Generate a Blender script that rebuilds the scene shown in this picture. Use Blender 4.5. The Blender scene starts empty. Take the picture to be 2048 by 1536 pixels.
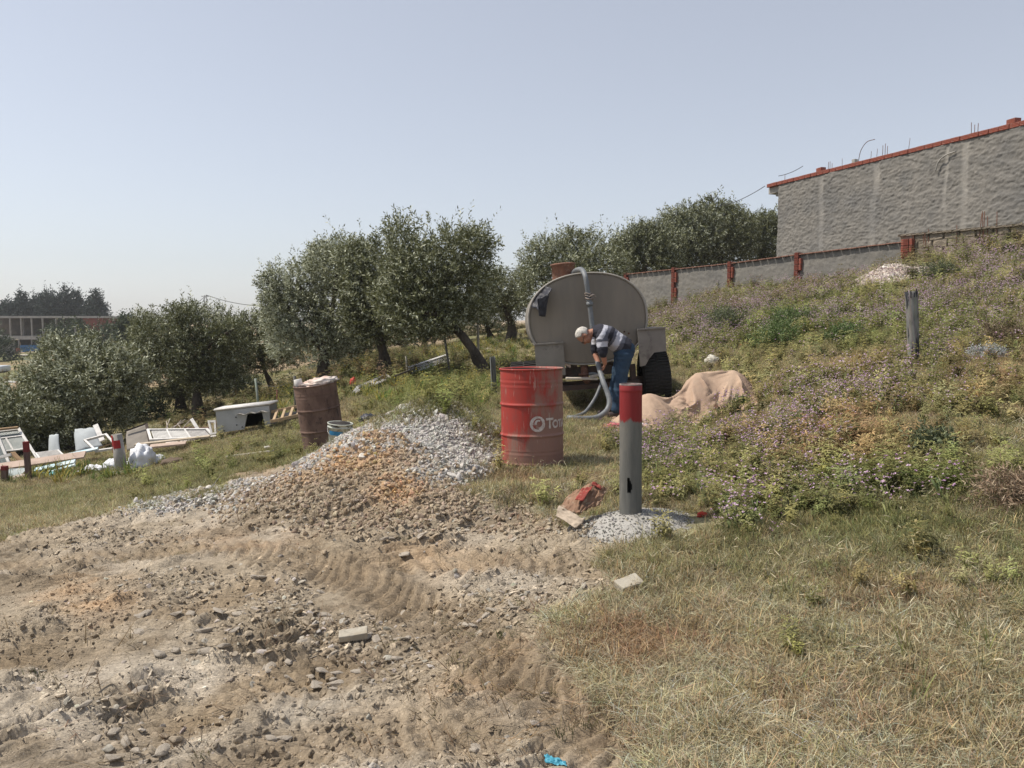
import bpy, bmesh, math, random
import numpy as np
from mathutils import Vector, Matrix, Euler, Quaternion

random.seed(7); np.random.seed(7)
S = bpy.context.scene
COL = S.collection
R = math.radians
F = 1598.0                       # focal length of the photograph in its own pixels
PITCH = math.atan2(118.0, F)     # camera looks this far below the horizon
CAMZ = 1.5

# ------------------------------------------------------------------ camera
cam_d = bpy.data.cameras.new('camera'); cam = bpy.data.objects.new('camera', cam_d); COL.objects.link(cam)
cam_d.sensor_width = 36.0; cam_d.lens = 36.0 * F / 2048.0
cam_d.clip_start = 0.05; cam_d.clip_end = 4000
cam.location = (0, 0, CAMZ); cam.rotation_euler = (R(90) - PITCH, 0, 0)
S.camera = cam

# ------------------------------------------------------------------ sky and sun
SUN_EL, SUN_AZ_AHEAD = 57.0, 5.0          # elevation; degrees ahead of exact left
w = bpy.data.worlds.new("World"); S.world = w; w.use_nodes = True
nt = w.node_tree; nt.nodes.clear()
sky = nt.nodes.new('ShaderNodeTexSky'); sky.sky_type = 'NISHITA'; sky.sun_disc = False
sky.sun_elevation = R(SUN_EL); sky.sun_rotation = R(-90 + SUN_AZ_AHEAD)
sky.altitude = 100; sky.air_density = 1.0; sky.dust_density = 1.0; sky.ozone_density = 1.0
hsv = nt.nodes.new('ShaderNodeHueSaturation'); hsv.inputs['Saturation'].default_value = 0.54
hz = nt.nodes.new('ShaderNodeMixRGB'); hz.blend_type = 'MIX'; hz.inputs[0].default_value = 0.30
hz.inputs[2].default_value = (4.0, 4.15, 4.85, 1)
bg = nt.nodes.new('ShaderNodeBackground'); bg.inputs['Strength'].default_value = 0.14
out = nt.nodes.new('ShaderNodeOutputWorld')
L = nt.links
L.new(sky.outputs[0], hsv.inputs['Color']); L.new(hsv.outputs[0], hz.inputs[1])
L.new(hz.outputs[0], bg.inputs['Color']); L.new(bg.outputs[0], out.inputs['Surface'])

sun_d = bpy.data.lights.new('sun', 'SUN'); sun_d.energy = 4.8; sun_d.angle = R(0.6); sun_d.color = (1.0, 0.93, 0.82)
sun = bpy.data.objects.new('sun', sun_d); COL.objects.link(sun)
ce, se = math.cos(R(SUN_EL)), math.sin(R(SUN_EL))
SUNV = Vector((-math.cos(R(SUN_AZ_AHEAD)) * ce, math.sin(R(SUN_AZ_AHEAD)) * ce, se))
sun.rotation_euler = SUNV.to_track_quat('Z', 'Y').to_euler(); sun.location = (-10, 2, 20)
S.view_settings.view_transform = 'Standard'; S.view_settings.look = 'None'
S.view_settings.exposure = 0.10; S.view_settings.gamma = 1.0; S.view_settings.use_curve_mapping = False
S.render.engine = 'CYCLES'
S.cycles.use_denoising = True
S.cycles.max_bounces = 6; S.cycles.diffuse_bounces = 3; S.cycles.glossy_bounces = 2; S.cycles.transmission_bounces = 4
S.cycles.transparent_max_bounces = 8; S.cycles.volume_bounces = 0
S.cycles.caustics_reflective = False; S.cycles.caustics_refractive = False

# ------------------------------------------------------------------ measuring from the photograph
def P(px, py, d):
    """World point seen at photo pixel (px,py) at forward distance d metres."""
    cx, cy = (px - 1024.0) / F, (768.0 - py) / F
    y = math.cos(PITCH) + cy * math.sin(PITCH); z = -math.sin(PITCH) + cy * math.cos(PITCH)
    t = d / y
    return Vector((cx * t, d, z * t + CAMZ))

def proj(x, y, z):
    zz = z - CAMZ
    f = y * math.cos(PITCH) - zz * math.sin(PITCH); u = y * math.sin(PITCH) + zz * math.cos(PITCH)
    f = np.maximum(f, 0.05)
    return 1024 + F * x / f, 768 - F * u / f

def hash2(ix, iy, seed):
    n = (ix.astype(np.int64) * 374761393 + iy.astype(np.int64) * 668265263 + seed * 974711) & 0xFFFFFFFF
    n = ((n ^ (n >> 13)) * 1274126177) & 0xFFFFFFFF
    n = n ^ (n >> 16)
    return (n & 0xFFFFFF) / float(0xFFFFFF)

def vnoise(x, y, seed=0):
    x = np.asarray(x, float); y = np.asarray(y, float)
    ix, iy = np.floor(x), np.floor(y); fx, fy = x - ix, y - iy
    fx = fx * fx * fx * (fx * (fx * 6 - 15) + 10); fy = fy * fy * fy * (fy * (fy * 6 - 15) + 10)
    a = hash2(ix, iy, seed); b = hash2(ix + 1, iy, seed); c = hash2(ix, iy + 1, seed); d = hash2(ix + 1, iy + 1, seed)
    return (a + (b - a) * fx) * (1 - fy) + (c + (d - c) * fx) * fy

def fbm(x, y, octaves=4, seed=0, gain=0.5):
    s, a, tot = 0, 1.0, 0
    for k in range(octaves):
        s = s + a * (vnoise(np.asarray(x) * 2 ** k + 17.3 * k, np.asarray(y) * 2 ** k - 9.1 * k, seed + k) - 0.5); tot += a; a *= gain
    return s / tot * 2          # about -1..1

def vnoise3(p, seed=0):
    return (vnoise(p[:, 0] + p[:, 2] * 0.73, p[:, 1] - p[:, 2] * 0.61, seed) + vnoise(p[:, 1] + 5.2, p[:, 2] + p[:, 0] * 0.37, seed + 5)) / 2

def sstep(a, b, x):
    t = np.clip((x - a) / (b - a), 0, 1); return t * t * (3 - 2 * t)

# ------------------------------------------------------------------ terrain
CP = [(0,1536,2.75),(512,1536,2.75),(1024,1536,2.72),(1536,1536,2.6),(2048,1536,2.45),(-800,1536,2.8),(2900,1536,2.3),
      (0,1250,4.2),(700,1250,4.0),(1258,1190,3.95),(1700,1250,3.4),(2048,1250,3.3),
      (0,1080,7.0),(-500,1100,7.0),(300,1050,6.6),(700,1060,5.65),(1261,1062,5.0),(1650,1050,4.6),(2048,1000,4.55),
      (1065,938,7.1),(1500,900,7.0),(2048,850,6.5),(2600,700,7.5),
      (240,948,12.5),(60,964,12.5),(-500,1000,12.5),(648,898,10.5),(480,905,11.5),(470,872,14),
      (820,850,9.2),(900,822,10.8),(1215,834,10.8),(1400,846,9.8),(1340,795,12),(1820,727,9.3),(1600,780,9.5),(2048,750,8.5),
      (985,772,15),(965,757,19),(770,750,21),(645,762,23),(830,785,16),(400,838,24),(362,828,25.5),(130,905,20),(555,788,27),(0,935,15),
      (-500,930,18),(1020,675,32),(1120,700,26),(1300,610,34.5),(1460,580,29),(1815,535,23.3),(2048,480,20),(2500,440,20),
      (1400,610,27),(1600,588,24),(1500,616,23),(1350,630,28),(1740,562,21),(1900,535,19),(1500,690,15),(1700,620,16),(2048,600,14),(1400,640,20),(2500,540,14),
      (0,800,40),(200,770,40),(0,745,75),(0,712,108),(-600,720,108),(250,700,100),(600,705,60),(800,700,33),(870,700,33),(900,680,60),(990,680,31),
      (0,652,280),(300,652,260),(600,650,260),(1000,650,260),(-800,650,260),(1350,610,60),(1600,560,60),(2048,520,45),(2600,480,45),
      (1600,590,150),(2300,540,150),(3000,540,260),(2048,560,260),(1500,620,400),(600,648,560),(-600,648,560),(2400,600,560),(0,648,560)]
def st(x, y):
    return np.stack([np.asarray(x) / (np.asarray(y) + 5.0) * 2.0, np.log(np.asarray(y) + 5.0)], -1)
_cp = np.array([P(*c)[:] for c in CP])
_cs = st(_cp[:, 0], _cp[:, 1]); _cv = (_cp[:, 2] - CAMZ) / (_cp[:, 1] + 5.0)
def _phi(r2):
    return np.where(r2 > 1e-12, 0.5 * r2 * np.log(np.maximum(r2, 1e-12)), 0.0)
_n = len(_cs); _A = np.zeros((_n + 3, _n + 3))
_A[:_n, :_n] = _phi(((_cs[:, None] - _cs[None]) ** 2).sum(-1)) + np.eye(_n) * 0.002
_A[:_n, _n] = 1; _A[:_n, _n + 1:] = _cs; _A[_n, :_n] = 1; _A[_n + 1:, :_n] = _cs.T
_w = np.linalg.solve(_A, np.concatenate([_cv, [0, 0, 0]]))

# heaps on the ground: centre (x, y), height, reach left, right, back-front, rotation
HEAPS = [(-0.80, 8.05, 0.50, 1.55, 1.02, 0.85, 0.0), (-1.25, 6.9, 0.42, 1.25, 1.0, 0.95, 0.0), (-2.4, 7.3, 0.12, 1.3, 1.2, 0.70, 0.0),
         (-0.1, 6.0, 0.10, 1.0, 1.1, 0.45, 0.0), (-3.6, 7.3, 0.06, 1.6, 1.5, 0.6, 0.0)]
PIPE = P(1261, 1050, 5.05)
def heap_h(x, y):
    h = np.zeros_like(x)
    for cx, cy, hh, rl, rr, ry, _ in HEAPS:
        dx = x - cx; dy = y - cy
        rx = np.where(dx < 0, rl, rr)
        q = np.sqrt((dx / rx) ** 2 + (dy / ry) ** 2)
        q = q + 0.10 * fbm(x * 2.1, y * 2.1, 3, 31)
        c = np.clip(1 - np.sqrt(q * q + 0.03) + 0.09, 0, 1)
        h = np.sqrt(h * h + (hh * c) ** 2) if True else h
    return h
def mound_h(x, y):
    q = np.sqrt(((x - PIPE.x) / 0.36) ** 2 + ((y - PIPE.y) / 0.34) ** 2) + 0.12 * fbm(x * 5, y * 5, 3, 77)
    return 0.09 * np.clip(1.05 - q ** 1.6, 0, 1)

def H0(x, y):
    x = np.asarray(x, float); y = np.asarray(y, float); sh = np.broadcast(x, y).shape
    x = np.broadcast_to(x, sh).ravel(); y = np.maximum(np.broadcast_to(y, sh).ravel(), -4.0)
    out = np.empty(len(x))
    for i in range(0, len(x), 40000):
        q = st(x[i:i+40000], y[i:i+40000])
        q[:, 0] = np.clip(q[:, 0], -2.2, 2.6)
        k = _phi(((q[:, None] - _cs[None]) ** 2).sum(-1))
        out[i:i+40000] = (k @ _w[:_n] + _w[_n] + q @ _w[_n + 1:]) * (y[i:i+40000] + 5.0) + CAMZ
    return out.reshape(sh)

def H1(x, y):
    """terrain with its heaps and soft swells, without the fine relief"""
    x = np.asarray(x, float); y = np.asarray(y, float)
    z = H0(x, y) + heap_h(x, y)
    z = z + 0.035 * fbm(x * 0.9, y * 0.9, 3, 5) * np.clip(y / 8, 0.3, 2)
    return z
def gz(x, y):
    return float(H1(np.array([x]), np.array([y]))[0])
def G(px, py, d):
    """ground point below pixel/distance"""
    p = P(px, py, d); return Vector((p.x, p.y, gz(p.x, p.y)))

_GP = {}
def Gp(px, py):
    """ground point (with its heaps) seen at a photo pixel"""
    k = (px, py)
    if k not in _GP:
        ds = np.exp(np.linspace(math.log(1.8), math.log(120), 700)); pts = np.array([P(px, py, d)[:] for d in ds]); zz = H1(pts[:, 0], pts[:, 1])
        i = int(np.argmax(pts[:, 2] < zz)); p = pts[max(i, 1)]; _GP[k] = Vector((p[0], p[1], float(H1(p[:1], p[1:2])[0])))
    return _GP[k].copy()
def Ga(px, py, d):
    """ground below pixel at about distance d; falls back to the true hit when d is off"""
    g = G(px, py, d); q = proj(np.array([g.x]), np.array([g.y]), np.array([g.z]))[1][0]
    return g if abs(q - py) < 7 else Gp(px, py)

# dirt area outline (measured on the photograph, projected onto the ground)
DIRT = np.array([(-900,1230),(-300,1120),(0,1082),(200,1036),(320,1012),(440,975),(520,930),(600,885),(700,850),(800,835),(880,822),(950,860),(1005,905),(1008,938),
                 (930,958),(915,985),(1000,1005),(1110,1030),(1175,1060),(1205,1105),(1250,1140),(1255,1175),(1180,1215),(1110,1235),(1110,1290),(1190,1350),(1230,1420),(1290,1500),
                 (1330,1600),(1400,2400),(-900,2400)], float)
def poly_sd(px, py, poly):
    """signed distance in pixels, positive inside"""
    px = np.asarray(px, float); py = np.asarray(py, float)
    best = np.full(px.shape, 1e9); inside = np.zeros(px.shape, bool)
    n = len(poly)
    for i in range(n):
        x1, y1 = poly[i]; x2, y2 = poly[(i + 1) % n]
        dx, dy = x2 - x1, y2 - y1
        t = np.clip(((px - x1) * dx + (py - y1) * dy) / (dx * dx + dy * dy + 1e-9), 0, 1)
        best = np.minimum(best, np.hypot(px - x1 - t * dx, py - y1 - t * dy))
        if dy != 0:
            c = ((y1 > py) != (y2 > py)) & (px < (x2 - x1) * (py - y1) / dy + x1)
            inside ^= c
    return np.where(inside, best, -best)
def dirt_mask(x, y, z):
    px, py = proj(x, y, z)
    d = poly_sd(px, py, DIRT)
    d = d + 34 * fbm(x * 3.2, y * 3.2, 4, 11)
    m = sstep(-14, 14, d)
    return np.where(y > 9.2, 0, m)
def blobs(px, py, lst):
    m = np.zeros(np.shape(px))
    for b in lst:
        cx, cy, rx, ry = b[:4]; k = b[4] if len(b) > 4 else 1.0
        q = ((px - cx) / rx) ** 2 + ((py - cy) / ry) ** 2
        m = np.maximum(m, k * np.exp(-q ** 1.5))
    return m

# ruts left by tyres: polyline in photo pixels on the ground, half width in metres
def _gpt(px, py):
    """point on the smooth ground seen at a pixel (bisection along the ray)"""
    lo, hi = 1.5, 60.0
    ds = np.exp(np.linspace(math.log(1.8), math.log(80), 400))
    pts = np.array([P(px, py, d)[:] for d in ds]); zz = H0(pts[:, 0], pts[:, 1])
    k = np.argmax(pts[:, 2] < zz)
    if k == 0: k = 1
    return pts[k]
RUTS = [([(-60,1140),(250,1108),(520,1108),(760,1165),(900,1240),(990,1330),(1120,1420),(1280,1540)], 0.21),
        ([(-60,1345),(150,1285),(330,1235),(500,1180)], 0.20),
        ([(150,1560),(330,1435),(480,1375),(660,1345)], 0.20),
        ([(820,1122),(1000,1118),(1215,1128)], 0.18),
        ([(350,1620),(560,1505),(760,1450),(930,1470)], 0.20)]
def rut_fields(x, y):
    """across (-1..1) and along (m) for the nearest rut"""
    D = np.full(x.shape, 9.0); A = np.zeros(x.shape)
    for pts, hw in RUTS:
        g = [_gpt(*p) for p in pts]; acc = 0.0
        for a, b in zip(g[:-1], g[1:]):
            dx, dy = b[0] - a[0], b[1] - a[1]; ln = math.hypot(dx, dy)
            t = ((x - a[0]) * dx + (y - a[1]) * dy) / (ln * ln); tc = np.clip(t, 0, 1)
            ex = x - a[0] - tc * dx; ey = y - a[1] - tc * dy
            dist = np.hypot(ex, ey) / hw; sgn = np.sign(ex * dy - ey * dx)
            better = dist < np.abs(D)
            D = np.where(better, dist * sgn, D); A = np.where(better, acc + tc * ln, A); acc += ln
    return D, A

def relief(x, y, z, dm):
    """fine relief of the ground: clods, ruts with cleat prints"""
    near = 1 - sstep(9.0, 18.0, y)
    ac, al = rut_fields(x, y)
    wob = 0.06 * fbm(x * 4, y * 4, 2, 41)
    rut = np.exp(-np.abs(ac) ** 4) * (0.65 + 0.5 * vnoise(x * 1.7, y * 1.7, 8)); rk = np.clip(rut, 0, 1)
    ph = (al - 0.14 * ac + 0.05 * np.abs(ac) + wob) / 0.105
    saw = ph - np.floor(ph)
    cleat = np.where(saw < 0.22, saw / 0.22, 1 - (saw - 0.22) / 0.78)
    r = -0.045 * rut + 0.036 * np.clip(rut * 1.2, 0, 1) * cleat * (1 - sstep(0.8, 1.05, np.abs(ac)))
    # smeared laminae between the ruts
    q = (y * 0.80 - x * 0.42 + 0.16 * fbm(x * 1.3, y * 2.0, 3, 23) + 0.03 * fbm(x * 6, y * 8, 2, 24)) / 0.095
    sw = q - np.floor(q); lam = np.where(sw < 0.2, sw / 0.2, 1 - (sw - 0.2) / 0.8)
    r = r + 0.055 * lam * sstep(.38, .5, vnoise(x * 1.5 + 3, y * 2.3, 29)) * (.15 + .85 * sstep(.25, .6, vnoise(x * 6, y * 6, 28))) * (1 - .7 * rut)
    q2 = (y * .7 - x * .6 + 0.10 * fbm(x * 2.5, y * 3.1, 3, 26) + .02 * fbm(x * 11, y * 11, 2, 27)) / 0.05; s2 = q2 - np.floor(q2); l2 = np.where(s2 < 0.3, s2 / 0.3, 1 - (s2 - 0.3) / 0.7)
    r = r + 0.022 * l2 * sstep(.4, .6, vnoise(x * 2.1 + 8, y * 2.9, 37)) * sstep(.3, .6, vnoise(x * 8, y * 8, 38))
    ck = np.abs(fbm(x * 3.5, y * 5.0, 3, 39)); r = r - 0.022 * (1 - sstep(0, .05, ck))
    rough = sstep(0.42, 0.66, vnoise(x * 1.25, y * 1.5, 19))
    r = r + (0.010 + 0.030 * rough) * (1 - .75 * rk) * fbm(x * 7, y * 7, 4, 3, 0.6) + 0.016 * (1 - .8 * rk) * rough * np.abs(fbm(x * 16, y * 16, 2, 6))
    r = r + 0.05 * fbm(x * 1.5, y * 1.5, 3, 55)
    g = 0.014 * fbm(x * 6, y * 6, 3, 91)
    hp = sstep(0.02, 0.12, heap_h(x, y))
    r = r * (1 - 0.5 * hp) + hp * 0.02 * fbm(x * 9, y * 9, 3, 66)
    global _PH
    _PH = (ph, np.clip(rut * 1.2, 0, 1) * (1 - sstep(0.8, 1.05, np.abs(ac))) * near * dm, q, sstep(.38, .5, vnoise(x * 1.5 + 3, y * 2.3, 29)) * (1 - .9 * rk) * near * dm)
    return near * (dm * r + (1 - dm) * g)

def ground_albedo(x, y, z, dm):
    px, py = proj(x, y, z)
    # ---------------------------------------------------------------- albedo painted by what the ground IS
    def C(*c): return np.array(c)
    def mix(a, b, m): return a + (b - a) * m[:, None]
    n1 = vnoise(x * 0.9, y * 1.1, 101); n2 = vnoise(x * 3.1, y * 4.2, 102); n3 = vnoise(x * 9, y * 13, 103)
    N = len(x)
    pale = C(.445, .382, .300); brown = C(.240, .188, .130); orange = C(.48, .295, .155); grey = C(.30, .262, .215)
    dcol = mix(np.tile(C(.380, .315, .232), (N, 1)), np.tile(pale, (N, 1)), sstep(.45, .75, n1 * .55 + n2 * .45))
    dcol = mix(dcol, np.tile(brown, (N, 1)), sstep(.52, .8, vnoise(x * 1.3 + 7, y * 2.2, 104) * .6 + n3 * .4) * .75)
    pal = blobs(px, py, [(700,1480,260,90),(560,1400,180,50),(330,1350,180,40),(60,1480,150,60,.8),(150,1215,90,30,.8),(1165,1320,60,35,1.2),(1050,1145,230,40,.9),(350,1040,150,25,.7),(1500,1530,150,40,.8),(300,1500,200,60,.7)])
    brn = blobs(px, py, [(860,1215,150,70),(90,1290,170,45),(370,1410,140,50),(1050,1370,150,70,.8),(560,1110,190,40,.9),(820,1300,100,60,.9),(880,1450,120,60,.6),(760,1010,250,60,.9),(620,960,150,70,.7)])
    org = blobs(px, py, [(190,1190,90,50,.75),(1190,1430,110,80,.7),(1015,1300,45,40,.7),(700,905,110,50,1.0),(790,985,60,50,.8),(560,960,90,22,.9),(880,1120,150,30,.5),(470,1085,140,25,.5),(950,1390,90,40,.5),(100,1190,60,30,.4),(870,890,60,30,.5)])
    ns = vnoise(x * 2.2, y * 3.1, 105)
    dcol = mix(dcol, np.tile(C(.53, .465, .378), (N, 1)), np.clip(pal, 0, 1) * sstep(.15, .6, ns) * .9)
    dcol = mix(dcol, np.tile(brown, (N, 1)), np.clip(brn, 0, 1) * sstep(.15, .65, vnoise(x * 2.5 + 9, y * 3.3, 106)) * .9)
    dcol = mix(dcol, np.tile(orange, (N, 1)), np.clip(org, 0, 1) * sstep(.15, .75, vnoise(x * 2.8 + 4, y * 3.0, 107) * .7 + .3 * vnoise(x * 11, y * 11, 117)) * .8)
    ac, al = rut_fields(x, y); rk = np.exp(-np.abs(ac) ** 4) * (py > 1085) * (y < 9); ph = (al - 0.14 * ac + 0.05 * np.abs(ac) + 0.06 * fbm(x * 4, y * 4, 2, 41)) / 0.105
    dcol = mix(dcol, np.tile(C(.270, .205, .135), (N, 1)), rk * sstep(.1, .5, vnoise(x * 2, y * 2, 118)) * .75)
    hh = heap_h(x, y); white = blobs(px, py, [(870,870,150,42),(960,925,70,45),(560,900,130,35),(450,960,90,30),(880,960,60,30)])
    dcol = mix(dcol, np.tile(C(.42, .40, .37), (N, 1)), np.clip(white * sstep(.02, .1, hh), 0, 1))
    gcol = mix(np.tile(C(.33, .28, .19), (N, 1)), np.tile(C(.46, .39, .27), (N, 1)), sstep(.35, .75, n1 * .5 + n2 * .5))
    gcol = mix(gcol, np.tile(C(.18, .18, .09), (N, 1)), sstep(.4, .8, vnoise(x * 1.7, y * 1.9, 108)) * .6)
    och = blobs(px, py, [(1650,860,230,90,.8),(1980,760,120,70,.8),(1120,960,130,40,.6),(1650,1250,200,60,.6),(1500,700,150,30,.5),(1300,1290,200,110,1.1),(1240,1420,90,70,.8),(300,925,90,18,1.2)])
    gcol = mix(gcol, np.tile(C(.34, .245, .155), (N, 1)), np.clip(och, 0, 1) * sstep(.2, .7, n2))
    far = sstep(20, 32, y)
    fcol = mix(np.tile(C(.26, .195, .125), (N, 1)), np.tile(C(.17, .17, .075), (N, 1)), sstep(.5, .72, vnoise(x * .16, y * .12, 109)))
    fcol = mix(fcol, np.tile(C(.33, .245, .15), (N, 1)), sstep(.55, .8, vnoise(x * .3, y * .25, 110)))
    hill = sstep(150, 240, y)
    fcol = mix(fcol, np.tile(C(.40, .31, .21), (N, 1)), hill)
    gcol = mix(gcol, fcol, far)
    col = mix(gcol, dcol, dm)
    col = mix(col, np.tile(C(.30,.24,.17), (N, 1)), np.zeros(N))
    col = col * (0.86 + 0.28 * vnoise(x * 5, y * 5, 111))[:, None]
    return col

def build_ground():
    ys = np.concatenate([np.linspace(-2.2, 1.5, 22)[:-1], np.exp(np.linspace(math.log(4.0), math.log(14.5), 480)) - 2.5,
                         np.exp(np.linspace(math.log(14.5), math.log(47.5), 112))[1:] - 2.5, np.exp(np.linspace(math.log(47.5), math.log(900), 60))[1:] - 2.5])
    sc = np.linspace(-0.69, 0.69, 620)
    so = 0.69 + np.cumsum(0.0026 * 1.22 ** np.arange(1, 30)); so = so[so < 5.0]
    ss = np.concatenate([-so[::-1], sc, so])
    X = (ys[:, None] + 2.5) * ss[None, :]; Y = np.broadcast_to(ys[:, None], X.shape)
    x, y = X.ravel(), Y.ravel().copy()
    z = H1(x, y)
    dm = dirt_mask(x, y, z)
    mh = mound_h(x, y)
    zz = z + relief(x, y, z, dm) + 0
    PH = _PH
    N = len(x); col = ground_albedo(x, y, z, dm)
    me = bpy.data.meshes.new('ground')
    ny, nx = len(ys), len(ss)
    i = np.arange(ny - 1)[:, None] * nx + np.arange(nx - 1)[None, :]
    q = np.stack([i, i + 1, i + 1 + nx, i + nx], -1).reshape(-1, 4)
    me.vertices.add(N); me.vertices.foreach_set('co', np.stack([x, y, zz], -1).ravel())
    me.loops.add(q.size); me.loops.foreach_set('vertex_index', q.ravel().astype(np.int32))
    me.polygons.add(len(q)); me.polygons.foreach_set('loop_start', np.arange(len(q), dtype=np.int32) * 4)
    me.polygons.foreach_set('use_smooth', np.ones(len(q), bool))
    me.update()
    at = me.attributes.new('gcol', 'FLOAT_COLOR', 'POINT'); at.data.foreach_set('color', np.concatenate([col, np.ones((N, 1))], 1).ravel())
    at = me.attributes.new('dirt', 'FLOAT', 'POINT'); at.data.foreach_set('value', dm)
    for nm, ar in zip(('cleat_phase', 'cleat_weight', 'lamina_phase', 'lamina_weight'), PH):
        at = me.attributes.new(nm, 'FLOAT', 'POINT'); at.data.foreach_set('value', np.ascontiguousarray(ar, dtype=float))
    o = bpy.data.objects.new('ground', me); COL.objects.link(o); o['kind'] = 'structure'
    o['label'] = 'sloping field of dry grass and churned pale dirt'
    return o
# ------------------------------------------------------------------ materials
def node_mat(name):
    m = bpy.data.materials.new(name); m.use_nodes = True; t = m.node_tree
    return m, t, t.nodes['Principled BSDF'], t.links
def ramp(t, stops):
    r = t.nodes.new('ShaderNodeValToRGB'); e = r.color_ramp.elements
    e[0].position, e[0].color = stops[0][0], (*stops[0][1], 1); e[1].position, e[1].color = stops[-1][0], (*stops[-1][1], 1)
    for p, c in stops[1:-1]:
        k = e.new(p); k.color = (*c, 1)
    return r
def noise(t, scale, detail=5, rough=.55, vec=None, dist=0):
    n = t.nodes.new('ShaderNodeTexNoise'); n.inputs['Scale'].default_value = scale; n.inputs['Detail'].default_value = detail
    n.inputs['Roughness'].default_value = rough; n.inputs['Distortion'].default_value = dist
    if vec is not None: t.links.new(vec, n.inputs['Vector'])
    return n
def objvec(t, sc=(1, 1, 1)):
    tc = t.nodes.new('ShaderNodeTexCoord'); mp = t.nodes.new('ShaderNodeMapping'); mp.inputs['Scale'].default_value = sc
    t.links.new(tc.outputs['Object'], mp.inputs['Vector']); return mp.outputs[0]
MATS = {}
def M(name, c1, c2=None, scale=6, rough=.8, metal=0, bump=.25, bscale=40, c3=None, stretch=(1, 1, 1), lo=.38, hi=.62, dist=.01, spec=.3):
    if name in MATS: return MATS[name]
    m, t, b, l = node_mat(name); c2 = c2 or tuple(x * .75 for x in c1)
    v = objvec(t, stretch)
    n = noise(t, scale, 6, .6, v)
    stops = [(lo, c1), (hi, c2)]
    r = ramp(t, stops); l.new(n.outputs['Fac'], r.inputs[0]); colr = r.outputs[0]
    if c3 is not None:
        n3 = noise(t, scale * 3.1, 8, .7, v); mx = t.nodes.new('ShaderNodeMixRGB'); r3 = ramp(t, [(.54, (0, 0, 0)), (.68, (1, 1, 1))])
        l.new(n3.outputs['Fac'], r3.inputs[0]); l.new(r3.outputs[0], mx.inputs[0]); l.new(colr, mx.inputs[1]); mx.inputs[2].default_value = (*c3, 1); colr = mx.outputs[0]
    l.new(colr, b.inputs['Base Color'])
    b.inputs['Roughness'].default_value = rough; b.inputs['Metallic'].default_value = metal
    b.inputs['Specular IOR Level'].default_value = spec
    if bump:
        nb = noise(t, bscale, 5, .6, v); bp = t.nodes.new('ShaderNodeBump'); bp.inputs['Strength'].default_value = bump; bp.inputs['Distance'].default_value = dist
        l.new(nb.outputs['Fac'], bp.inputs['Height']); l.new(bp.outputs[0], b.inputs['Normal'])
    MATS[name] = m; return m

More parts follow.
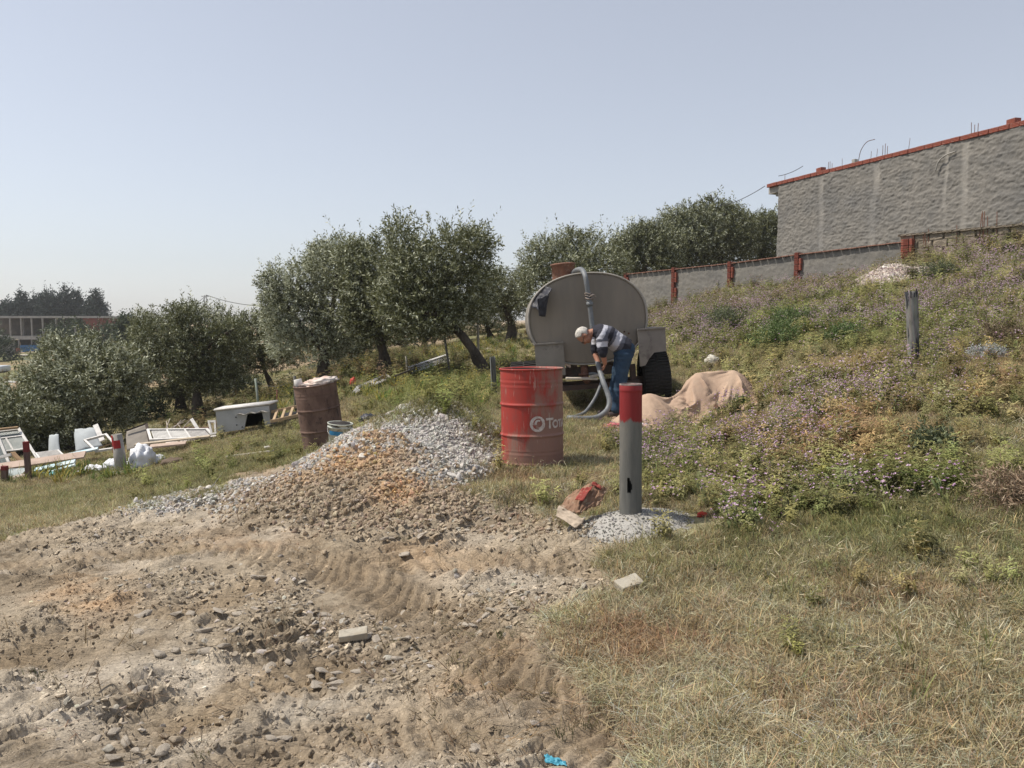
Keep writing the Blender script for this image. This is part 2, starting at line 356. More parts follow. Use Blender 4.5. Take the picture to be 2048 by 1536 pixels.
def ground_mat():
    m, t, b, l = node_mat('ground_soil')
    a = t.nodes.new('ShaderNodeAttribute'); a.attribute_name = 'gcol'
    g = t.nodes.new('ShaderNodeTexCoord'); v = g.outputs['Object']
    n1 = noise(t, 18, 8, .65, v); n2 = noise(t, 95, 4, .6, v)
    ad = t.nodes.new('ShaderNodeMath'); ad.operation = 'ADD'; l.new(n1.outputs['Fac'], ad.inputs[0]); l.new(n2.outputs['Fac'], ad.inputs[1])
    r = ramp(t, [(.62, (.62, .60, .58)), (1.0 - .02, (1.0, 1.0, 1.0)), (1.0, (1.25, 1.25, 1.25))]); r.color_ramp.elements[0].position = .35
    mr = t.nodes.new('ShaderNodeMapRange'); mr.inputs[1].default_value = .7; mr.inputs[2].default_value = 1.35; mr.inputs[3].default_value = .6; mr.inputs[4].default_value = 1.32
    l.new(ad.outputs[0], mr.inputs[0])
    t.nodes.remove(r)
    mx = t.nodes.new('ShaderNodeMixRGB'); mx.blend_type = 'MULTIPLY'; mx.inputs[0].default_value = 1
    l.new(a.outputs['Color'], mx.inputs[1]); l.new(mr.outputs[0], mx.inputs[2])
    # small embedded grit
    vo = t.nodes.new('ShaderNodeTexVoronoi'); vo.inputs['Scale'].default_value = 60; l.new(v, vo.inputs['Vector'])
    rg = ramp(t, [(.10, (1, 1, 1)), (.22, (0, 0, 0))]); l.new(vo.outputs['Distance'], rg.inputs[0])
    vs = t.nodes.new('ShaderNodeMath'); vs.operation = 'GREATER_THAN'; vs.inputs[1].default_value = .62
    sp = t.nodes.new('ShaderNodeSeparateColor'); l.new(vo.outputs['Color'], sp.inputs[0]); l.new(sp.outputs[0], vs.inputs[0])
    mm = t.nodes.new('ShaderNodeMath'); mm.operation = 'MULTIPLY'; l.new(rg.outputs[0], mm.inputs[0]); l.new(vs.outputs[0], mm.inputs[1])
    ad2 = t.nodes.new('ShaderNodeAttribute'); ad2.attribute_name = 'dirt'
    m3 = t.nodes.new('ShaderNodeMath'); m3.operation = 'MULTIPLY'; l.new(mm.outputs[0], m3.inputs[0]); l.new(ad2.outputs['Fac'], m3.inputs[1])
    m4 = t.nodes.new('ShaderNodeMath'); m4.operation = 'MULTIPLY'; m4.inputs[1].default_value = .7; l.new(m3.outputs[0], m4.inputs[0])
    mg = t.nodes.new('ShaderNodeMixRGB'); l.new(m4.outputs[0], mg.inputs[0]); l.new(mx.outputs[0], mg.inputs[1]); mg.inputs[2].default_value = (.50, .45, .38, 1)
    l.new(mg.outputs[0], b.inputs['Base Color']); b.inputs['Roughness'].default_value = .95; b.inputs['Specular IOR Level'].default_value = .15
    nb = noise(t, 38, 9, .75, v); mpp = t.nodes.new('ShaderNodeMapping'); mpp.inputs['Rotation'].default_value = (0, 0, R(28)); mpp.inputs['Scale'].default_value = (6, 26, 10); l.new(v, mpp.inputs['Vector'])
    ns_ = noise(t, 1.0, 6, .6, mpp.outputs[0], .6); ab = t.nodes.new('ShaderNodeMath'); ab.operation = 'SUBTRACT'; ab.inputs[1].default_value = .5; l.new(ns_.outputs['Fac'], ab.inputs[0]); aa = t.nodes.new('ShaderNodeMath'); aa.operation = 'ABSOLUTE'; l.new(ab.outputs[0], aa.inputs[0])
    cr = ramp(t, [(0, (0, 0, 0)), (.07, (1, 1, 1))]); l.new(aa.outputs[0], cr.inputs[0])
    m5 = t.nodes.new('ShaderNodeMath'); m5.operation = 'MULTIPLY_ADD'; l.new(cr.outputs[0], m5.inputs[0]); m5.inputs[1].default_value = .35; l.new(nb.outputs['Fac'], m5.inputs[2])
    hsum = m5.outputs[0]
    for nm, amt in (('cleat', .9), ('lamina', .8)):
        pa = t.nodes.new('ShaderNodeAttribute'); pa.attribute_name = nm + '_phase'; wa = t.nodes.new('ShaderNodeAttribute'); wa.attribute_name = nm + '_weight'
        nj = noise(t, 14, 3, .6, v); pj = t.nodes.new('ShaderNodeMath'); pj.operation = 'MULTIPLY_ADD'; l.new(nj.outputs['Fac'], pj.inputs[0]); pj.inputs[1].default_value = .5; l.new(pa.outputs['Fac'], pj.inputs[2])
        fr = t.nodes.new('ShaderNodeMath'); fr.operation = 'FRACT'; l.new(pj.outputs[0], fr.inputs[0])
        rp = ramp(t, [(0, (0, 0, 0)), (.07, (1, 1, 1)), (1, (.45, .45, .45))]); l.new(fr.outputs[0], rp.inputs[0])
        mw_ = t.nodes.new('ShaderNodeMath'); mw_.operation = 'MULTIPLY'; l.new(rp.outputs[0], mw_.inputs[0]); l.new(wa.outputs['Fac'], mw_.inputs[1])
        ma_ = t.nodes.new('ShaderNodeMath'); ma_.operation = 'MULTIPLY_ADD'; l.new(mw_.outputs[0], ma_.inputs[0]); ma_.inputs[1].default_value = amt; l.new(hsum, ma_.inputs[2]); hsum = ma_.outputs[0]
    bp = t.nodes.new('ShaderNodeBump'); bp.inputs['Strength'].default_value = .7; bp.inputs['Distance'].default_value = .024
    l.new(hsum, bp.inputs['Height']); l.new(bp.outputs[0], b.inputs['Normal'])
    return m

def inst_mat(name, attr='icol', rough=.9, trans=0.0, var=.35, scale=30, tint=True, bump=0.0):
    """material whose colour comes from the instance (icol) times the blade's own tint"""
    m, t, b, l = node_mat(name)
    a = t.nodes.new('ShaderNodeAttribute'); a.attribute_type = 'INSTANCER'; a.attribute_name = attr
    colr = a.outputs['Color']
    if tint:
        k = t.nodes.new('ShaderNodeAttribute'); k.attribute_name = 'tint'
        mx = t.nodes.new('ShaderNodeMixRGB'); mx.blend_type = 'MULTIPLY'; mx.inputs[0].default_value = 1
        l.new(colr, mx.inputs[1]); l.new(k.outputs['Color'], mx.inputs[2]); colr = mx.outputs[0]
    if var:
        n = noise(t, scale, 4, .6, t.nodes.new('ShaderNodeTexCoord').outputs['Object'])
        mr = t.nodes.new('ShaderNodeMapRange'); mr.inputs[1].default_value = .3; mr.inputs[2].default_value = .7; mr.inputs[3].default_value = 1 - var; mr.inputs[4].default_value = 1 + var
        l.new(n.outputs['Fac'], mr.inputs[0]); mx = t.nodes.new('ShaderNodeMixRGB'); mx.blend_type = 'MULTIPLY'; mx.inputs[0].default_value = 1
        l.new(colr, mx.inputs[1]); l.new(mr.outputs[0], mx.inputs[2]); colr = mx.outputs[0]
    l.new(colr, b.inputs['Base Color']); b.inputs['Roughness'].default_value = rough; b.inputs['Specular IOR Level'].default_value = .2
    if bump:
        nb = noise(t, 60, 5, .6, t.nodes.new('ShaderNodeTexCoord').outputs['Object']); bp = t.nodes.new('ShaderNodeBump'); bp.inputs['Strength'].default_value = bump; bp.inputs['Distance'].default_value = .01
        l.new(nb.outputs['Fac'], bp.inputs['Height']); l.new(bp.outputs[0], b.inputs['Normal'])
    if trans:
        tr = t.nodes.new('ShaderNodeBsdfTranslucent'); l.new(colr, tr.inputs['Color'])
        ms = t.nodes.new('ShaderNodeMixShader'); ms.inputs[0].default_value = trans
        o = t.nodes['Material Output']; l.new(b.outputs[0], ms.inputs[1]); l.new(tr.outputs[0], ms.inputs[2]); l.new(ms.outputs[0], o.inputs[0])
    return m

def leaf_mat(name, trans=.25, rough=.55):
    m, t, b, l = node_mat(name)
    k = t.nodes.new('ShaderNodeAttribute'); k.attribute_name = 'tint'
    l.new(k.outputs['Color'], b.inputs['Base Color']); b.inputs['Roughness'].default_value = rough; b.inputs['Specular IOR Level'].default_value = .35
    tr = t.nodes.new('ShaderNodeBsdfTranslucent'); l.new(k.outputs['Color'], tr.inputs['Color'])
    ms = t.nodes.new('ShaderNodeMixShader'); ms.inputs[0].default_value = trans
    o = t.nodes['Material Output']; l.new(b.outputs[0], ms.inputs[1]); l.new(tr.outputs[0], ms.inputs[2]); l.new(ms.outputs[0], o.inputs[0])
    return m

# ------------------------------------------------------------------ object helpers
def tag(o, label=None, cat=None, group=None, kind=None):
    if label: o['label'] = label
    if cat: o['category'] = cat
    if group: o['group'] = group
    if kind: o['kind'] = kind
    return o
def empty(name, label, cat, loc=(0, 0, 0), rot=(0, 0, 0), group=None):
    o = bpy.data.objects.new(name, None); COL.objects.link(o); o.location = loc; o.rotation_euler = rot; o.empty_display_size = .1
    return tag(o, label, cat, group)
def link(name, me, mats=None, parent=None, loc=None, rot=None):
    if mats is not None:
        if not isinstance(mats, (list, tuple)): mats = [mats]
        if len(me.materials) == 0:
            for m in mats: me.materials.append(m)
    o = bpy.data.objects.new(name, me); COL.objects.link(o)
    if parent is not None: o.parent = parent
    if loc is not None: o.location = loc
    if rot is not None: o.rotation_euler = rot
    return o
def fin(bm, name, smooth=False):
    me = bpy.data.meshes.new(name); bmesh.ops.recalc_face_normals(bm, faces=bm.faces); bm.to_mesh(me); bm.free()
    if smooth: me.polygons.foreach_set('use_smooth', [True] * len(me.polygons))
    return me
def box(bm, c, s, rot=None, bev=0.0, mi=0):
    r = bmesh.ops.create_cube(bm, size=1.0); vs = r['verts']
    mt = Matrix.Translation(c) @ (Euler(rot).to_matrix().to_4x4() if rot is not None else Matrix()) @ Matrix.Diagonal((*s, 1))
    bmesh.ops.transform(bm, matrix=mt, verts=vs)
    es = list({e for v in vs for e in v.link_edges})
    for f in {f for v in vs for f in v.link_faces}: f.material_index = mi
    if bev: bmesh.ops.bevel(bm, geom=es, offset=bev, segments=2, affect='EDGES', profile=.6)
def boxm(name, s, bev=0.004, c=(0, 0, 0), rot=None):
    bm = bmesh.new(); box(bm, c, s, rot, bev); return fin(bm, name)
def grow(path, n=3):
    """Catmull-Rom through the points"""
    p = [Vector(q) for q in path]; p = [p[0] * 2 - p[1]] + p + [p[-1] * 2 - p[-2]]; o = []
    for i in range(1, len(p) - 2):
        for k in range(n):
            t = k / n; a, b, c, d = p[i - 1], p[i], p[i + 1], p[i + 2]
            o.append(0.5 * ((2 * b) + (c - a) * t + (2 * a - 5 * b + 4 * c - d) * t * t + (3 * b - a - 3 * c + d) * t ** 3))
    o.append(p[-2]); return o
def tube(bm, path, rad, n=10, cap=True, knobble=0.0, seed=0, mi=0):
    path = [Vector(p) for p in path]
    if not hasattr(rad, '__len__'): rad = [rad] * len(path)
    rings = []; up = Vector((0.13, 0.21, 0.97)); prev = None
    for i, p in enumerate(path):
        d = (path[min(i + 1, len(path) - 1)] - path[max(i - 1, 0)]).normalized()
        a = prev if prev is not None else d.cross(up)
        a = (a - d * a.dot(d)); a = a.normalized() if a.length > 1e-6 else d.orthogonal().normalized()
        b = d.cross(a); prev = a
        ring = []
        for k in range(n):
            th = 2 * math.pi * k / n
            r = rad[i] * (1 + knobble * (random.Random(seed * 131 + i // 2 * 17 + k).random() - .5) * 2)
            ring.append(bm.verts.new(p + (a * math.cos(th) + b * math.sin(th)) * r))
        rings.append(ring)
    for r0, r1 in zip(rings[:-1], rings[1:]):
        for k in range(n):
            f = bm.faces.new((r0[k], r0[(k + 1) % n], r1[(k + 1) % n], r1[k])); f.material_index = mi; f.smooth = True
    if cap:
        bm.faces.new(rings[0][::-1]).material_index = mi; bm.faces.new(rings[-1]).material_index = mi
def tubem(name, path, rad, n=10, **k):
    bm = bmesh.new(); tube(bm, path, rad, n, **k); bmesh.ops.recalc_face_normals(bm, faces=bm.faces)
    me = bpy.data.meshes.new(name); bm.to_mesh(me); bm.free(); return me
def lathe(bm, prof, n=48, wob=None, mi=0):
    """prof: [(r, z)...] about local z; wob(theta, z) -> radius factor"""
    rings = []
    for r, z in prof:
        if r < 1e-5: rings.append([bm.verts.new((0, 0, z))]); continue
        rings.append([bm.verts.new((r * (wob(2 * math.pi * k / n, z) if wob else 1) * math.cos(2 * math.pi * k / n), r * (wob(2 * math.pi * k / n, z) if wob else 1) * math.sin(2 * math.pi * k / n), z)) for k in range(n)])
    for a, b in zip(rings[:-1], rings[1:]):
        for k in range(n):
            if len(a) == 1: f = bm.faces.new((a[0], b[k], b[(k + 1) % n]))
            elif len(b) == 1: f = bm.faces.new((a[k], a[(k + 1) % n], b[0]))
            else: f = bm.faces.new((a[k], a[(k + 1) % n], b[(k + 1) % n], b[k]))
            f.smooth = True; f.material_index = mi
def lathem(name, prof, n=48, wob=None):
    bm = bmesh.new(); lathe(bm, prof, n, wob); bmesh.ops.recalc_face_normals(bm, faces=bm.faces)
    me = bpy.data.meshes.new(name); bm.to_mesh(me); bm.free(); return me
def sheet(name, corners, nu=24, nv=18, amp=.03, fscale=6, thick=.004, seed=0, bow=0.0, fold=None):
    """crumpled sheet between four world-ish corners (c00,c10,c11,c01)"""
    c = [np.array(q, float) for q in corners]
    u, v = np.meshgrid(np.linspace(0, 1, nu), np.linspace(0, 1, nv)); u, v = u.ravel(), v.ravel()
    p = (c[0][None] * ((1 - u) * (1 - v))[:, None] + c[1][None] * (u * (1 - v))[:, None] + c[2][None] * (u * v)[:, None] + c[3][None] * ((1 - u) * v)[:, None])
    n = np.cross(c[1] - c[0], c[3] - c[0]); n = n / (np.linalg.norm(n) + 1e-9)
    k = 1 - 2 * np.abs(fbm(u * fscale, v * fscale * .8, 3, seed)) 
    e1 = fbm(u * 4 + 3, v * 4, 3, seed + 3)
    p = p + n[None] * (amp * k + bow * np.sin(np.pi * u) * np.sin(np.pi * v))[:, None]
    p = p + (c[1] - c[0])[None] * (0.05 * e1)[:, None] + (c[3] - c[0])[None] * (0.05 * fbm(u * 4, v * 4 + 9, 3, seed + 4))[:, None]
    fs = [(j * nu + i, j * nu + i + 1, (j + 1) * nu + i + 1, (j + 1) * nu + i) for j in range(nv - 1) for i in range(nu - 1)]
    me = bpy.data.meshes.new(name); me.from_pydata([tuple(q) for q in p], [], fs)
    me.polygons.foreach_set('use_smooth', [True] * len(me.polygons))
    me = solid(me, thick); return me
def solid(me, th):
    bm = bmesh.new(); bm.from_mesh(me); bmesh.ops.solidify(bm, geom=bm.faces[:], thickness=th); 
    bmesh.ops.recalc_face_normals(bm, faces=bm.faces); bm.to_mesh(me); bm.free(); return me
def lump(name, r, seed=0, wr=.18, sub=4, flat=0.0, sc=2.2):
    """wrinkled lump (a filled bag, a heap of cloth); base at local z=0"""
    bm = bmesh.new(); bmesh.ops.create_icosphere(bm, subdivisions=sub, radius=1)
    p = np.array([v.co[:] for v in bm.verts])
    k = 1 + wr * (1 - 2.2 * np.abs(vnoise3(p * sc + seed, seed) - .5) * 2) + wr * .6 * (vnoise3(p * sc * 2.7 + seed, seed + 9) - .5) * 2
    p = p * k[:, None] * np.array(r)[None]
    p[:, 2] = np.where(p[:, 2] < -r[2] * .45, -r[2] * .45 + (p[:, 2] + r[2] * .45) * .2, p[:, 2]) + r[2] * .5
    for v, q in zip(bm.verts, p): v.co = q
    for f in bm.faces: f.smooth = True
    return fin(bm, name, True)
def npmesh(name, v, f, tint=None, smooth=False, mats=None, mi=None):
    me = bpy.data.meshes.new(name); v = np.asarray(v, float); f = np.asarray(f, np.int32); k = f.shape[1]
    me.vertices.add(len(v)); me.vertices.foreach_set('co', v.ravel())
    me.loops.add(f.size); me.loops.foreach_set('vertex_index', f.ravel())
    me.polygons.add(len(f)); me.polygons.foreach_set('loop_start', np.arange(len(f), dtype=np.int32) * k)
    if smooth: me.polygons.foreach_set('use_smooth', np.ones(len(f), bool))
    if mi is not None: me.polygons.foreach_set('material_index', np.asarray(mi, np.int32))
    me.update()
    if tint is not None:
        a = me.attributes.new('tint', 'FLOAT_COLOR', 'POINT'); a.data.foreach_set('color', np.concatenate([tint, np.ones((len(tint), 1))], 1).ravel())
    for m in (mats or []): me.materials.append(m)
    return me

# ------------------------------------------------------------------ scattered stuff (geometry nodes on one object)
def scatter(name, variants, pts, rot, scl, idx, col, label):
    cl = bpy.data.collections.new(name + '_kinds')
    for i, me in enumerate(variants):
        o = bpy.data.objects.new('%s_kind_%02d' % (name, i), me); cl.objects.link(o)
    n = len(pts); me = bpy.data.meshes.new(name); me.vertices.add(n); me.vertices.foreach_set('co', np.asarray(pts, float).ravel())
    a = me.attributes.new('rot', 'FLOAT_VECTOR', 'POINT'); a.data.foreach_set('vector', np.asarray(rot, float).ravel())
    a = me.attributes.new('scl', 'FLOAT_VECTOR', 'POINT'); a.data.foreach_set('vector', np.asarray(scl, float).ravel())
    a = me.attributes.new('idx', 'INT', 'POINT'); a.data.foreach_set('value', np.asarray(idx, np.int32))
    a = me.attributes.new('icol', 'FLOAT_COLOR', 'POINT'); a.data.foreach_set('color', np.concatenate([col, np.ones((n, 1))], 1).ravel())
    for m in variants[0].materials: me.materials.append(m)
    o = link(name, me); o['kind'] = 'stuff'; o['label'] = label
    ng = bpy.data.node_groups.new(name + '_nodes', 'GeometryNodeTree')
    ng.interface.new_socket(name='Geometry', in_out='INPUT', socket_type='NodeSocketGeometry')
    ng.interface.new_socket(name='Geometry', in_out='OUTPUT', socket_type='NodeSocketGeometry')
    N = ng.nodes; K = ng.links
    gi, go = N.new('NodeGroupInput'), N.new('NodeGroupOutput')
    ip = N.new('GeometryNodeInstanceOnPoints'); ci = N.new('GeometryNodeCollectionInfo')
    ci.inputs['Collection'].default_value = cl; ci.inputs['Separate Children'].default_value = True; ci.inputs['Reset Children'].default_value = True
    def na(nm, ty):
        q = N.new('GeometryNodeInputNamedAttribute'); q.data_type = ty; q.inputs['Name'].default_value = nm; return q.outputs['Attribute']
    er = N.new('FunctionNodeEulerToRotation'); K.new(na('rot', 'FLOAT_VECTOR'), er.inputs[0])
    K.new(gi.outputs[0], ip.inputs['Points']); K.new(ci.outputs[0], ip.inputs['Instance']); ip.inputs['Pick Instance'].default_value = True
    K.new(na('idx', 'INT'), ip.inputs['Instance Index']); K.new(er.outputs[0], ip.inputs['Rotation']); K.new(na('scl', 'FLOAT_VECTOR'), ip.inputs['Scale'])
    K.new(ip.outputs[0], go.inputs[0])
    md = o.modifiers.new('scatter', 'NODES'); md.node_group = ng
    return o

def gnormal(x, y, e=.12):
    return np.stack([-(H1(x + e, y) - H1(x - e, y)) / (2 * e), -(H1(x, y + e) - H1(x, y - e)) / (2 * e)], -1)
def sample(n, y0, y1, a=0.6, smax=.95):
    n = int(n * 1.26)
    u = np.random.rand(n); t0, t1 = math.log(y0 + 1), math.log(y1 + 1)
    t = np.log(np.exp(a * t0) + u * (np.exp(a * t1) - np.exp(a * t0))) / a if a else t0 + u * (t1 - t0)
    y = np.exp(t) - 1; x = (np.random.rand(n) * 2 - 1) * smax * (y + .4)
    return x, y
# ------------------------------------------------------------------ stones
rs = np.random.RandomState(3)
def rock_mesh(name, seed, flat=.7, npts=16, mats=None, long=1.0):
    q = np.random.RandomState(seed); v = q.normal(size=(npts, 3)); v /= np.linalg.norm(v, axis=1)[:, None]
    v *= (0.8 + .35 * q.rand(npts))[:, None]; v *= np.array([long, .8 + .2 * q.rand(), flat * (.7 + .5 * q.rand())])
    bm = bmesh.new()
    for p in v: bm.verts.new(p)
    bmesh.ops.convex_hull(bm, input=bm.verts[:])
    for x in [x for x in bm.verts if not x.link_faces]: bm.verts.remove(x)
    bmesh.ops.bevel(bm, geom=bm.edges[:], offset=.09, segments=1, affect='EDGES')
    me = fin(bm, name)
    for m in (mats or []): me.materials.append(m)
    return me
def clod_mesh(name, seed, mats):
    bm = bmesh.new(); bmesh.ops.create_icosphere(bm, subdivisions=2, radius=1)
    p = np.array([x.co[:] for x in bm.verts]); k = .75 + .9 * (vnoise3(p * 1.7 + seed * 3, seed) - .3) + .35 * (vnoise3(p * 4.1 + seed, seed + 2) - .5)
    p = p * k[:, None] * np.array([1, .85, .62])
    for x, y in zip(bm.verts, p): x.co = y
    me = fin(bm, name)
    for m in mats: me.materials.append(m)
    return me
STONE = inst_mat('stone', tint=False, var=.30, scale=2.2, rough=.9, bump=.5)
STONES = [rock_mesh('stone', 100 + i, .5 + .3 * (i % 3) / 2, 12 + i % 6, [STONE], 1 + .3 * (i % 4) / 3) for i in range(10)]
CLODS = [clod_mesh('clod', 200 + i, [STONE]) for i in range(4)]

# ------------------------------------------------------------------ blades, stems, leaves
def blades(n, rad, hmin, hmax, wid, lean0, lean1, seg=3, seed=0, curl=.6, tvar=.62):
    q = np.random.RandomState(seed); V = []; Fc = []; T = []
    for k in range(n):
        a = q.rand() * 6.283; r = rad * math.sqrt(q.rand()); bx, by = r * math.cos(a), r * math.sin(a)
        az = q.rand() * 6.283; ln = hmin + (hmax - hmin) * q.rand(); le = lean0 + (lean1 - lean0) * q.rand(); cu = curl * (q.rand() - .1)
        side = (math.cos(az + 1.57), math.sin(az + 1.57)); px_, py_, pz = bx, by, -.01; b0 = len(V); t = 1 - tvar * q.rand()
        hue = 1 + .25 * (q.rand() - .5)
        for s in range(seg + 1):
            wv = wid * (1 - (s / seg) ** 1.5) * (.6 + .8 * ((k * 7) % 5) / 5)
            if s == seg: wv = wid * .12
            V.append((px_ - side[0] * wv / 2, py_ - side[1] * wv / 2, pz)); V.append((px_ + side[0] * wv / 2, py_ + side[1] * wv / 2, pz))
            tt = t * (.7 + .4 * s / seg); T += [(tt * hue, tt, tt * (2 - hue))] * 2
            an = le + cu * s / seg; st_ = ln / seg
            px_ += math.cos(az) * math.sin(an) * st_; py_ += math.sin(az) * math.sin(an) * st_; pz = max(pz + math.cos(an) * st_, .004 + .004 * (k % 4))
        for s in range(seg): Fc.append((b0 + 2 * s, b0 + 2 * s + 1, b0 + 2 * s + 3, b0 + 2 * s + 2))
    return V, Fc, T
def spike(V, Fc, T, base, dirv, ln, w, col, awn=0, q=None):
    """seed head: a four sided spindle, with bristles"""
    d = Vector(dirv).normalized(); a = d.orthogonal().normalized(); b = d.cross(a); b0 = len(V); base = Vector(base)
    for s, rr in ((0, .35), (.35, 1), (.75, .7), (1, .05)):
        c = base + d * ln * s
        for k in range(4):
            th = k * 1.5708; V.append(tuple(c + (a * math.cos(th) + b * math.sin(th)) * w * rr)); T.append(col)
    for s in range(3):
        for k in range(4): Fc.append((b0 + 4 * s + k, b0 + 4 * s + (k + 1) % 4, b0 + 4 * s + 4 + (k + 1) % 4, b0 + 4 * s + 4 + k))
    for k in range(awn):
        th = q.rand() * 6.28; c = base + d * ln * (.2 + .7 * q.rand()); o = (a * math.cos(th) + b * math.sin(th)); e = c + (d * .9 + o * .45).normalized() * ln * .75
        s_ = d.cross(o).normalized() * w * .12; i = len(V); V += [tuple(c - s_), tuple(c + s_), tuple(e + s_ * .3), tuple(e - s_ * .3)]; T += [col] * 4; Fc.append((i, i + 1, i + 2, i + 3))
def leafq(V, Fc, T, base, az, el, ln, w, col, droop=.5):
    base = Vector(base); d = Vector((math.cos(az) * math.cos(el), math.sin(az) * math.cos(el), math.sin(el))); s = Vector((-math.sin(az), math.cos(az), 0)) * w / 2
    m = base + d * ln * .5; e = base + d * ln * .95 - Vector((0, 0, droop * ln * .4)); i = len(V)
    V += [tuple(base), tuple(m + s), tuple(e), tuple(m - s)]; T += [col] * 4; Fc.append((i, i + 1, i + 2, i + 3))

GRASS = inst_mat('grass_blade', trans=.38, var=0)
PETAL = bpy.data.materials.new('petals_lilac'); PETAL.use_nodes = True
def petal(name, c, c2):
    m, t, b, l = node_mat(name); oi = t.nodes.new('ShaderNodeObjectInfo'); r = ramp(t, [(0, c), (1, c2)])
    l.new(oi.outputs['Random'], r.inputs[0]); l.new(r.outputs[0], b.inputs['Base Color']); b.inputs['Roughness'].default_value = .8; return m
LILAC = petal('lilac_petals', (.40, .22, .38), (.58, .44, .54)); YEL = petal('yellow_petals', (.62, .47, .05), (.75, .60, .10)); SEEDH = petal('seed_head', (.50, .44, .30), (.36, .31, .19))
def mk(name, V, Fc, T, mi=None, mats=None): return npmesh(name, V, Fc, np.array(T), mats=mats or [GRASS], mi=mi)
def tuft(seed, n, rad, h0, h1, w, l0, l1, seg=3, curl=.6): 
    V, Fc, T = blades(n, rad, h0, h1, w, l0, l1, seg, seed, curl); return mk('tuft', V, Fc, T)
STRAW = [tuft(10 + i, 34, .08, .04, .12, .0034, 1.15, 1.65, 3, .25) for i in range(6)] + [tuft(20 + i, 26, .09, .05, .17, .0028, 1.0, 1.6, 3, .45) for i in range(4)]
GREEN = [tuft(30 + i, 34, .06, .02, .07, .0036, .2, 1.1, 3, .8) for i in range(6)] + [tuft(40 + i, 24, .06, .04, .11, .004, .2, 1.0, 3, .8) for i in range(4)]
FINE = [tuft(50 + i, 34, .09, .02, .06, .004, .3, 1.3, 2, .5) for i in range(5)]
def barley(seed, n=4):
    q = np.random.RandomState(seed); V, Fc, T = blades(10, .05, .08, .18, .005, .1, .7, 3, seed, .8); mi = [0] * len(Fc)
    for k in range(n):
        az = q.rand() * 6.28; le = .1 + .6 * q.rand(); ln = .08 + .13 * q.rand(); b = Vector((.04 * (q.rand() - .5), .04 * (q.rand() - .5), 0)); p = b; i0 = len(V)
        s = Vector((-math.sin(az), math.cos(az), 0)) * .0016
        for j in range(4):
            V += [tuple(p - s), tuple(p + s)]; T += [(.9, .9, .8)] * 2; an = le + .5 * j / 3
            dv = Vector((math.cos(az) * math.sin(an), math.sin(az) * math.sin(an), math.cos(an))); p = p + dv * ln / 4
        for j in range(3): Fc.append((i0 + 2 * j, i0 + 2 * j + 1, i0 + 2 * j + 3, i0 + 2 * j + 2)); mi.append(0)
        f0 = len(Fc); spike(V, Fc, T, p - dv * ln / 8, dv + Vector((math.cos(az), math.sin(az), -.2)) * .5, .032 + .018 * q.rand(), .0030, (1, 1, 1), 5, q); mi += [1] * (len(Fc) - f0)
    return mk('barley', V, Fc, T, mi, [GRASS, SEEDH])
BARLEY = [barley(60 + i) for i in range(5)]
def flower(seed, pet=None, hh=(.10, .24), nst=7, leafy=26, fr=.014):
    q = np.random.RandomState(seed); V, Fc, T, mi = [], [], [], []
    for k in range(nst):
        az = q.rand() * 6.28; le = .05 + .5 * q.rand(); ln = hh[0] + (hh[1] - hh[0]) * q.rand(); p = Vector((.05 * (q.rand() - .5), .05 * (q.rand() - .5), -.01)); i0 = len(V)
        s = Vector((-math.sin(az), math.cos(az), 0)) * .002
        for j in range(4):
            V += [tuple(p - s), tuple(p + s)]; T += [(.8, .85, .7)] * 2; an = le * (1 - .3 * j / 3)
            dv = Vector((math.cos(az) * math.sin(an), math.sin(az) * math.sin(an), math.cos(an))); p = p + dv * ln / 3.2
            if j:
                for _ in range(max(1, leafy // nst // 2)): 
                    c = .6 + .5 * q.rand(); f0 = len(Fc); leafq(V, Fc, T, p, q.rand() * 6.28, .6 * q.rand(), .018 + .026 * q.rand(), .005 + .006 * q.rand(), (c, c, c)); mi += [0] * (len(Fc) - f0 )
        mi_st = []
        for j in range(3): Fc.append((i0 + 2 * j, i0 + 2 * j + 1, i0 + 2 * j + 3, i0 + 2 * j + 2)); mi.append(0)
        if pet is not None:
            for _ in range(7):
                f0 = len(Fc); leafq(V, Fc, T, p, q.rand() * 6.28, .2 + 1.0 * q.rand(), fr * (.7 + .6 * q.rand()), fr * .6, (1, 1, 1), .2); mi += [1] * (len(Fc) - f0)
    return mk('weed', V, Fc, T, mi, [GRASS, pet or GRASS])
PURPLE = [flower(80 + i, LILAC) for i in range(6)]
YELLOW = [flower(90 + i, YEL, (.12, .25), 6, 30, .016) for i in range(3)]
WEED = [flower(95 + i, None, (.05, .15), 11, 90) for i in range(5)]
BROAD = []
for i in range(4):
    V, Fc, T = blades(22, .06, .12, .34, .022, .15, 1.0, 4, 120 + i, 1.0); BROAD.append(mk('strap_leaves', V, Fc, T))
TWIG = []
for i in range(4):
    V, Fc, T = blades(9, .07, .08, .22, .005, .9, 1.6, 2, 130 + i, .3); TWIG.append(mk('twigs', V, Fc, T))

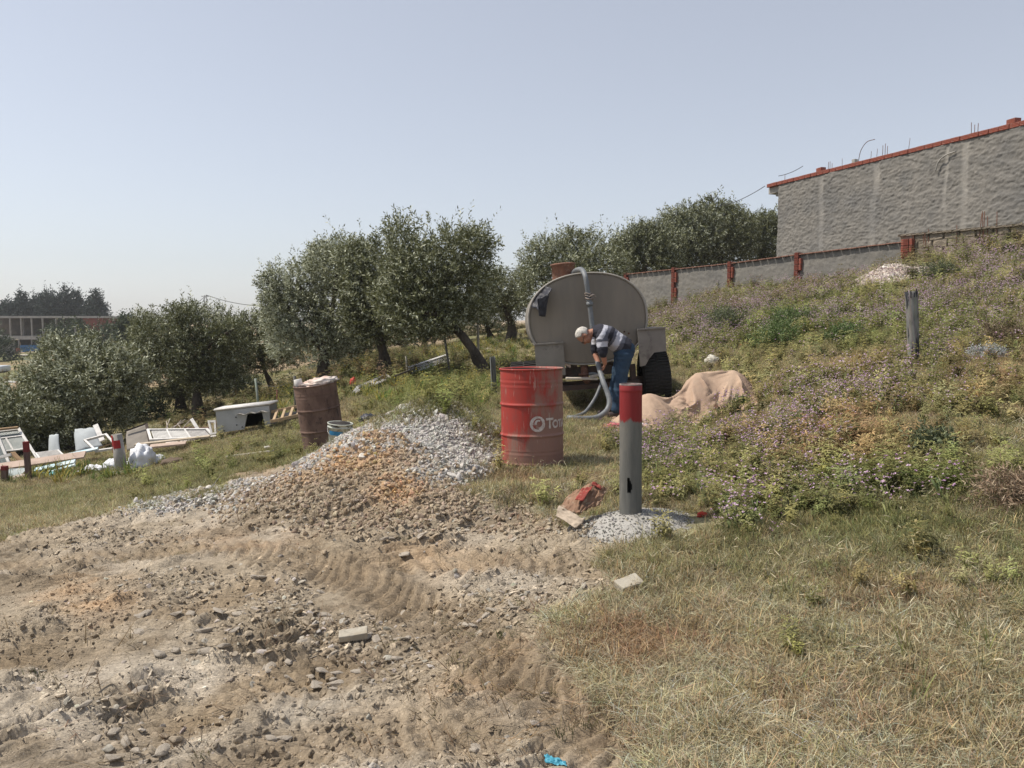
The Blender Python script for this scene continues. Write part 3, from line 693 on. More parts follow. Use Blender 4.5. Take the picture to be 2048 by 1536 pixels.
def put(name, variants, x, y, sc, cols, label, tilt=.15, align=.6, sink=.0, zs=None):
    n = len(x); z = H1(x, y) + mound_h(x, y)
    dm = dirt_mask(x, y, z); z = z + relief(x, y, z, dm)
    g = gnormal(x, y) * align
    rot = np.stack([g[:, 1] * -1 + tilt * np.random.randn(n) * 1.0, g[:, 0] + tilt * np.random.randn(n), np.zeros(n)], -1)
    # yaw first, then lean with the slope: euler XYZ applies x, y then z, so turn the lean into the yawed frame
    yaw = np.random.rand(n) * 6.283
    c, s = np.cos(yaw), np.sin(yaw); rx = rot[:, 0] * c + rot[:, 1] * s; ry = -rot[:, 0] * s + rot[:, 1] * c
    sc3 = np.stack([sc, sc, sc if zs is None else sc * zs], -1)
    return scatter(name, variants, np.stack([x, y, z - sink * sc], -1), np.stack([rx, ry, yaw], -1), sc3, np.random.randint(0, len(variants), n), cols, label)
def jit(c, n, v=.18, h=.06):
    return np.clip(np.array(c)[None] * (1 + v * np.random.randn(n))[:, None] * (1 + h * np.random.randn(n, 3)), .01, .95)
def pick(m): return np.random.rand(len(m)) < m
def field(x, y):
    z = H1(x, y); px, py = proj(x, y, z); return z, px, py
def in_things(x, y):
    """where no plant can stand: under the barrels, tank wheels, posts and mound"""
    m = np.zeros(len(x), bool)
    for p, r in KEEP: m |= (x - p[0]) ** 2 + (y - p[1]) ** 2 < r * r
    return m
KEEP = []
def keep(p, r): KEEP.append(((p[0], p[1]), r))
# ------------------------------------------------------------------ plants that cover the ground
def lerp(a, b, t): return a + (b - a) * t[:, None]
def plant_cover():
    # ---- colour fields, in terms of what grows where
    def colour(px, py, x, y, base):
        n = len(px); c = np.tile(np.array(base), (n, 1))
        g = blobs(px, py, [(1750,1060,220,60,.9),(1830,980,200,50,.8),(1620,1040,90,40,.6),(620,930,150,60,.7),(430,960,200,60,.6),(200,1000,300,60,.35),(1560,650,200,60,.7),(850,800,150,60,.7),(1720,650,250,60,.6),(1350,930,120,80,.4),(1600,1290,60,30,.6),(2040,1120,80,120,.5),(1500,1100,200,60,.4)])
        g = np.clip(g + .35 * (vnoise(x * 1.1, y * 1.1, 301) - .3), 0, 1)
        c = lerp(c, np.tile((.24, .275, .09), (n, 1)), g * .8)
        r = blobs(px, py, [(1640,870,170,80,.9),(1990,760,100,60,.7),(1860,880,90,60,.6),(1100,960,120,30,.8),(1350,1250,120,80,.8),(1780,1180,120,30,.6),(1700,740,120,30,.5),(1400,1330,120,60,.8),(1280,1270,130,70,.9),(1250,1420,90,60,.7),(1550,1400,120,40,.5),(1900,1330,100,40,.5),(1500,890,80,40,.6)])
        c = lerp(c, np.tile((.52, .32, .19), (n, 1)), .8 * np.clip(r * sstep(.2, .6, vnoise(x * 2.6, y * 2.6, 302)), 0, 1))
        return np.clip(c * (1 + .30 * np.random.randn(n))[:, None] * (1 + .05 * np.random.randn(n, 3)), .015, .9)
    def cover(x, y):
        z, px, py = field(x, y); return 1 - dirt_mask(x, y, z), px, py
    # straw, dense and flattened near the camera
    x, y = sample(95000, 2.2, 34, .55); d, px, py = cover(x, y)
    w_ = d * (.40 + .75 * sstep(800, 1250, py)) * (1 - .6 * blobs(px, py, [(1700,1050,250,60)])) * (.22 + 1.0 * sstep(.22, .7, vnoise(x * 1.9, y * 1.9, 310) * .6 + .4 * vnoise(x * 5, y * 5, 340)))
    w_ = w_ * (1 - .55 * np.clip(blobs(px, py, [(1270,1280,140,70),(1240,1420,90,80)]), 0, 1))
    m = pick(w_) & ~in_things(x, y); x, y, px, py = x[m], y[m], px[m], py[m]
    put('dry_grass', STRAW, x, y, (.75 + .5 * np.random.rand(len(x))) * (1 + .035 * np.clip(y - 4, 0, 30)), colour(px, py, x, y, (.86, .75, .50)), 'flattened dry straw coloured grass over the slope', .12)
    # short green grass and fine ground cover
    x, y = sample(90000, 2.2, 36, .6); d, px, py = cover(x, y)
    w_ = d * (.35 + .75 * vnoise(x * 1.9, y * 1.9, 311)) * (1 - .88 * sstep(1080, 1280, py))
    m = pick(w_) & ~in_things(x, y); x, y, px, py = x[m], y[m], px[m], py[m]
    put('grass', GREEN, x, y, (.6 + .6 * np.random.rand(len(x))) * (1 + .04 * np.clip(y - 4, 0, 30)), colour(px, py, x, y, (.45, .42, .20)), 'olive green grass growing over the slope', .2)
    x, y = sample(60000, 2.2, 20, .6); d, px, py = cover(x, y); m = pick(d * .8) & ~in_things(x, y); x, y, px, py = x[m], y[m], px[m], py[m]
    put('thatch', FINE, x, y, (.8 + .6 * np.random.rand(len(x))) * (1 + .05 * np.clip(y - 4, 0, 30)), colour(px, py, x, y, (.60, .475, .30)), 'short withered thatch between the grass tufts', .15)
    # leafy weeds
    x, y = sample(38000, 2.6, 30, .8); d, px, py = cover(x, y)
    w_ = d * np.clip(blobs(px, py, [(1640,890,300,90,.9),(1750,760,420,110,.8),(1600,640,500,80,.9),(1580,1000,300,65,.9),(1750,950,300,80,.9),(700,880,200,60,.15),(500,950,250,60,.12),(980,860,120,60,.15),(1900,560,260,60,.9),(1400,620,120,60,.8),(1340,1075,30,20,.5),(880,790,130,40,.7),(1600,1290,60,25,.2),(1900,1160,200,70,.12),(1500,1160,200,50,.12)]), 0, 1) * (.25 + .9 * sstep(.2, .8, vnoise(x * 1.8, y * 1.8, 312)))
    m = pick(w_) & ~in_things(x, y); x, y, px, py = x[m], y[m], px[m], py[m]
    c = colour(px, py, x, y, (.38, .355, .165))
    put('leafy_weeds', WEED, x, y, (.6 + .9 * np.random.rand(len(x)) ** 2) * (1 + .035 * np.clip(y - 4, 0, 20)), c, 'low leafy weeds among the grass', .2)
    # lilac flowers on the slope, thicker uphill
    x, y = sample(56000, 3.5, 30, 1.1); d, px, py = cover(x, y)
    w_ = d * np.clip(blobs(px, py, [(1560,880,150,60,.55),(1700,800,240,50,.55),(1330,940,80,50,.6),(1500,640,230,35,.8),(1400,650,110,60,.8),(1600,620,320,40,1.0),(1750,600,280,40,1.0),(1980,540,140,40,1.0),(1850,650,250,60,.4),(1640,950,120,80,.45),(1420,1040,120,40,.5),(1900,700,200,40,.5),(1320,900,120,30,.3),(1700,1000,200,40,.3),(1470,830,80,25,.6),(2000,600,150,50,.6)]), 0, 1) * sstep(.25, .6, vnoise(x * 1.2, y * 1.2, 313))
    m = pick(w_) & ~in_things(x, y); x, y = x[m], y[m]
    put('purple_wildflowers', PURPLE, x, y, (.6 + .5 * np.random.rand(len(x))) * (1 + .025 * np.clip(y - 4, 0, 20)), jit((.30, .31, .15), len(x)), 'lilac flowering weeds spread over the upper slope', .15)
    # wild barley with pale seed heads
    x, y = sample(6500, 2.2, 12, .6); d, px, py = cover(x, y)
    w_ = .55 * d * np.clip(blobs(px, py, [(1750,960,150,50,1.6),(1850,1250,250,180,.35),(2040,950,60,80,1),(1400,1130,120,60,.6),(1600,1150,200,80,.3),(1060,950,100,25,.7),(1130,1200,80,50,.3),(1300,1070,60,30,.8),(2000,1100,100,80,.5)]), 0, 1)
    m = pick(w_) & ~in_things(x, y); x, y = x[m], y[m]
    put('wild_barley', BARLEY, x, y, .7 + .5 * np.random.rand(len(x)), jit((.34, .33, .16), len(x)), 'wild barley with pale bristly seed heads', .25)
    # strap leaved plants beside the olive trees
    x, y = sample(16000, 11, 34, 1.2); d, px, py = cover(x, y)
    w_ = np.clip(blobs(px, py, [(780,780,140,30,.7),(880,750,110,45,.7),(990,700,80,45,.6),(620,790,60,30,.4),(570,800,50,35,.6),(120,955,150,16,.8),(930,725,80,35,.6)]), 0, 1) * sstep(.2, .7, vnoise(x * .9, y * .9, 315))
    m = pick(w_) & ~in_things(x, y); x, y, px, py = x[m], y[m], px[m], py[m]
    c = lerp(jit((.15, .22, .06), len(x), .35), jit((.42, .36, .10), len(x), .3), (np.random.rand(len(x)) < .38).astype(float))
    put('strap_leaved_plants', BROAD, x, y, .7 + .5 * np.random.rand(len(x)), c, 'bright green strap leaved plants along the field edge', .2)
    x, y = sample(2600, 9, 30, 1.2); d, px, py = cover(x, y)
    m = pick(np.clip(blobs(px, py, [(800,740,180,60,.7),(960,720,70,60,.6),(590,790,40,30,.8),(1560,563,25,8,1),(2040,470,30,14,1),(1990,505,40,14,.6),(760,700,60,30,.6)]), 0, 1)); x, y = x[m], y[m]
    put('yellow_wildflowers', YELLOW, x, y, .7 + .6 * np.random.rand(len(x)), jit((.18, .21, .06), len(x)), 'yellow flowering weeds at the field edge', .15)
    # rough scrub in the olive grove
    x, y = sample(9000, 18, 75, 1.3, .7); z, px, py = field(x, y); m = pick(np.where(px < 1250, .5 * sstep(.35, .7, vnoise(x * .25, y * .25, 320)), .5)); x, y = x[m], y[m]
    put('scrub', WEED, x, y, 1.8 + 1.6 * np.random.rand(len(x)), lerp(jit((.25, .19, .11), len(x)), jit((.12, .14, .05), len(x)), np.random.rand(len(x))), 'dry scrub on the ground of the olive grove', .1)
    # twigs and straw bits on the bare dirt
    x, y = sample(4500, 2.2, 9, .6); z, px, py = field(x, y); dd = dirt_mask(x, y, z)
    m = pick(dd * np.clip(.10 + blobs(px, py, [(1050,1330,200,150,.9),(950,1430,180,80,.9),(1150,1240,150,60,.9),(560,1080,200,30,.3),(1100,1080,120,25,.8),(330,1500,120,40,.4),(900,1010,120,30,.4)]), 0, 1)); x, y = x[m], y[m]
    put('dry_twigs', TWIG, x, y, .45 + .5 * np.random.rand(len(x)), jit((.34, .25, .15), len(x)), 'dry twigs and straw scattered on the dirt', .1)
    x, y = sample(2500, 2.2, 9, .6); z, px, py = field(x, y); dd = dirt_mask(x, y, z)
    m = pick(dd * blobs(px, py, [(560,1100,250,30,.25),(1100,1240,180,60,.5),(350,1520,80,20,.8),(60,1340,30,15,.6),(930,1400,120,60,.3),(1150,1420,60,60,.4)])); x, y = x[m], y[m]
    put('sprouting_grass', GREEN, x, y, .45 + .4 * np.random.rand(len(x)), jit((.19, .185, .08), len(x)), 'a few grass sprouts in the dirt', .2)

def stone_cover():
    def scol(n, a, b): return lerp(jit(a, n, .12, .03), jit(b, n, .12, .03), np.random.rand(n))
    # crushed white stone of the heap
    n = 130000; x = np.random.uniform(-4.4, .45, n); y = np.random.uniform(5.15, 9.3, n); z = H1(x, y); px, py = proj(x, y, z); h = heap_h(x, y)
    wh = np.clip(blobs(px, py, [(860,865,170,50,1),(950,915,85,50,1),(700,890,200,30,1),(560,915,130,30,1),(450,960,120,30,1),(350,1010,140,25,.8),(880,960,70,25,.9),(990,945,30,20,1)]), 0, 1)
    dark = np.clip(blobs(px, py, [(720,940,95,46,1),(790,915,55,28,1),(650,975,140,40,1),(820,985,120,45,1),(540,990,80,30,.8),(700,1020,250,50,1),(760,880,50,14,1)]), 0, 1)
    back = (y > 8.25) & (h > .01)
    wp = np.where(back, .9, wh * (1 - dark)) * sstep(.0, .035, h)
    m = pick(wp * .65); xs, ys = x[m], y[m]
    s = .009 + .017 * np.random.rand(len(xs)) ** 1.6; s = np.where(np.random.rand(len(xs)) < .02, s * 1.8, s)
    put('crushed_white_stone', STONES, xs, ys, s, scol(len(xs), (.60, .575, .53), (.46, .435, .395)), 'heap of crushed white stone behind the brown dirt', .9, 0, -.25)
    ft = np.clip(blobs(px, py, [(860,1025,330,48,1),(1070,1050,110,30,1),(560,1010,150,30,.8)]), 0, 1) * dirt_mask(x, y, z) * (.35 + .65 * sstep(.3, .6, vnoise(x * 2.6, y * 2.6, 351)))
    m = pick(np.maximum(dark * .42 * sstep(.0, .04, h), ft * .40)); xs, ys = x[m], y[m]
    s = .006 + .022 * np.random.rand(len(xs)) ** 1.8
    pz, ppx, ppy = field(xs, ys); og = np.clip(blobs(ppx, ppy, [(700,905,95,42,1.2),(795,985,60,40,1),(840,885,60,20,.6),(640,935,70,22,.7)]), 0, 1)
    c = lerp(scol(len(xs), (.44, .36, .27), (.29, .22, .15)), jit((.52, .33, .175), len(xs)), np.clip(og * (.25 + .75 * np.random.rand(len(xs))), 0, 1))
    put('brown_stony_dirt', STONES + CLODS, xs, ys, s, c, 'brown and orange stony dirt dumped on the heap', .9, 0, -.2)
    # gravel and clods over the churned dirt
    x, y = sample(170000, 2.0, 9.5, .5, .8); z, px, py = field(x, y); dd = dirt_mask(x, y, z)
    cl = np.clip(.07 + blobs(px, py, [(850,1030,330,38,2.0),(1060,1050,110,25,2),(480,1180,230,70,.9),(620,1250,220,60,1),(700,1310,250,50,.9),(960,1215,170,45,1),(260,1420,170,60,.8),(230,1500,120,40,.8),(620,1370,60,25,.9),(850,1060,260,35,1.2),(1050,1040,130,30,1.2),(150,1060,200,40,1),(400,1020,180,25,1),(1150,1180,90,30,.9),(60,1120,80,30,.7),(870,1260,80,40,.8),(960,1480,60,40,.5),(1110,1380,80,40,.4),(560,1030,200,25,.8)]), 0, 1)
    cl = cl * (.12 + 1.1 * sstep(.35, .65, vnoise(x * 2.3, y * 2.3, 330)))
    ac, al = rut_fields(x, y); cl = cl * (1 - .8 * np.exp(-np.abs(ac) ** 4) * (py > 1090))
    m = pick(dd * cl * .62); xs, ys = x[m], y[m]
    s = .005 + .024 * np.random.rand(len(xs)) ** 3.2
    zz = H1(xs, ys); ga = ground_albedo(xs, ys, zz, np.ones(len(xs))); c = ga * (1.05 + .28 * np.random.randn(len(xs)))[:, None]; c = lerp(c, scol(len(xs), (.45, .41, .355), (.33, .29, .24)), (np.random.rand(len(xs)) < .22).astype(float)); c = np.clip(c, .05, .7)
    put('gravel', STONES + CLODS[:2], xs, ys, s, c, 'loose angular stones and clods trodden into the dirt', .5, .5, .12, .62)
    x, y = sample(150000, 2.0, 8.5, .3, .8); z, px, py = field(x, y); dd = dirt_mask(x, y, z); ac, al = rut_fields(x, y); m = pick(dd * (.10 + .8 * sstep(.4, .65, vnoise(x * 2.3, y * 2.3, 330))) * (1 - .85 * np.exp(-np.abs(ac) ** 4))); xs, ys = x[m], y[m]
    ga = ground_albedo(xs, ys, H1(xs, ys), np.ones(len(xs))) * (1.1 + .25 * np.random.randn(len(xs)))[:, None]
    put('grit', STONES[:5], xs, ys, .0025 + .006 * np.random.rand(len(xs)) ** 2, np.clip(ga, .05, .7), 'fine grit and crumbs over the dirt', .5, .4, .1, .6)
    m = pick(dd * .22 * sstep(.45, .7, vnoise(x * 1.25, y * 1.5, 19))); xs, ys = x[m], y[m]; s = .004 + .016 * np.random.rand(len(xs)) ** 2.5
    put('dirt_clods', CLODS, xs, ys, s, np.clip(ground_albedo(xs, ys, H1(xs, ys), np.ones(len(xs))) * (.9 + .2 * np.random.randn(len(xs)))[:, None], .05, .6), 'crumbled brown clods of earth', .8, .3, .1)
    # grit of the concrete foot round the pipe
    n = 1500; a = np.random.rand(n) * 6.28; r = np.sqrt(np.random.rand(n)) * .40; x = PIPE.x + r * np.cos(a); y = PIPE.y + r * np.sin(a) * .95
    m = r > .075; x, y = x[m], y[m]
    put('concrete_grit', STONES, x, y, .004 + .006 * np.random.rand(len(x)), scol(len(x), (.40, .385, .355), (.31, .295, .27)), 'gritty pale mortar round the foot of the pipe', .9, 0, -.1)
    # pale rubble by the far wall
    n = 3500; c0 = RUB; a = np.random.rand(n) * 6.28; r = np.sqrt(np.random.rand(n)); x = c0.x + r * np.cos(a) * 1.25; y = c0.y + r * np.sin(a) * 1.0
    zz = np.clip(1 - r, 0, 1) * .36
    o = put('rubble', STONES, x, y, .03 + .05 * np.random.rand(n), scol(n, (.58, .53, .47), (.47, .38, .33)), 'pale rubble tipped against the far garden wall', .9, 0, -.2)
    co = np.empty(n * 3); o.data.attributes['position'].data.foreach_get('vector', co); co = co.reshape(-1, 3); co[:, 2] += zz; o.data.attributes['position'].data.foreach_set('vector', co.ravel())

def big_stones():
    """the stones of the churned dirt that show largest, each a thing"""
    sm = M('stone_grey', (.47, .42, .355), (.33, .28, .22), 9, .9, bump=.6, bscale=50, c3=(.24, .19, .14))
    ms = [rock_mesh('loose_stone', 500 + i, .55, 15, [sm], 1.25) for i in range(8)]
    spots = []
    q = random.Random(5)
    regs = [(620,1370,60,22,6),(560,1330,40,14,3),(290,1240,50,22,5),(430,1240,60,20,4),(700,1330,120,30,8),(480,1290,120,40,8),(900,1210,90,35,8),(1000,1210,70,30,6),(230,1400,60,25,6),(240,1500,70,30,8),(130,1440,60,30,4),(780,1270,90,30,5),(860,1080,130,25,8),(1030,1060,90,20,6),(1130,1190,60,18,4),(760,1290,60,30,4),(340,1330,70,30,3),(600,1180,120,30,5),(960,1500,30,20,2),(550,1460,60,30,2),(690,1240,60,20,3)]
    for cx, cy, rx, ry, n in regs:
        for _ in range(n): spots.append((cx + q.gauss(0, rx * .6), cy + q.gauss(0, ry * .6)))
    for i, (px, py) in enumerate(spots):
        g = _gpt(px, py); s = q.uniform(.020, .045) * (1.0 if py < 1300 else .9)
        x, y = float(g[0]), float(g[1]); X, Y = np.array([x]), np.array([y]); z = H1(X, Y); z = z + relief(X, Y, z, np.ones(1))
        o = link('loose_stone', ms[i % 8], None, None, (x, y, float(z[0]) + s * .15), (q.uniform(-.3, .3), q.uniform(-.3, .3), q.uniform(0, 6.28)))
        o.scale = (s * q.uniform(.8, 1.4), s * q.uniform(.7, 1.1), s * q.uniform(.7, 1.1))
        tag(o, 'loose pale angular stone lying on the churned dirt', 'stone', 'loose stones on the churned dirt')

# ------------------------------------------------------------------ trees
BARK = M('olive_bark', (.085, .068, .052), (.045, .036, .029), 9, .95, bump=.9, bscale=18, dist=.03, c3=(.13, .11, .09), stretch=(1, 1, .35))
LEAF = leaf_mat('olive_leaf', .22); PINE = leaf_mat('pine_needles', .1, .8)
def crown_mesh(name, lumps, n_twig, leaf=(.095, .033), tw=.26, per=14, seed=0, dark=(.045, .054, .022), mid=(.165, .172, .072), silver=(.48, .50, .37), psil=.22, droop=0, mat=None, up=.55, shoots=0.11):
    q = np.random.RandomState(seed); lumps = np.array(lumps, float)          # x,y,z,rx,ry,rz
    vol = (lumps[:, 3] * lumps[:, 4] + lumps[:, 3] * lumps[:, 5]); pr = vol / vol.sum()
    k = q.choice(len(lumps), n_twig, p=pr); L_ = lumps[k]
    d = q.normal(size=(n_twig, 3)); d /= np.linalg.norm(d, axis=1)[:, None]
    r = (.35 + .65 * q.rand(n_twig) ** .45)
    nz = vnoise3(d * 2.6 + k[:, None] * 7.3 + 20, seed + 3) * .7 + vnoise3(d * 6 + k[:, None] * 3.1 + 40, seed + 4) * .3
    r = r * (.46 + 1.06 * nz)
    sh = q.rand(n_twig) < shoots; r = np.where(sh, r * 1.14 + .03, r)
    p = L_[:, :3] + d * r[:, None] * L_[:, 3:]
    td = d * .8 + np.array([0, 0, up - droop])[None] + q.normal(size=(n_twig, 3)) * .45; td /= np.linalg.norm(td, axis=1)[:, None]
    m = n_twig * per
    P_ = np.repeat(p, per, 0); D = np.repeat(td, per, 0); t = np.tile(np.linspace(0, 1, per), n_twig)
    tl = np.repeat(tw * (.6 + .7 * q.rand(n_twig)) * np.where(sh, 1.9, 1), per)
    base = P_ + D * (t * tl)[:, None] + np.array([0, 0, -1])[None] * ((t ** 2) * tl * droop * .5)[:, None]
    a = np.cross(D, np.array([.31, .22, .92])[None]); a /= np.linalg.norm(a, axis=1)[:, None] + 1e-9; b = np.cross(D, a)
    th = np.arange(m) * 2.4 + q.rand(m); rad = a * np.cos(th)[:, None] + b * np.sin(th)[:, None]
    ld = D * .65 + rad * .8 + q.normal(size=(m, 3)) * .2; ld /= np.linalg.norm(ld, axis=1)[:, None]
    sd = np.cross(ld, D + q.normal(size=(m, 3)) * .5); sd /= np.linalg.norm(sd, axis=1)[:, None] + 1e-9
    ln = leaf[0] * (.65 + .7 * q.rand(m)); wd = leaf[1] * (.7 + .6 * q.rand(m))
    v0 = base; v1 = base + ld * (ln * .5)[:, None] + sd * (wd * .5)[:, None]; v2 = base + ld * ln[:, None]; v3 = base + ld * (ln * .5)[:, None] - sd * (wd * .5)[:, None]
    V = np.stack([v0, v1, v2, v3], 1).reshape(-1, 3); f = np.arange(m * 4).reshape(-1, 4)
    cl = vnoise3(P_ * 1.3 + 50, seed + 8)
    c = np.array(dark)[None] + (np.array(mid) - np.array(dark))[None] * np.clip(q.rand(m) * .8 + cl * .5, 0, 1.2)[:, None]
    s = q.rand(m) < psil * (.4 + 1.2 * cl); c = np.where(s[:, None], np.array(silver)[None] * (.7 + .5 * q.rand(m))[:, None], c)
    return npmesh(name, V, f, np.repeat(c, 4, 0), mats=[mat or LEAF])
def tree(name, label, base, trunk, lumps, d, n, seed, r0=.18, group='olive trees', cat='olive tree', limbs=5, bark=None, back=.85, **kw):
    """base: ground point; trunk, lumps in photo pixels at distance d, turned into metres"""
    o = empty(name, label, cat, base, (0, 0, 0), group); B = Vector(base); q = random.Random(seed)
    tp = [P(a, b, d) - B for a, b in trunk]; tp[0] = Vector((tp[0].x, tp[0].y, -.15))
    for i, t in enumerate(tp[1:]): t.y += .12 * math.sin(seed + i * 1.7)
    L_ = []; n = int(n * 1.25)
    for k, l in enumerate(lumps):
        off = l[4] if len(l) > 4 else q.uniform(-.5, .5)
        c = P(l[0], l[1], d) - B; rx = l[2] * 1.05 * d / F; rz = l[3] * 1.05 * d / F
        L_.append((c.x, c.y + off, c.z, rx, max(rx, rz) * back, rz))
    path = grow(tp, 4); bm = bmesh.new(); m = len(path)
    tube(bm, path, [r0 * (1.22 - .55 * min(i / m * 2.2, 1) + .05) * (1 - .35 * i / m) for i in range(m)], 12, knobble=.13, seed=seed)
    top = path[-1]; st_ = path[int(m * .62)]
    for k, l in enumerate(L_[:max(limbs, 3)] if limbs else []):
        e = Vector(l[:3]); s = st_ if k % 2 else top; mid = s.lerp(e, .5) + Vector((q.uniform(-.15, .15), q.uniform(-.15, .15), q.uniform(-.1, .15)))
        pp = grow([s, mid, e, e + (e - mid) * .4], 4); tube(bm, pp, [r0 * .5 * (1 - .85 * i / len(pp)) for i in range(len(pp))], 8, knobble=.1, seed=seed + k)
    me = bpy.data.meshes.new('trunk'); bmesh.ops.recalc_face_normals(bm, faces=bm.faces); bm.to_mesh(me); bm.free()
    link('trunk', me, [bark or BARK], o)
    link('crown', crown_mesh('crown', L_, n, seed=seed, **kw), None, o)
    return o
def build_trees():
    T = [
     ('olive tree with thick trunk leaning left beside the galvanised post', (965,757), 19, [(965,757),(962,735),(948,703),(925,672),(893,640),(870,600)], [(880,555,92,80),(800,500,30,62),(930,510,52,46),(850,625,68,46),(905,595,75,58),(800,600,48,60),(958,492,22,26),(830,560,60,60),(790,455,18,26)], 2300, dict(r0=.165,psil=.2)),
     ('bushy olive tree with short thick trunk just left of the leaning one', (770,750), 21, [(770,750),(768,720),(764,690),(755,640)], [(755,560,55,72),(725,545,40,50),(768,625,62,50),(740,640,48,44),(720,600,40,50),(705,510,28,22)], 1600, dict(r0=.2,psil=.25)),
     ('silvery olive tree with straight trunk behind the rusty barrel', (645,762), 22.5, [(645,762),(648,730),(650,700),(640,650)], [(640,540,42,44),(685,530,50,42),(600,575,45,38),(545,570,22,28),(600,640,55,52),(560,612,38,36),(575,690,30,32),(680,630,45,66),(650,690,50,34),(640,508,16,18),(548,630,24,40)], 2300, dict(r0=.2,psil=.62)),
     ('small dark olive tree with thin leaning trunk right of the white cabinet', (553,785), 27, [(553,785),(541,762),(528,735),(520,700)], [(520,690,55,54),(500,660,36,30),(556,700,36,46),(492,722,32,28),(478,690,22,28),(525,640,25,18)], 900, dict(r0=.12,psil=.14)),
     ('tall olive tree with forked trunk behind the white cabinet', (403,836), 24, [(403,836),(398,805),(394,770),(400,710)], [(400,665,74,44),(440,705,46,52),(385,720,66,50),(345,640,24,20),(465,665,26,26),(430,755,44,26),(370,630,32,20),(300,660,26,30),(400,760,44,26)], 2000, dict(r0=.2,psil=.18)),
     ('olive tree with a stout trunk left of the forked trunk', (360,828), 25.8, [(360,828),(362,800),(356,770),(350,720)], [(320,690,46,46),(330,745,56,46),(295,720,36,46),(350,785,36,20),(290,660,22,24),(275,735,14,24)], 1300, dict(r0=.2,psil=.15)),
     ('broad pale olive tree standing over the discarded boards at far left', (130,905), 20, [(130,905),(133,870),(145,830),(160,780)], [(200,765,78,56),(130,745,56,50),(240,750,54,46),(165,708,42,26),(170,825,66,44),(95,800,44,46),(60,760,24,34),(135,690,16,14),(100,850,30,36)], 2600, dict(r0=.2,psil=.42,mid=(.20,.205,.095))),
     ('low round olive tree at the left edge behind the window frames', (38,915), 18.5, [(38,915),(36,890),(34,860)], [(40,842,58,42),(8,812,46,36),(88,866,36,34),(-30,850,50,50),(60,880,40,24)], 1100, dict(r0=.1,psil=.28)),
     ('small olive tree with two dark stems right of the pale fence pole', (1020,675), 30, [(1020,675),(1024,655),(1016,630),(1010,600)], [(1000,585,40,42),(1025,615,28,30),(985,560,20,20),(1035,585,24,40),(965,600,28,34)], 900, dict(r0=.2,psil=.2)),
     ('olive tree whose crown rises left behind the tank', (1105,690), 26, [(1105,690),(1108,660),(1112,620),(1115,580)], [(1112,530,52,52),(1080,512,30,34),(1160,500,42,34),(1140,476,22,16),(1200,535,44,48),(1070,580,28,42),(1060,550,20,30),(1155,560,50,50)], 1700, dict(r0=.2,psil=.26)),
     ('olive tree behind the tank top, left end of the wall', (1285,600), 38, [(1285,610),(1286,570),(1288,530)], [(1290,510,56,50),(1258,490,26,24),(1320,500,50,44),(1240,520,30,36),(1300,468,30,18)], 1500, dict(r0=.24,psil=.26,leaf=(.13,.048),tw=.34)),
     ('tall olive tree behind the first wall panel', (1365,595), 41, [(1365,595),(1367,550),(1372,510)], [(1375,482,62,46),(1352,446,30,18),(1400,450,40,30),(1340,500,44,44),(1380,520,60,34),(1375,428,20,14)], 1800, dict(r0=.26,psil=.22,leaf=(.14,.05),tw=.36)),
     ('tallest olive tree behind the middle of the wall', (1445,580), 42, [(1445,580),(1444,540),(1440,490)], [(1440,455,44,42),(1428,412,20,16),(1470,470,36,40),(1410,470,30,36),(1450,500,50,36),(1462,430,22,20)], 1500, dict(r0=.26,psil=.16,leaf=(.14,.05),tw=.36)),
     ('dark olive tree close against the corner of the building', (1525,570), 44, [(1525,575),(1524,540),(1520,500)], [(1520,490,44,46),(1548,448,14,20),(1500,470,30,32),(1545,500,34,50),(1535,455,30,24)], 1300, dict(r0=.26,psil=.12,leaf=(.14,.05),tw=.36)),
     ('small olive tree far back between two trunks, left one', (807,714), 33, [(807,714),(808,695),(803,670)], [(800,660,40,24),(770,670,34,20),(830,655,36,24)], 500, dict(r0=.2,psil=.12)),
     ('small olive tree far back with a forked stem, right one', (850,702), 34, [(850,702),(849,685),(856,665)], [(865,650,44,26),(900,640,30,26),(840,650,30,20)], 500, dict(r0=.2,psil=.12)),
     ('thin young olive tree far back beside the forked one', (868,702), 37, [(868,702),(866,688),(876,670),(878,650)], [(885,640,36,24),(910,650,22,20)], 350, dict(r0=.1,psil=.12)),
     ('shadowy olive tree at the back of the grove, between two trunks', (700,740), 31, [(700,740),(702,715),(700,680)], [(700,690,44,34),(720,660,40,30),(670,680,30,34),(735,690,26,26)], 700, dict(r0=.2,psil=.12)),
     ('olive tree with two thin trunks behind the pale fence pole', (985,682), 33, [(985,682),(978,665),(970,640)], [(960,620,36,34),(990,640,30,26),(940,640,26,26)], 500, dict(r0=.16,psil=.14)),
    ]
    for i, (lab, b, d, tr, lu, n, kw) in enumerate(T):
        g = G(b[0], b[1], d); tree('olive_tree', lab, g, tr, lu, d, n, 40 + i * 7, **kw)
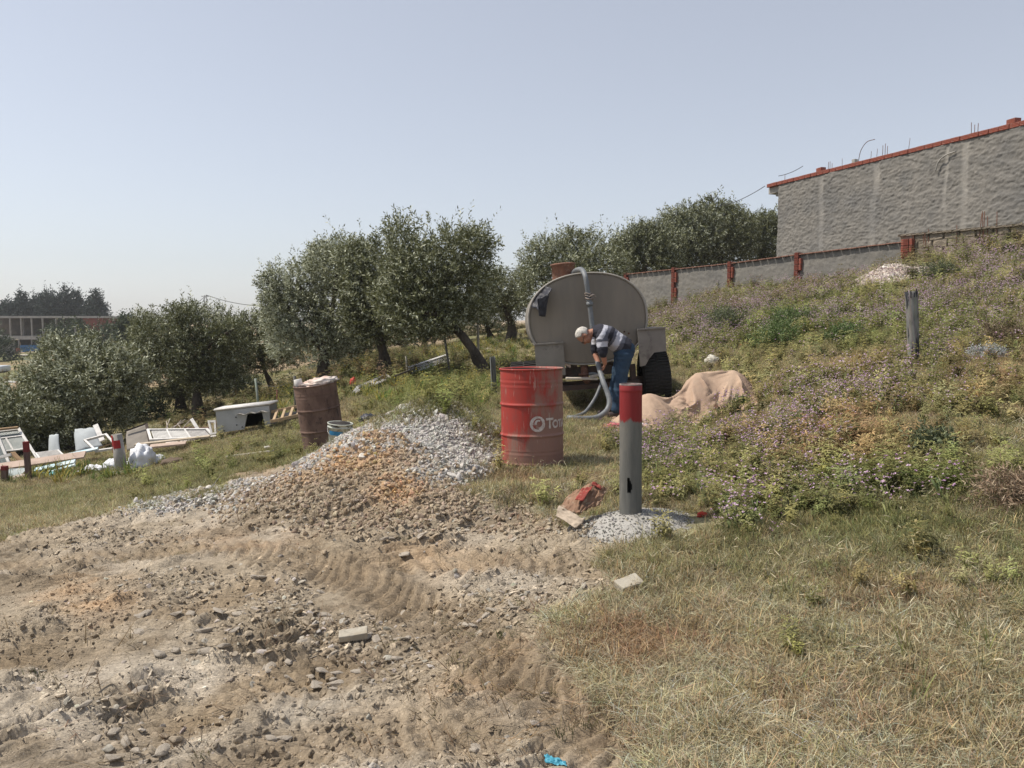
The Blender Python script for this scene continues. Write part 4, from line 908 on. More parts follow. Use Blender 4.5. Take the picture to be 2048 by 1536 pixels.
    # bushes in the grove; the first two fill shadow areas with dark leaves
    for i, (lab, px, py, d, lu, n) in enumerate([
        ('dark green thicket filling the shadow between the two left olive trees', 265, 850, 25, [(265,815,46,28),(230,820,30,24),(300,822,30,22)], 500),
        ('dark thicket filling the shadow under the small dark olive tree', 470, 800, 29, [(470,765,28,22),(445,775,20,16),(500,770,20,12)], 300),
        ('green bush right of the far building', 205, 708, 92, [(205,675,30,16),(180,690,24,16),(225,668,16,12)], 350),
        ('dark round tree right of the far building', 257, 700, 80, [(255,655,18,20),(265,668,18,22),(245,668,14,20)], 350),
        ('dark bush before the brick end of the far building', 155, 712, 96, [(150,665,28,20),(115,675,26,22),(180,690,24,18),(135,690,34,22)], 500),
        ('dark green bush left of the far building', 8, 722, 96, [(5,700,26,26),(-20,690,30,30),(22,712,14,12)], 350),
        ]):
        g = G(px, py, d); B = g; o = empty('bush', lab, 'bush', g)
        L_ = []
        for l in lu:
            c = P(l[0], l[1], d) - B; L_.append((c.x, c.y, c.z, l[2] * d / F, l[2] * d / F * .8, l[3] * d / F))
        lo = min(l[2] - l[5] for l in L_)
        big = d > 60
        link('crown', crown_mesh('crown', L_, n, (.3, .12) if big else (.1, .035), .7 if big else .3, 12, seed=300 + i, dark=(.030, .045, .022), mid=(.06, .085, .04), psil=.03), None, o)
        link('stem', tubem('stem', [Vector((0, 0, -.3)), Vector((.05, 0, .3)), Vector(L_[0][:3])], [.1, .08, .05], 8), BARK, o)
    # pines on the far ridge
    pines = [(12,650,606,26,'left edge'),(42,650,590,22,''),(72,650,596,16,''),(98,650,588,26,''),(128,650,583,24,''),(152,650,588,18,''),(190,650,589,26,'')]
    where = ['dark pine at the left edge above the far building', 'peaked dark pine left of the far building roof', 'narrow dark pine between two broader ones', 'broad dark pine above the middle of the far roof', 'tallest dark pine of the far row', 'dark pine with a thin spiky top', 'dark pine at the right end of the far row']
    for i, (px, py, top, rx, _) in enumerate(pines):
        d = 150 + (i % 3) * 4; g = G(px, 690, d); B = g; o = empty('pine_tree', where[i], 'pine tree', g, (0, 0, 0), 'dark pines behind the far building')
        q = random.Random(i); L_ = []
        for k in range(9):
            f = k / 8; yy = top + 8 + (648 - top) * (1 - f); rr = rx * (1 - .62 * f ** 1.3) * q.uniform(.7, 1.05)
            c = P(px + q.uniform(-.35, .35) * rx * (1 - f), yy, d) - B; L_.append((c.x, c.y, c.z, rr * d / F, rr * d / F * .8, 7 * d / F))
        L_.append(((P(px, top, d) - B).x, 0, (P(px, top + 3, d) - B).z, 3 * d / F, 3 * d / F, 9 * d / F))
        link('crown', crown_mesh('crown', L_, 900, (.46, .20), 1.0, 11, seed=400 + i, dark=(.016, .028, .026), mid=(.032, .050, .042), psil=.0, mat=PINE, up=.25), None, o)
        topz = (P(px, top + 12, d) - B).z
        link('trunk', tubem('trunk', [Vector((0, 0, -.5)), Vector((0, 0, topz * .5)), Vector((0, 0, topz))], [.3, .2, .05], 8), BARK, o)
# ------------------------------------------------------------------ the building and its garden wall on the slope
def plaster_mat():
    m, t, b, l = node_mat('rough_render'); v = objvec(t)
    n = noise(t, .55, 6, .6, v); r = ramp(t, [(.35, (.140, .136, .130)), (.55, (.190, .178, .160)), (.7, (.125, .124, .120))]); l.new(n.outputs['Fac'], r.inputs[0])
    n2 = noise(t, 3.5, 8, .7, v); r2 = ramp(t, [(.3, (.78, .78, .78)), (.7, (1.2, 1.19, 1.17))]); l.new(n2.outputs['Fac'], r2.inputs[0])
    mx = t.nodes.new('ShaderNodeMixRGB'); mx.blend_type = 'MULTIPLY'; mx.inputs[0].default_value = 1; l.new(r.outputs[0], mx.inputs[1]); l.new(r2.outputs[0], mx.inputs[2])
    a = t.nodes.new('ShaderNodeAttribute'); a.attribute_name = 'tint'; m2 = t.nodes.new('ShaderNodeMixRGB'); m2.blend_type = 'MULTIPLY'; m2.inputs[0].default_value = 1
    l.new(mx.outputs[0], m2.inputs[1]); l.new(a.outputs['Color'], m2.inputs[2]); l.new(m2.outputs[0], b.inputs['Base Color']); b.inputs['Roughness'].default_value = .95
    nb = noise(t, 9, 6, .65, v); bp = t.nodes.new('ShaderNodeBump'); bp.inputs['Strength'].default_value = .6; bp.inputs['Distance'].default_value = .03
    l.new(nb.outputs['Fac'], bp.inputs['Height']); l.new(bp.outputs[0], b.inputs['Normal']); return m
def relief_wall(name, L_, Hh, step, amp, seed, mat, cols=None, thick=.25, slope=None, low=None):
    """wall in its own plane: x along, z up, face towards -y"""
    nu, nv = max(2, int(L_ / step)), max(2, int(Hh / step)); u = np.linspace(0, L_, nu); v = np.linspace(0, Hh, nv); U, V = np.meshgrid(u, v); x, z = U.ravel(), V.ravel()
    # trowel strokes: short raised ragged ridges, thrown mortar
    a = fbm(x * 3.4 + .9 * fbm(x * 1.5, z * 2, 2, seed) + z * 1.2, z * 11, 4, seed + 1, .65); rg = 1 - 2 * np.abs(a); rg = np.clip(rg, 0, 1) ** 3
    b = fbm(x * 7, z * 9, 3, seed + 2)
    disp = amp * (rg * 1.0 + .5 * b + .8 * fbm(x * .8, z * .8, 2, seed + 6))
    tint = np.ones((len(x), 3))
    if cols is not None:
        for cx, ww in cols:
            k = np.exp(-((x - cx + .12 * fbm(z * 1.2, x * 0 + cx, 2, 9)) / ww) ** 4) * (.5 + .7 * vnoise(z * 1.1, x * 0 + cx, 5)); k = np.clip(k, 0, 1)
            disp = disp * (1 - .7 * k) - .03 * k * 0 - .02 * k; tint = tint * (1 + .42 * k)[:, None]
    y = -disp
    if low is not None: z = z + np.interp(x, low[0], low[1]) * (1 - z / Hh)
    if slope is not None: z = z + slope * x * (z / Hh)
    n = len(x); V3 = np.stack([x, y, z], -1); back = np.stack([x, np.full(n, thick), z], -1)
    i = (np.arange(nv - 1)[:, None] * nu + np.arange(nu - 1)[None]).ravel(); f = np.stack([i, i + 1, i + nu + 1, i + nu], -1); fb = f[:, ::-1] + n
    e = []
    for k in range(nu - 1): e.append((k + 1, k, k + n, k + 1 + n)); t0 = (nv - 1) * nu; e.append((t0 + k, t0 + k + 1, t0 + k + 1 + n, t0 + k + n))
    for k in range(nv - 1): e.append((k * nu, (k + 1) * nu, (k + 1) * nu + n, k * nu + n)); t0 = nu - 1; e.append((t0 + (k + 1) * nu, t0 + k * nu, t0 + k * nu + n, t0 + (k + 1) * nu + n))
    return npmesh(name, np.concatenate([V3, back]), np.concatenate([f, fb, np.array(e)]), np.concatenate([tint, tint]), smooth=False, mats=[mat])
def hollow_brick(name, s, mat):
    """terracotta block with grooves along its faces"""
    bm = bmesh.new(); box(bm, (0, 0, 0), s, None, .006)
    for k in (-.3, 0, .3): box(bm, (0, -s[1] / 2 - .002, s[2] * k), (s[0] * .96, .008, s[2] * .16))
    me = fin(bm, name); me.materials.append(mat); return me
BRICK = M('terracotta', (.28, .075, .048), (.20, .055, .038), 14, .9, bump=.4, c3=(.38, .30, .25))
DBRICK = M('terracotta_dark', (.17, .045, .030), (.11, .032, .022), 14, .9, bump=.4)
CONC = M('bare_concrete', (.36, .34, .31), (.26, .25, .23), 4, .9, bump=.5, c3=(.20, .19, .175))
RUST = M('rusty_steel', (.14, .060, .035), (.07, .035, .025), 20, .85, bump=.4)
def wall_axis(a, b):
    d = Vector((b.x - a.x, b.y - a.y, 0)); return math.atan2(d.y, d.x), d.length
def build_house():
    global _pm
    pm = plaster_mat(); MATS['rough_render'] = pm
    A = P(1557, 365, 31.5); Bp = P(2048, 259, 22.2)                 # top corners of the rendered face in view
    az, ln = wall_axis(A, Bp); ztop = (A.z + Bp.z) / 2; base = -.2 + gz(A.x, A.y); 
    L_ = ln + 5.0; Hh = ztop - (gz(A.x, A.y) - .4)
    o = empty('unfinished_house', 'long unfinished grey rendered house with red brick row along its roof', 'house', (A.x, A.y, ztop - Hh), (0, 0, az))
    face = relief_wall('wall', L_, Hh, .032, .028, 12, pm, [(2.35, .13), (4.8, .14), (7.55, .07), (8.15, .12), (10.6, .14)]); link('wall', face, None, o)
    Wd = 9.0
    bm = bmesh.new(); box(bm, (.125, Wd / 2 + .3, Hh / 2 - .05), (.25, Wd, Hh - .1)); link('wall', fin(bm, 'wall'), CONC, o)
    bm = bmesh.new(); box(bm, (L_ - .125, Wd / 2 + .3, Hh / 2 - .05), (.25, Wd, Hh - .1)); box(bm, (L_ / 2, Wd + .2, Hh / 2 - .05), (L_, .2, Hh - .1)); link('wall', fin(bm, 'wall'), CONC, o)
    # roof slab with a canopy that juts out past the corner
    bm = bmesh.new(); box(bm, (L_ / 2, Wd / 2 + .06, Hh - .078), (L_ - .01, Wd, .15), None, .01); box(bm, (-.35, 2.2, Hh - .12), (.70, 4.2, .24), None, .01); link('roof_slab', fin(bm, 'roof_slab'), CONC, o)
    bm = bmesh.new(); box(bm, (-.20, 2.2, Hh - .30), (.38, 4.0, .12), None, .01); link('canopy_beam', fin(bm, 'canopy_beam'), CONC, o)
    bk = hollow_brick('brick', (.30, .2, .135), BRICK); q = random.Random(2); k = 0; x = -.66
    while x < L_:
        b = link('brick', bk, None, o, (x + .15, .06 + q.uniform(-.012, .012), Hh + .072), (0, q.uniform(-.01, .01), q.uniform(-.02, .02))); x += .31; k += 1
    for xx, s in [(2.2, 1), (9.6, 1)]:
        link('brick', bk, None, o, (xx, .08, Hh + .205), (0, 0, q.uniform(-.2, .2)))
    for cx in (.12, 2.42, 4.9, 8.2, 11.0):
        for j in range(3 if cx > 1 else 1):
            h = q.uniform(.12, .3) if cx > 3 else q.uniform(.02, .15); xx = cx + .1 * j
            link('reinforcing_bar', tubem('rebar', [(xx, .2, Hh), (xx + q.uniform(-.02, .02), .2, Hh + .3 + h)], .009, 6), RUST, o)
    for cx in (3.05, 4.35, 5.9, 4.6):
        link('reinforcing_bar', tubem('rebar', [(cx, .25, Hh + .1), (cx + q.uniform(-.06, .06), .25, Hh + .3 + q.uniform(.12, .25))], .007, 6), RUST, o)
    arc = [(3.85, .2, Hh + .2), (3.95, .2, Hh + .55), (4.2, .2, Hh + .78), (4.55, .2, Hh + .80)]
    link('bent_bar', tubem('bar', grow(arc, 5), .011, 6), RUST, o)
    arc = [(7.25, -.08, Hh - .75), (7.35, -.10, Hh - .5), (7.6, -.1, Hh - .34), (7.9, -.06, Hh - .28)]
    link('bent_pipe', tubem('pipe', grow(arc, 5), .02, 6), CONC, o)
    # stub of a chimney pipe / service pole seen over the roof edge
    bm = bmesh.new(); box(bm, (1.2, 2.6, Hh + .55), (.16, .16, .8), None, .01); link('roof_post', fin(bm, 'roof_post'), CONC, o)
    for a_, b_ in [((1.2, 2.6, Hh + .8), (.3, 3.2, Hh + .45)), ((1.28, 2.6, Hh + .75), (1.7, 2.9, Hh + .55))]:
        link('stay', tubem('stay', [a_, b_], .012, 6), RUST, o)
    # ledge of ragged mortar near the foot of the wall (old floor line)
    return o
def build_garden_wall():
    pm = MATS['rough_render']; X0, Y0 = .144 * 34.4, 34.4; dx, dy = .0447 * 34.4, -.075 * 34.4
    tops = {0: 545, 1: 535, 2: 523, 3: 505, 4.30: 478}
    o = empty('garden_wall', 'low grey rendered block wall with red brick pillars climbing the slope', 'wall', (0, 0, 0))
    ts = [0, 1, 2, 3, 4.30]; pts = []
    for t in ts:
        x, y = X0 + dx * t, Y0 + dy * t; pts.append(P(1024 + F * x / y * (1 / 1), tops[t], y))
    # the five pillars: courses of hollow blocks with darker brick down the middle
    bk = hollow_brick('brick', (.09, .2, .19), BRICK); bd = hollow_brick('brick', (.16, .2, .19), DBRICK); q = random.Random(4)
    az, _ = wall_axis(pts[0], pts[-1])
    for i, p in enumerate(pts):
        g = gz(p.x, p.y) - .15; h = p.z - g + .0; n = int(h / .2) + 1
        pil = link('brick_pillar', boxm('pillar', (.12, .16, h - .02), .005, (0, .06, h / 2)), DBRICK, o, (p.x, p.y, g), (0, 0, az))
        for k in range(n):
            b = link('brick', bd, None, pil, (0, -.02, h - .1 - .2 * k), (0, q.uniform(-.02, .02), q.uniform(-.03, .03)))
            for sx in (-.115, .12):
                if (sx > 0 and k % 3) or i == 4: link('brick', bk, None, pil, (sx + q.uniform(-.01, .01), .005, h - .1 - .2 * k), (0, 0, q.uniform(-.04, .04)))
    cap = boxm('coping_brick', (.30, .20, .03), .004); cap.materials.append(M('dull_coping', (.22, .085, .06), (.26, .17, .13), 8, .9, bump=.4))
    for i in range(4):
        a, b = pts[i], pts[i + 1]; az, ln = wall_axis(a, b); xs = np.linspace(0, ln, 12)
        zt = a.z; lo = np.array([gz(a.x + (b.x - a.x) * s / ln, a.y + (b.y - a.y) * s / ln) - .35 for s in xs]); zb = lo.min()
        Hh = zt - zb - .1
        me = relief_wall('wall_panel', ln, Hh, .05, .018, 60 + i, pm, None, .16, (b.z - a.z) / ln)
        link('wall_panel', me, None, o, (a.x, a.y, zb), (0, 0, az))
        n = int(ln / .31)
        for k in range(n):
            f = (k + .5) / n; link('coping_brick', cap, None, o, (a.x + (b.x - a.x) * f, a.y + (b.y - a.y) * f, a.z + (b.z - a.z) * f - .10 + .026 + q.uniform(-.004, .004)), (0, -(b.z - a.z) / ln, az + q.uniform(-.02, .02)))
    # unplastered retaining part beyond the last pillar, with starter bars
    c = pts[-1]; d = P(2120, 452, 19.6); az, ln = wall_axis(c, d)
    o2 = empty('stone_retaining_wall', 'rough brown block retaining wall right of the last red pillar', 'wall', (0, 0, 0))
    bw = boxm('mortar_core', (ln, .16, 1.5), .0); link('mortar_core', bw, M('mortar_fill', (.25, .21, .155), (.18, .155, .12), 5, .95, bump=.6), o2, ((c.x + d.x) / 2, (c.y + d.y) / 2 + .42, (c.z + d.z) / 2 + .12 - .75), (0, -(d.z - c.z) / ln, az))
    BM_ = M('brown_block', (.30, .24, .17), (.20, .165, .125), 5, .95, bump=.8, bscale=14, dist=.03, c3=(.36, .31, .25))
    for row in range(6):
        n = int(ln / .42)
        for k in range(n):
            f = (k + .5 + .25 * (row % 2)) / n; 
            if f > 1: continue
            x, y = c.x + (d.x - c.x) * f, c.y + (d.y - c.y) * f + .35; zt = c.z + (d.z - c.z) * f + .12 - .2 * row
            me = STBL[(row * 5 + k) % 6]
            link('block', me, None, o2, (x, y, zt - .1), (q.uniform(-.03, .03), -(d.z - c.z) / ln, az + q.uniform(-.03, .03)))
    for k in range(30):
        f = (k + .5) / 30; x, y = c.x + (d.x - c.x) * f, c.y + (d.y - c.y) * f + .3; z = c.z + (d.z - c.z) * f + .145
        link('coping_stone', STBL[k % 6], None, o2, (x, y, z - .02), (0, -(d.z - c.z) / ln, az)).scale = (.75, 1.3, .3)
    q = random.Random(9); grp = 'starter bars standing before the retaining wall'
    for px, n in ((1828, 2), (1855, 3), (1929, 1), (1975, 2), (1985, 2), (2010, 1)):
        for j in range(n):
            f = (px + j * 5 - 1815) / (2120 - 1815); x, y = c.x + (d.x - c.x) * f, c.y + (d.y - c.y) * f + .08; g = gz(x, y)
            b = link('starter_bar', tubem('bar', [(0, 0, -.2), (q.uniform(-.03, .03), 0, .4), (q.uniform(-.05, .05), 0, .75 + q.uniform(0, .25))], .010, 6), RUST, None, (x, y, g))
            tag(b, 'thin rusty upright bar standing before the brown retaining wall', 'rebar', grp)

def build_far():
    # unfinished building below the pines
    d = 115.0; o = empty('concrete_frame_building', 'unfinished two storey concrete frame with a blue panel and red brick end', 'building', G(100, 712, d)); B = o.location.copy()
    def q(px, py, dd=0): return P(px, py, d + dd) - B
    CF = M('far_concrete', (.40, .38, .36), (.30, .29, .28), 2, .9, bump=0)
    def bx(name, x0, y0, x1, y1, depth, mat, dd=0):
        a, b = q(x0, y0, dd), q(x1, y1, dd); bm = bmesh.new(); box(bm, ((a.x + b.x) / 2, (a.y + b.y) / 2 + depth / 2, (a.z + b.z) / 2), (abs(b.x - a.x), depth, abs(a.z - b.z))); return link(name, fin(bm, name), mat, o)
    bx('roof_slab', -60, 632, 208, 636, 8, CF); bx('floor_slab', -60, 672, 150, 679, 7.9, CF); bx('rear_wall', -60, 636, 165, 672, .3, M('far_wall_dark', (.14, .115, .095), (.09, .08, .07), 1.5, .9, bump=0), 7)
    for x in (-20, 18, 40, 45, 61, 83, 110, 148): bx('column', x, 636, x + 3.2, 672, .3, CF, 0 if x != 45 else 4)
    for x in (36, 62, 82, 120): bx('column', x, 679, x + 2.5, 714, .3, CF)
    bx('brick_wall', 166, 634.5, 207, 665, 7.8, M('far_brick', (.20, .065, .05), (.14, .05, .04), 1.2, .9, bump=0), .15); bx('wall', -60, 676, 30, 715, .3, CF, .6)
    bx('brick_wall', 86, 679, 165, 714, .3, M('far_brick_dull', (.17, .09, .07), (.11, .07, .06), 1.2, .9, bump=0), .8)
    bx('brick_wall', -60, 680, 38, 716, .3, M('far_wall_dark', (.14, .115, .095)), 3); bx('opening_shade_panel', 40, 679, 86, 691, .3, M('far_wall_dark', (.14, .115, .095)), 2.5); bx('blue_panel', 40, 690, 80, 711, .2, M('blue_sheet', (.03, .13, .30), (.025, .10, .24), 3, .6, bump=0), -.2)  # dark wall and solid opening panel added for the dark under the slab
    bx('brick_wall', 31, 696, 41, 712, .2, BRICK, -.1)
    # small things on the far rough ground
    for nm, lab, cat, px, py, w_, h_, c in [('white_block', 'small white block left of the blue panel', 'block', 18, 716, 11, 9, (.62, .6, .57)), ('sand_heap', 'pale heap in front of the blue panel', 'heap', 48, 716, 16, 6, (.55, .5, .42))]:
        g = G(px, py, 103); 
        me = lump(nm, (w_ * 103 / F / 2, .5, h_ * 103 / F / 2), 3, .12, 3) if 'heap' in nm else boxm(nm, (w_ * 103 / F, .6, h_ * 103 / F), .03, (0, 0, h_ * 103 / F / 2))
        tag(link(nm, me, M(nm, c, None, 3, .9, bump=0), None, g), lab, cat)
    # parked white car and litter, a few pixels each
    g = G(-32, 742, 74); co = empty('parked_car', 'pale parked car far down at the left edge', 'car', g, (0, 0, R(8)))
    bm = bmesh.new(); box(bm, (0, 0, .55), (4.0, 1.6, .55), None, .12); link('body', fin(bm, 'body', True), M('car_paint', (.55, .58, .60), (.5, .52, .55), 2, .4, bump=0), co)
    bm = bmesh.new(); box(bm, (-.1, 0, 1.0), (2.1, 1.4, .5), None, .16); link('cabin', fin(bm, 'cabin', True), M('car_glass', (.06, .08, .09), None, 2, .2, bump=0), co)
    for sx in (-1.25, 1.25):
        for sy in (-.72, .72):
            bm = bmesh.new(); bmesh.ops.create_cone(bm, cap_ends=True, segments=16, radius1=.32, radius2=.32, depth=.2); bmesh.ops.rotate(bm, verts=bm.verts, cent=(0, 0, 0), matrix=Matrix.Rotation(R(90), 3, 'X')); link('wheel', fin(bm, 'wheel'), TYRE, co, (sx, sy, .32))
    WH = M('pale_litter', (.62, .62, .60), (.5, .5, .5), 5, .8, bump=0)
    for i, (px, py, lab) in enumerate([(20, 757, 'pale scrap lying far off below the parked car'), (655, 722, 'pale scrap on the bare field behind the silvery tree'), (590, 737, 'white litter between two trunks far back')]):
        g = G(px, py, 55); tag(link('litter', lump('litter', (.35, .25, .12), i, .3, 3), WH, None, g), lab, 'litter')
    # electricity pole with its cables, far
    GAL = M('galvanised', (.33, .34, .34), (.25, .26, .26), 10, .5, .6, bump=.1)
    d = 95; g = G(413, 680, d); top = P(413, 590, d); o = empty('lattice_pole', 'thin lattice electricity pole behind the left olive trees', 'pole', g); h = top.z - g.z
    for sx in (-.22, .22):
        link('leg', tubem('leg', [(sx * 1.3, 0, -.3), (sx * .6, 0, h)], .06, 6), GAL, o)
    bm = bmesh.new()
    for k in range(10): z0, z1 = h * k / 10, h * (k + 1) / 10; s = 1 if k % 2 else -1; tube(bm, [(-.25 * s, 0, z0), (.25 * s, 0, z1)], .03, 5)
    link('bracing', fin(bm, 'bracing'), GAL, o); link('crossarm', boxm('crossarm', (.9, .08, .08), .01, (0, 0, h - .15)), GAL, o)
    CAB = M('cable', (.06, .06, .06), None, 5, .7, bump=0)
    def cable(lab, a, b, sag, r):
        pts = [a.lerp(b, t / 16) - Vector((0, 0, sag * 4 * (t / 16) * (1 - t / 16))) for t in range(17)]
        c0 = pts[0].copy(); tag(link('overhead_cable', tubem('cable', [p - c0 for p in pts], r, 5), CAB, None, c0), lab, 'cable')
    cable('cable from the lattice pole to the silvery olive tree', top, P(540, 612, 88), .35, .035)
    cable('cable dropping left from the lattice pole', top, P(372, 618, 90), .15, .03)
    cable('thin cable behind the leaning olive tree', P(890, 518, 62), P(1045, 536, 58), .25, .02)
    cable('cable rising from the treetops to the house canopy', P(1440, 412, 41), P(1530, 372, 31.8), .12, .014)
    cable('cable from the house corner to the roof post', P(1557, 352, 31.6), P(1606, 332, 32.5), .06, .012)

# ------------------------------------------------------------------ barrels
def drum(o, mat, matin, seed, h=.875, r=.285, dents=.012, fill=None):
    hoops = (.31, .63)
    def wob(th, z): return 1 + dents * math.sin(2 * th + seed) * .6 + dents * vnoise(np.array([th * 1.3 + seed]), np.array([z * 5 + seed]), seed)[0] * .9 - .001
    prof = [(0, .02), (r * .97, .02), (r * 1.0, .0), (r * 1.025, .004), (r * 1.02, .02)]
    z = .03
    while z < h - .02:
        k = 0
        for hp in hoops: k += .036 * math.exp(-((z - hp * h) / .011) ** 2)
        if z > .80 * h and z < .9 * h or .1 * h < z < .16 * h: k += .004 * math.sin(z / h * 2 * math.pi * 20)
        prof.append((r * (1 + k), z)); z += .006
    prof += [(r * 1.0, h - .012), (r * 1.035, h - .010), (r * 1.04, h), (r * 1.02, h + .004), (r * .985, h), (r * .97, h - .02)]
    for zz in (.6, .3, .06): prof.append((r * .965, h * zz))
    prof.append((0, .05))
    link('barrel_body', lathem('barrel_body', prof, 72, wob), mat, o)
    return r, h
def barrel_mats():
    m, t, b, l = node_mat('red_barrel_paint'); v = objvec(t)
    sep = t.nodes.new('ShaderNodeSeparateXYZ'); l.new(v, sep.inputs[0])
    n = noise(t, 3.2, 7, .65, objvec(t, (1, 1, .45))); n2 = noise(t, 26, 6, .7, objvec(t, (1, 1, .25)))
    base = ramp(t, [(.30, (.38, .032, .022)), (.55, (.29, .040, .030)), (.75, (.23, .058, .046))]); l.new(n2.outputs['Fac'], base.inputs[0])
    # dust and mortar film: more toward the right side, the foot and the shoulder
    ma = t.nodes.new('ShaderNodeMath'); ma.operation = 'MULTIPLY_ADD'; l.new(sep.outputs[0], ma.inputs[0]); ma.inputs[1].default_value = .55; l.new(n.outputs['Fac'], ma.inputs[2])
    mz = t.nodes.new('ShaderNodeMapRange'); l.new(sep.outputs[2], mz.inputs[0]); mz.inputs[1].default_value = .10; mz.inputs[2].default_value = .42; mz.inputs[3].default_value = .28; mz.inputs[4].default_value = 0
    ad = t.nodes.new('ShaderNodeMath'); ad.operation = 'ADD'; l.new(ma.outputs[0], ad.inputs[0]); l.new(mz.outputs[0], ad.inputs[1])
    ad2 = t.nodes.new('ShaderNodeMath'); ad2.operation = 'MULTIPLY_ADD'; l.new(n2.outputs['Fac'], ad2.inputs[0]); ad2.inputs[1].default_value = .35; l.new(ad.outputs[0], ad2.inputs[2])
    rr = ramp(t, [(.64, (0, 0, 0)), (.82, (.88, .88, .88))]); l.new(ad2.outputs[0], rr.inputs[0])
    mx = t.nodes.new('ShaderNodeMixRGB'); l.new(rr.outputs[0], mx.inputs[0]); l.new(base.outputs[0], mx.inputs[1]); mx.inputs[2].default_value = (.25, .155, .120, 1)
    n3 = noise(t, 40, 4, .6, objvec(t, (1, 1, .12))); r3 = ramp(t, [(.62, (0, 0, 0)), (.66, (1, 1, 1))]); l.new(n3.outputs['Fac'], r3.inputs[0])
    m3 = t.nodes.new('ShaderNodeMath'); m3.operation = 'MULTIPLY'; m3.inputs[1].default_value = .5; l.new(r3.outputs[0], m3.inputs[0])
    mw = t.nodes.new('ShaderNodeMixRGB'); l.new(m3.outputs[0], mw.inputs[0]); l.new(mx.outputs[0], mw.inputs[1]); mw.inputs[2].default_value = (.44, .33, .27, 1)
    geo = t.nodes.new('ShaderNodeNewGeometry'); 
    # inside of the drum is a darker brown
    rad = t.nodes.new('ShaderNodeVectorMath'); rad.operation = 'LENGTH'; cb = t.nodes.new('ShaderNodeCombineXYZ'); l.new(sep.outputs[0], cb.inputs[0]); l.new(sep.outputs[1], cb.inputs[1]); l.new(cb.outputs[0], rad.inputs[0])
    lt = t.nodes.new('ShaderNodeMath'); lt.operation = 'LESS_THAN'; lt.inputs[1].default_value = .2795; l.new(rad.outputs['Value'], lt.inputs[0])
    mi = t.nodes.new('ShaderNodeMixRGB'); l.new(lt.outputs[0], mi.inputs[0]); l.new(mw.outputs[0], mi.inputs[1]); mi.inputs[2].default_value = (.075, .05, .045, 1)
    l.new(mi.outputs[0], b.inputs['Base Color']); b.inputs['Roughness'].default_value = .62; b.inputs['Specular IOR Level'].default_value = .35
    bp = t.nodes.new('ShaderNodeBump'); bp.inputs['Strength'].default_value = .25; bp.inputs['Distance'].default_value = .004; l.new(n2.outputs['Fac'], bp.inputs['Height']); l.new(bp.outputs[0], b.inputs['Normal'])
    return m
def text_mesh(s, size):
    c = bpy.data.curves.new('lettering', 'FONT'); c.body = s; c.size = size; c.fill_mode = 'FRONT'; c.resolution_u = 6; c.offset = size * .045
    o = bpy.data.objects.new('lettering', c); COL.objects.link(o); dg = bpy.context.evaluated_depsgraph_get(); me = bpy.data.meshes.new_from_object(o.evaluated_get(dg)); bpy.data.objects.remove(o)
    return me
def wrap(me, r, phi0, z0, thick=.0015, sub=True):
    bm = bmesh.new(); bm.from_mesh(me)
    if sub:
        for k in range(12):
            es = [e for e in bm.edges if abs(e.verts[0].co.x - e.verts[1].co.x) > .012]
            if not es: break
            bmesh.ops.subdivide_edges(bm, edges=es, cuts=1); bmesh.ops.triangulate(bm, faces=[f for f in bm.faces if len(f.verts) > 4])
    for v in bm.verts:
        ph = phi0 + v.co.x / r; v.co = Vector((r * math.sin(ph), -r * math.cos(ph), z0 + v.co.y))
    bm.to_mesh(me); bm.free(); return me
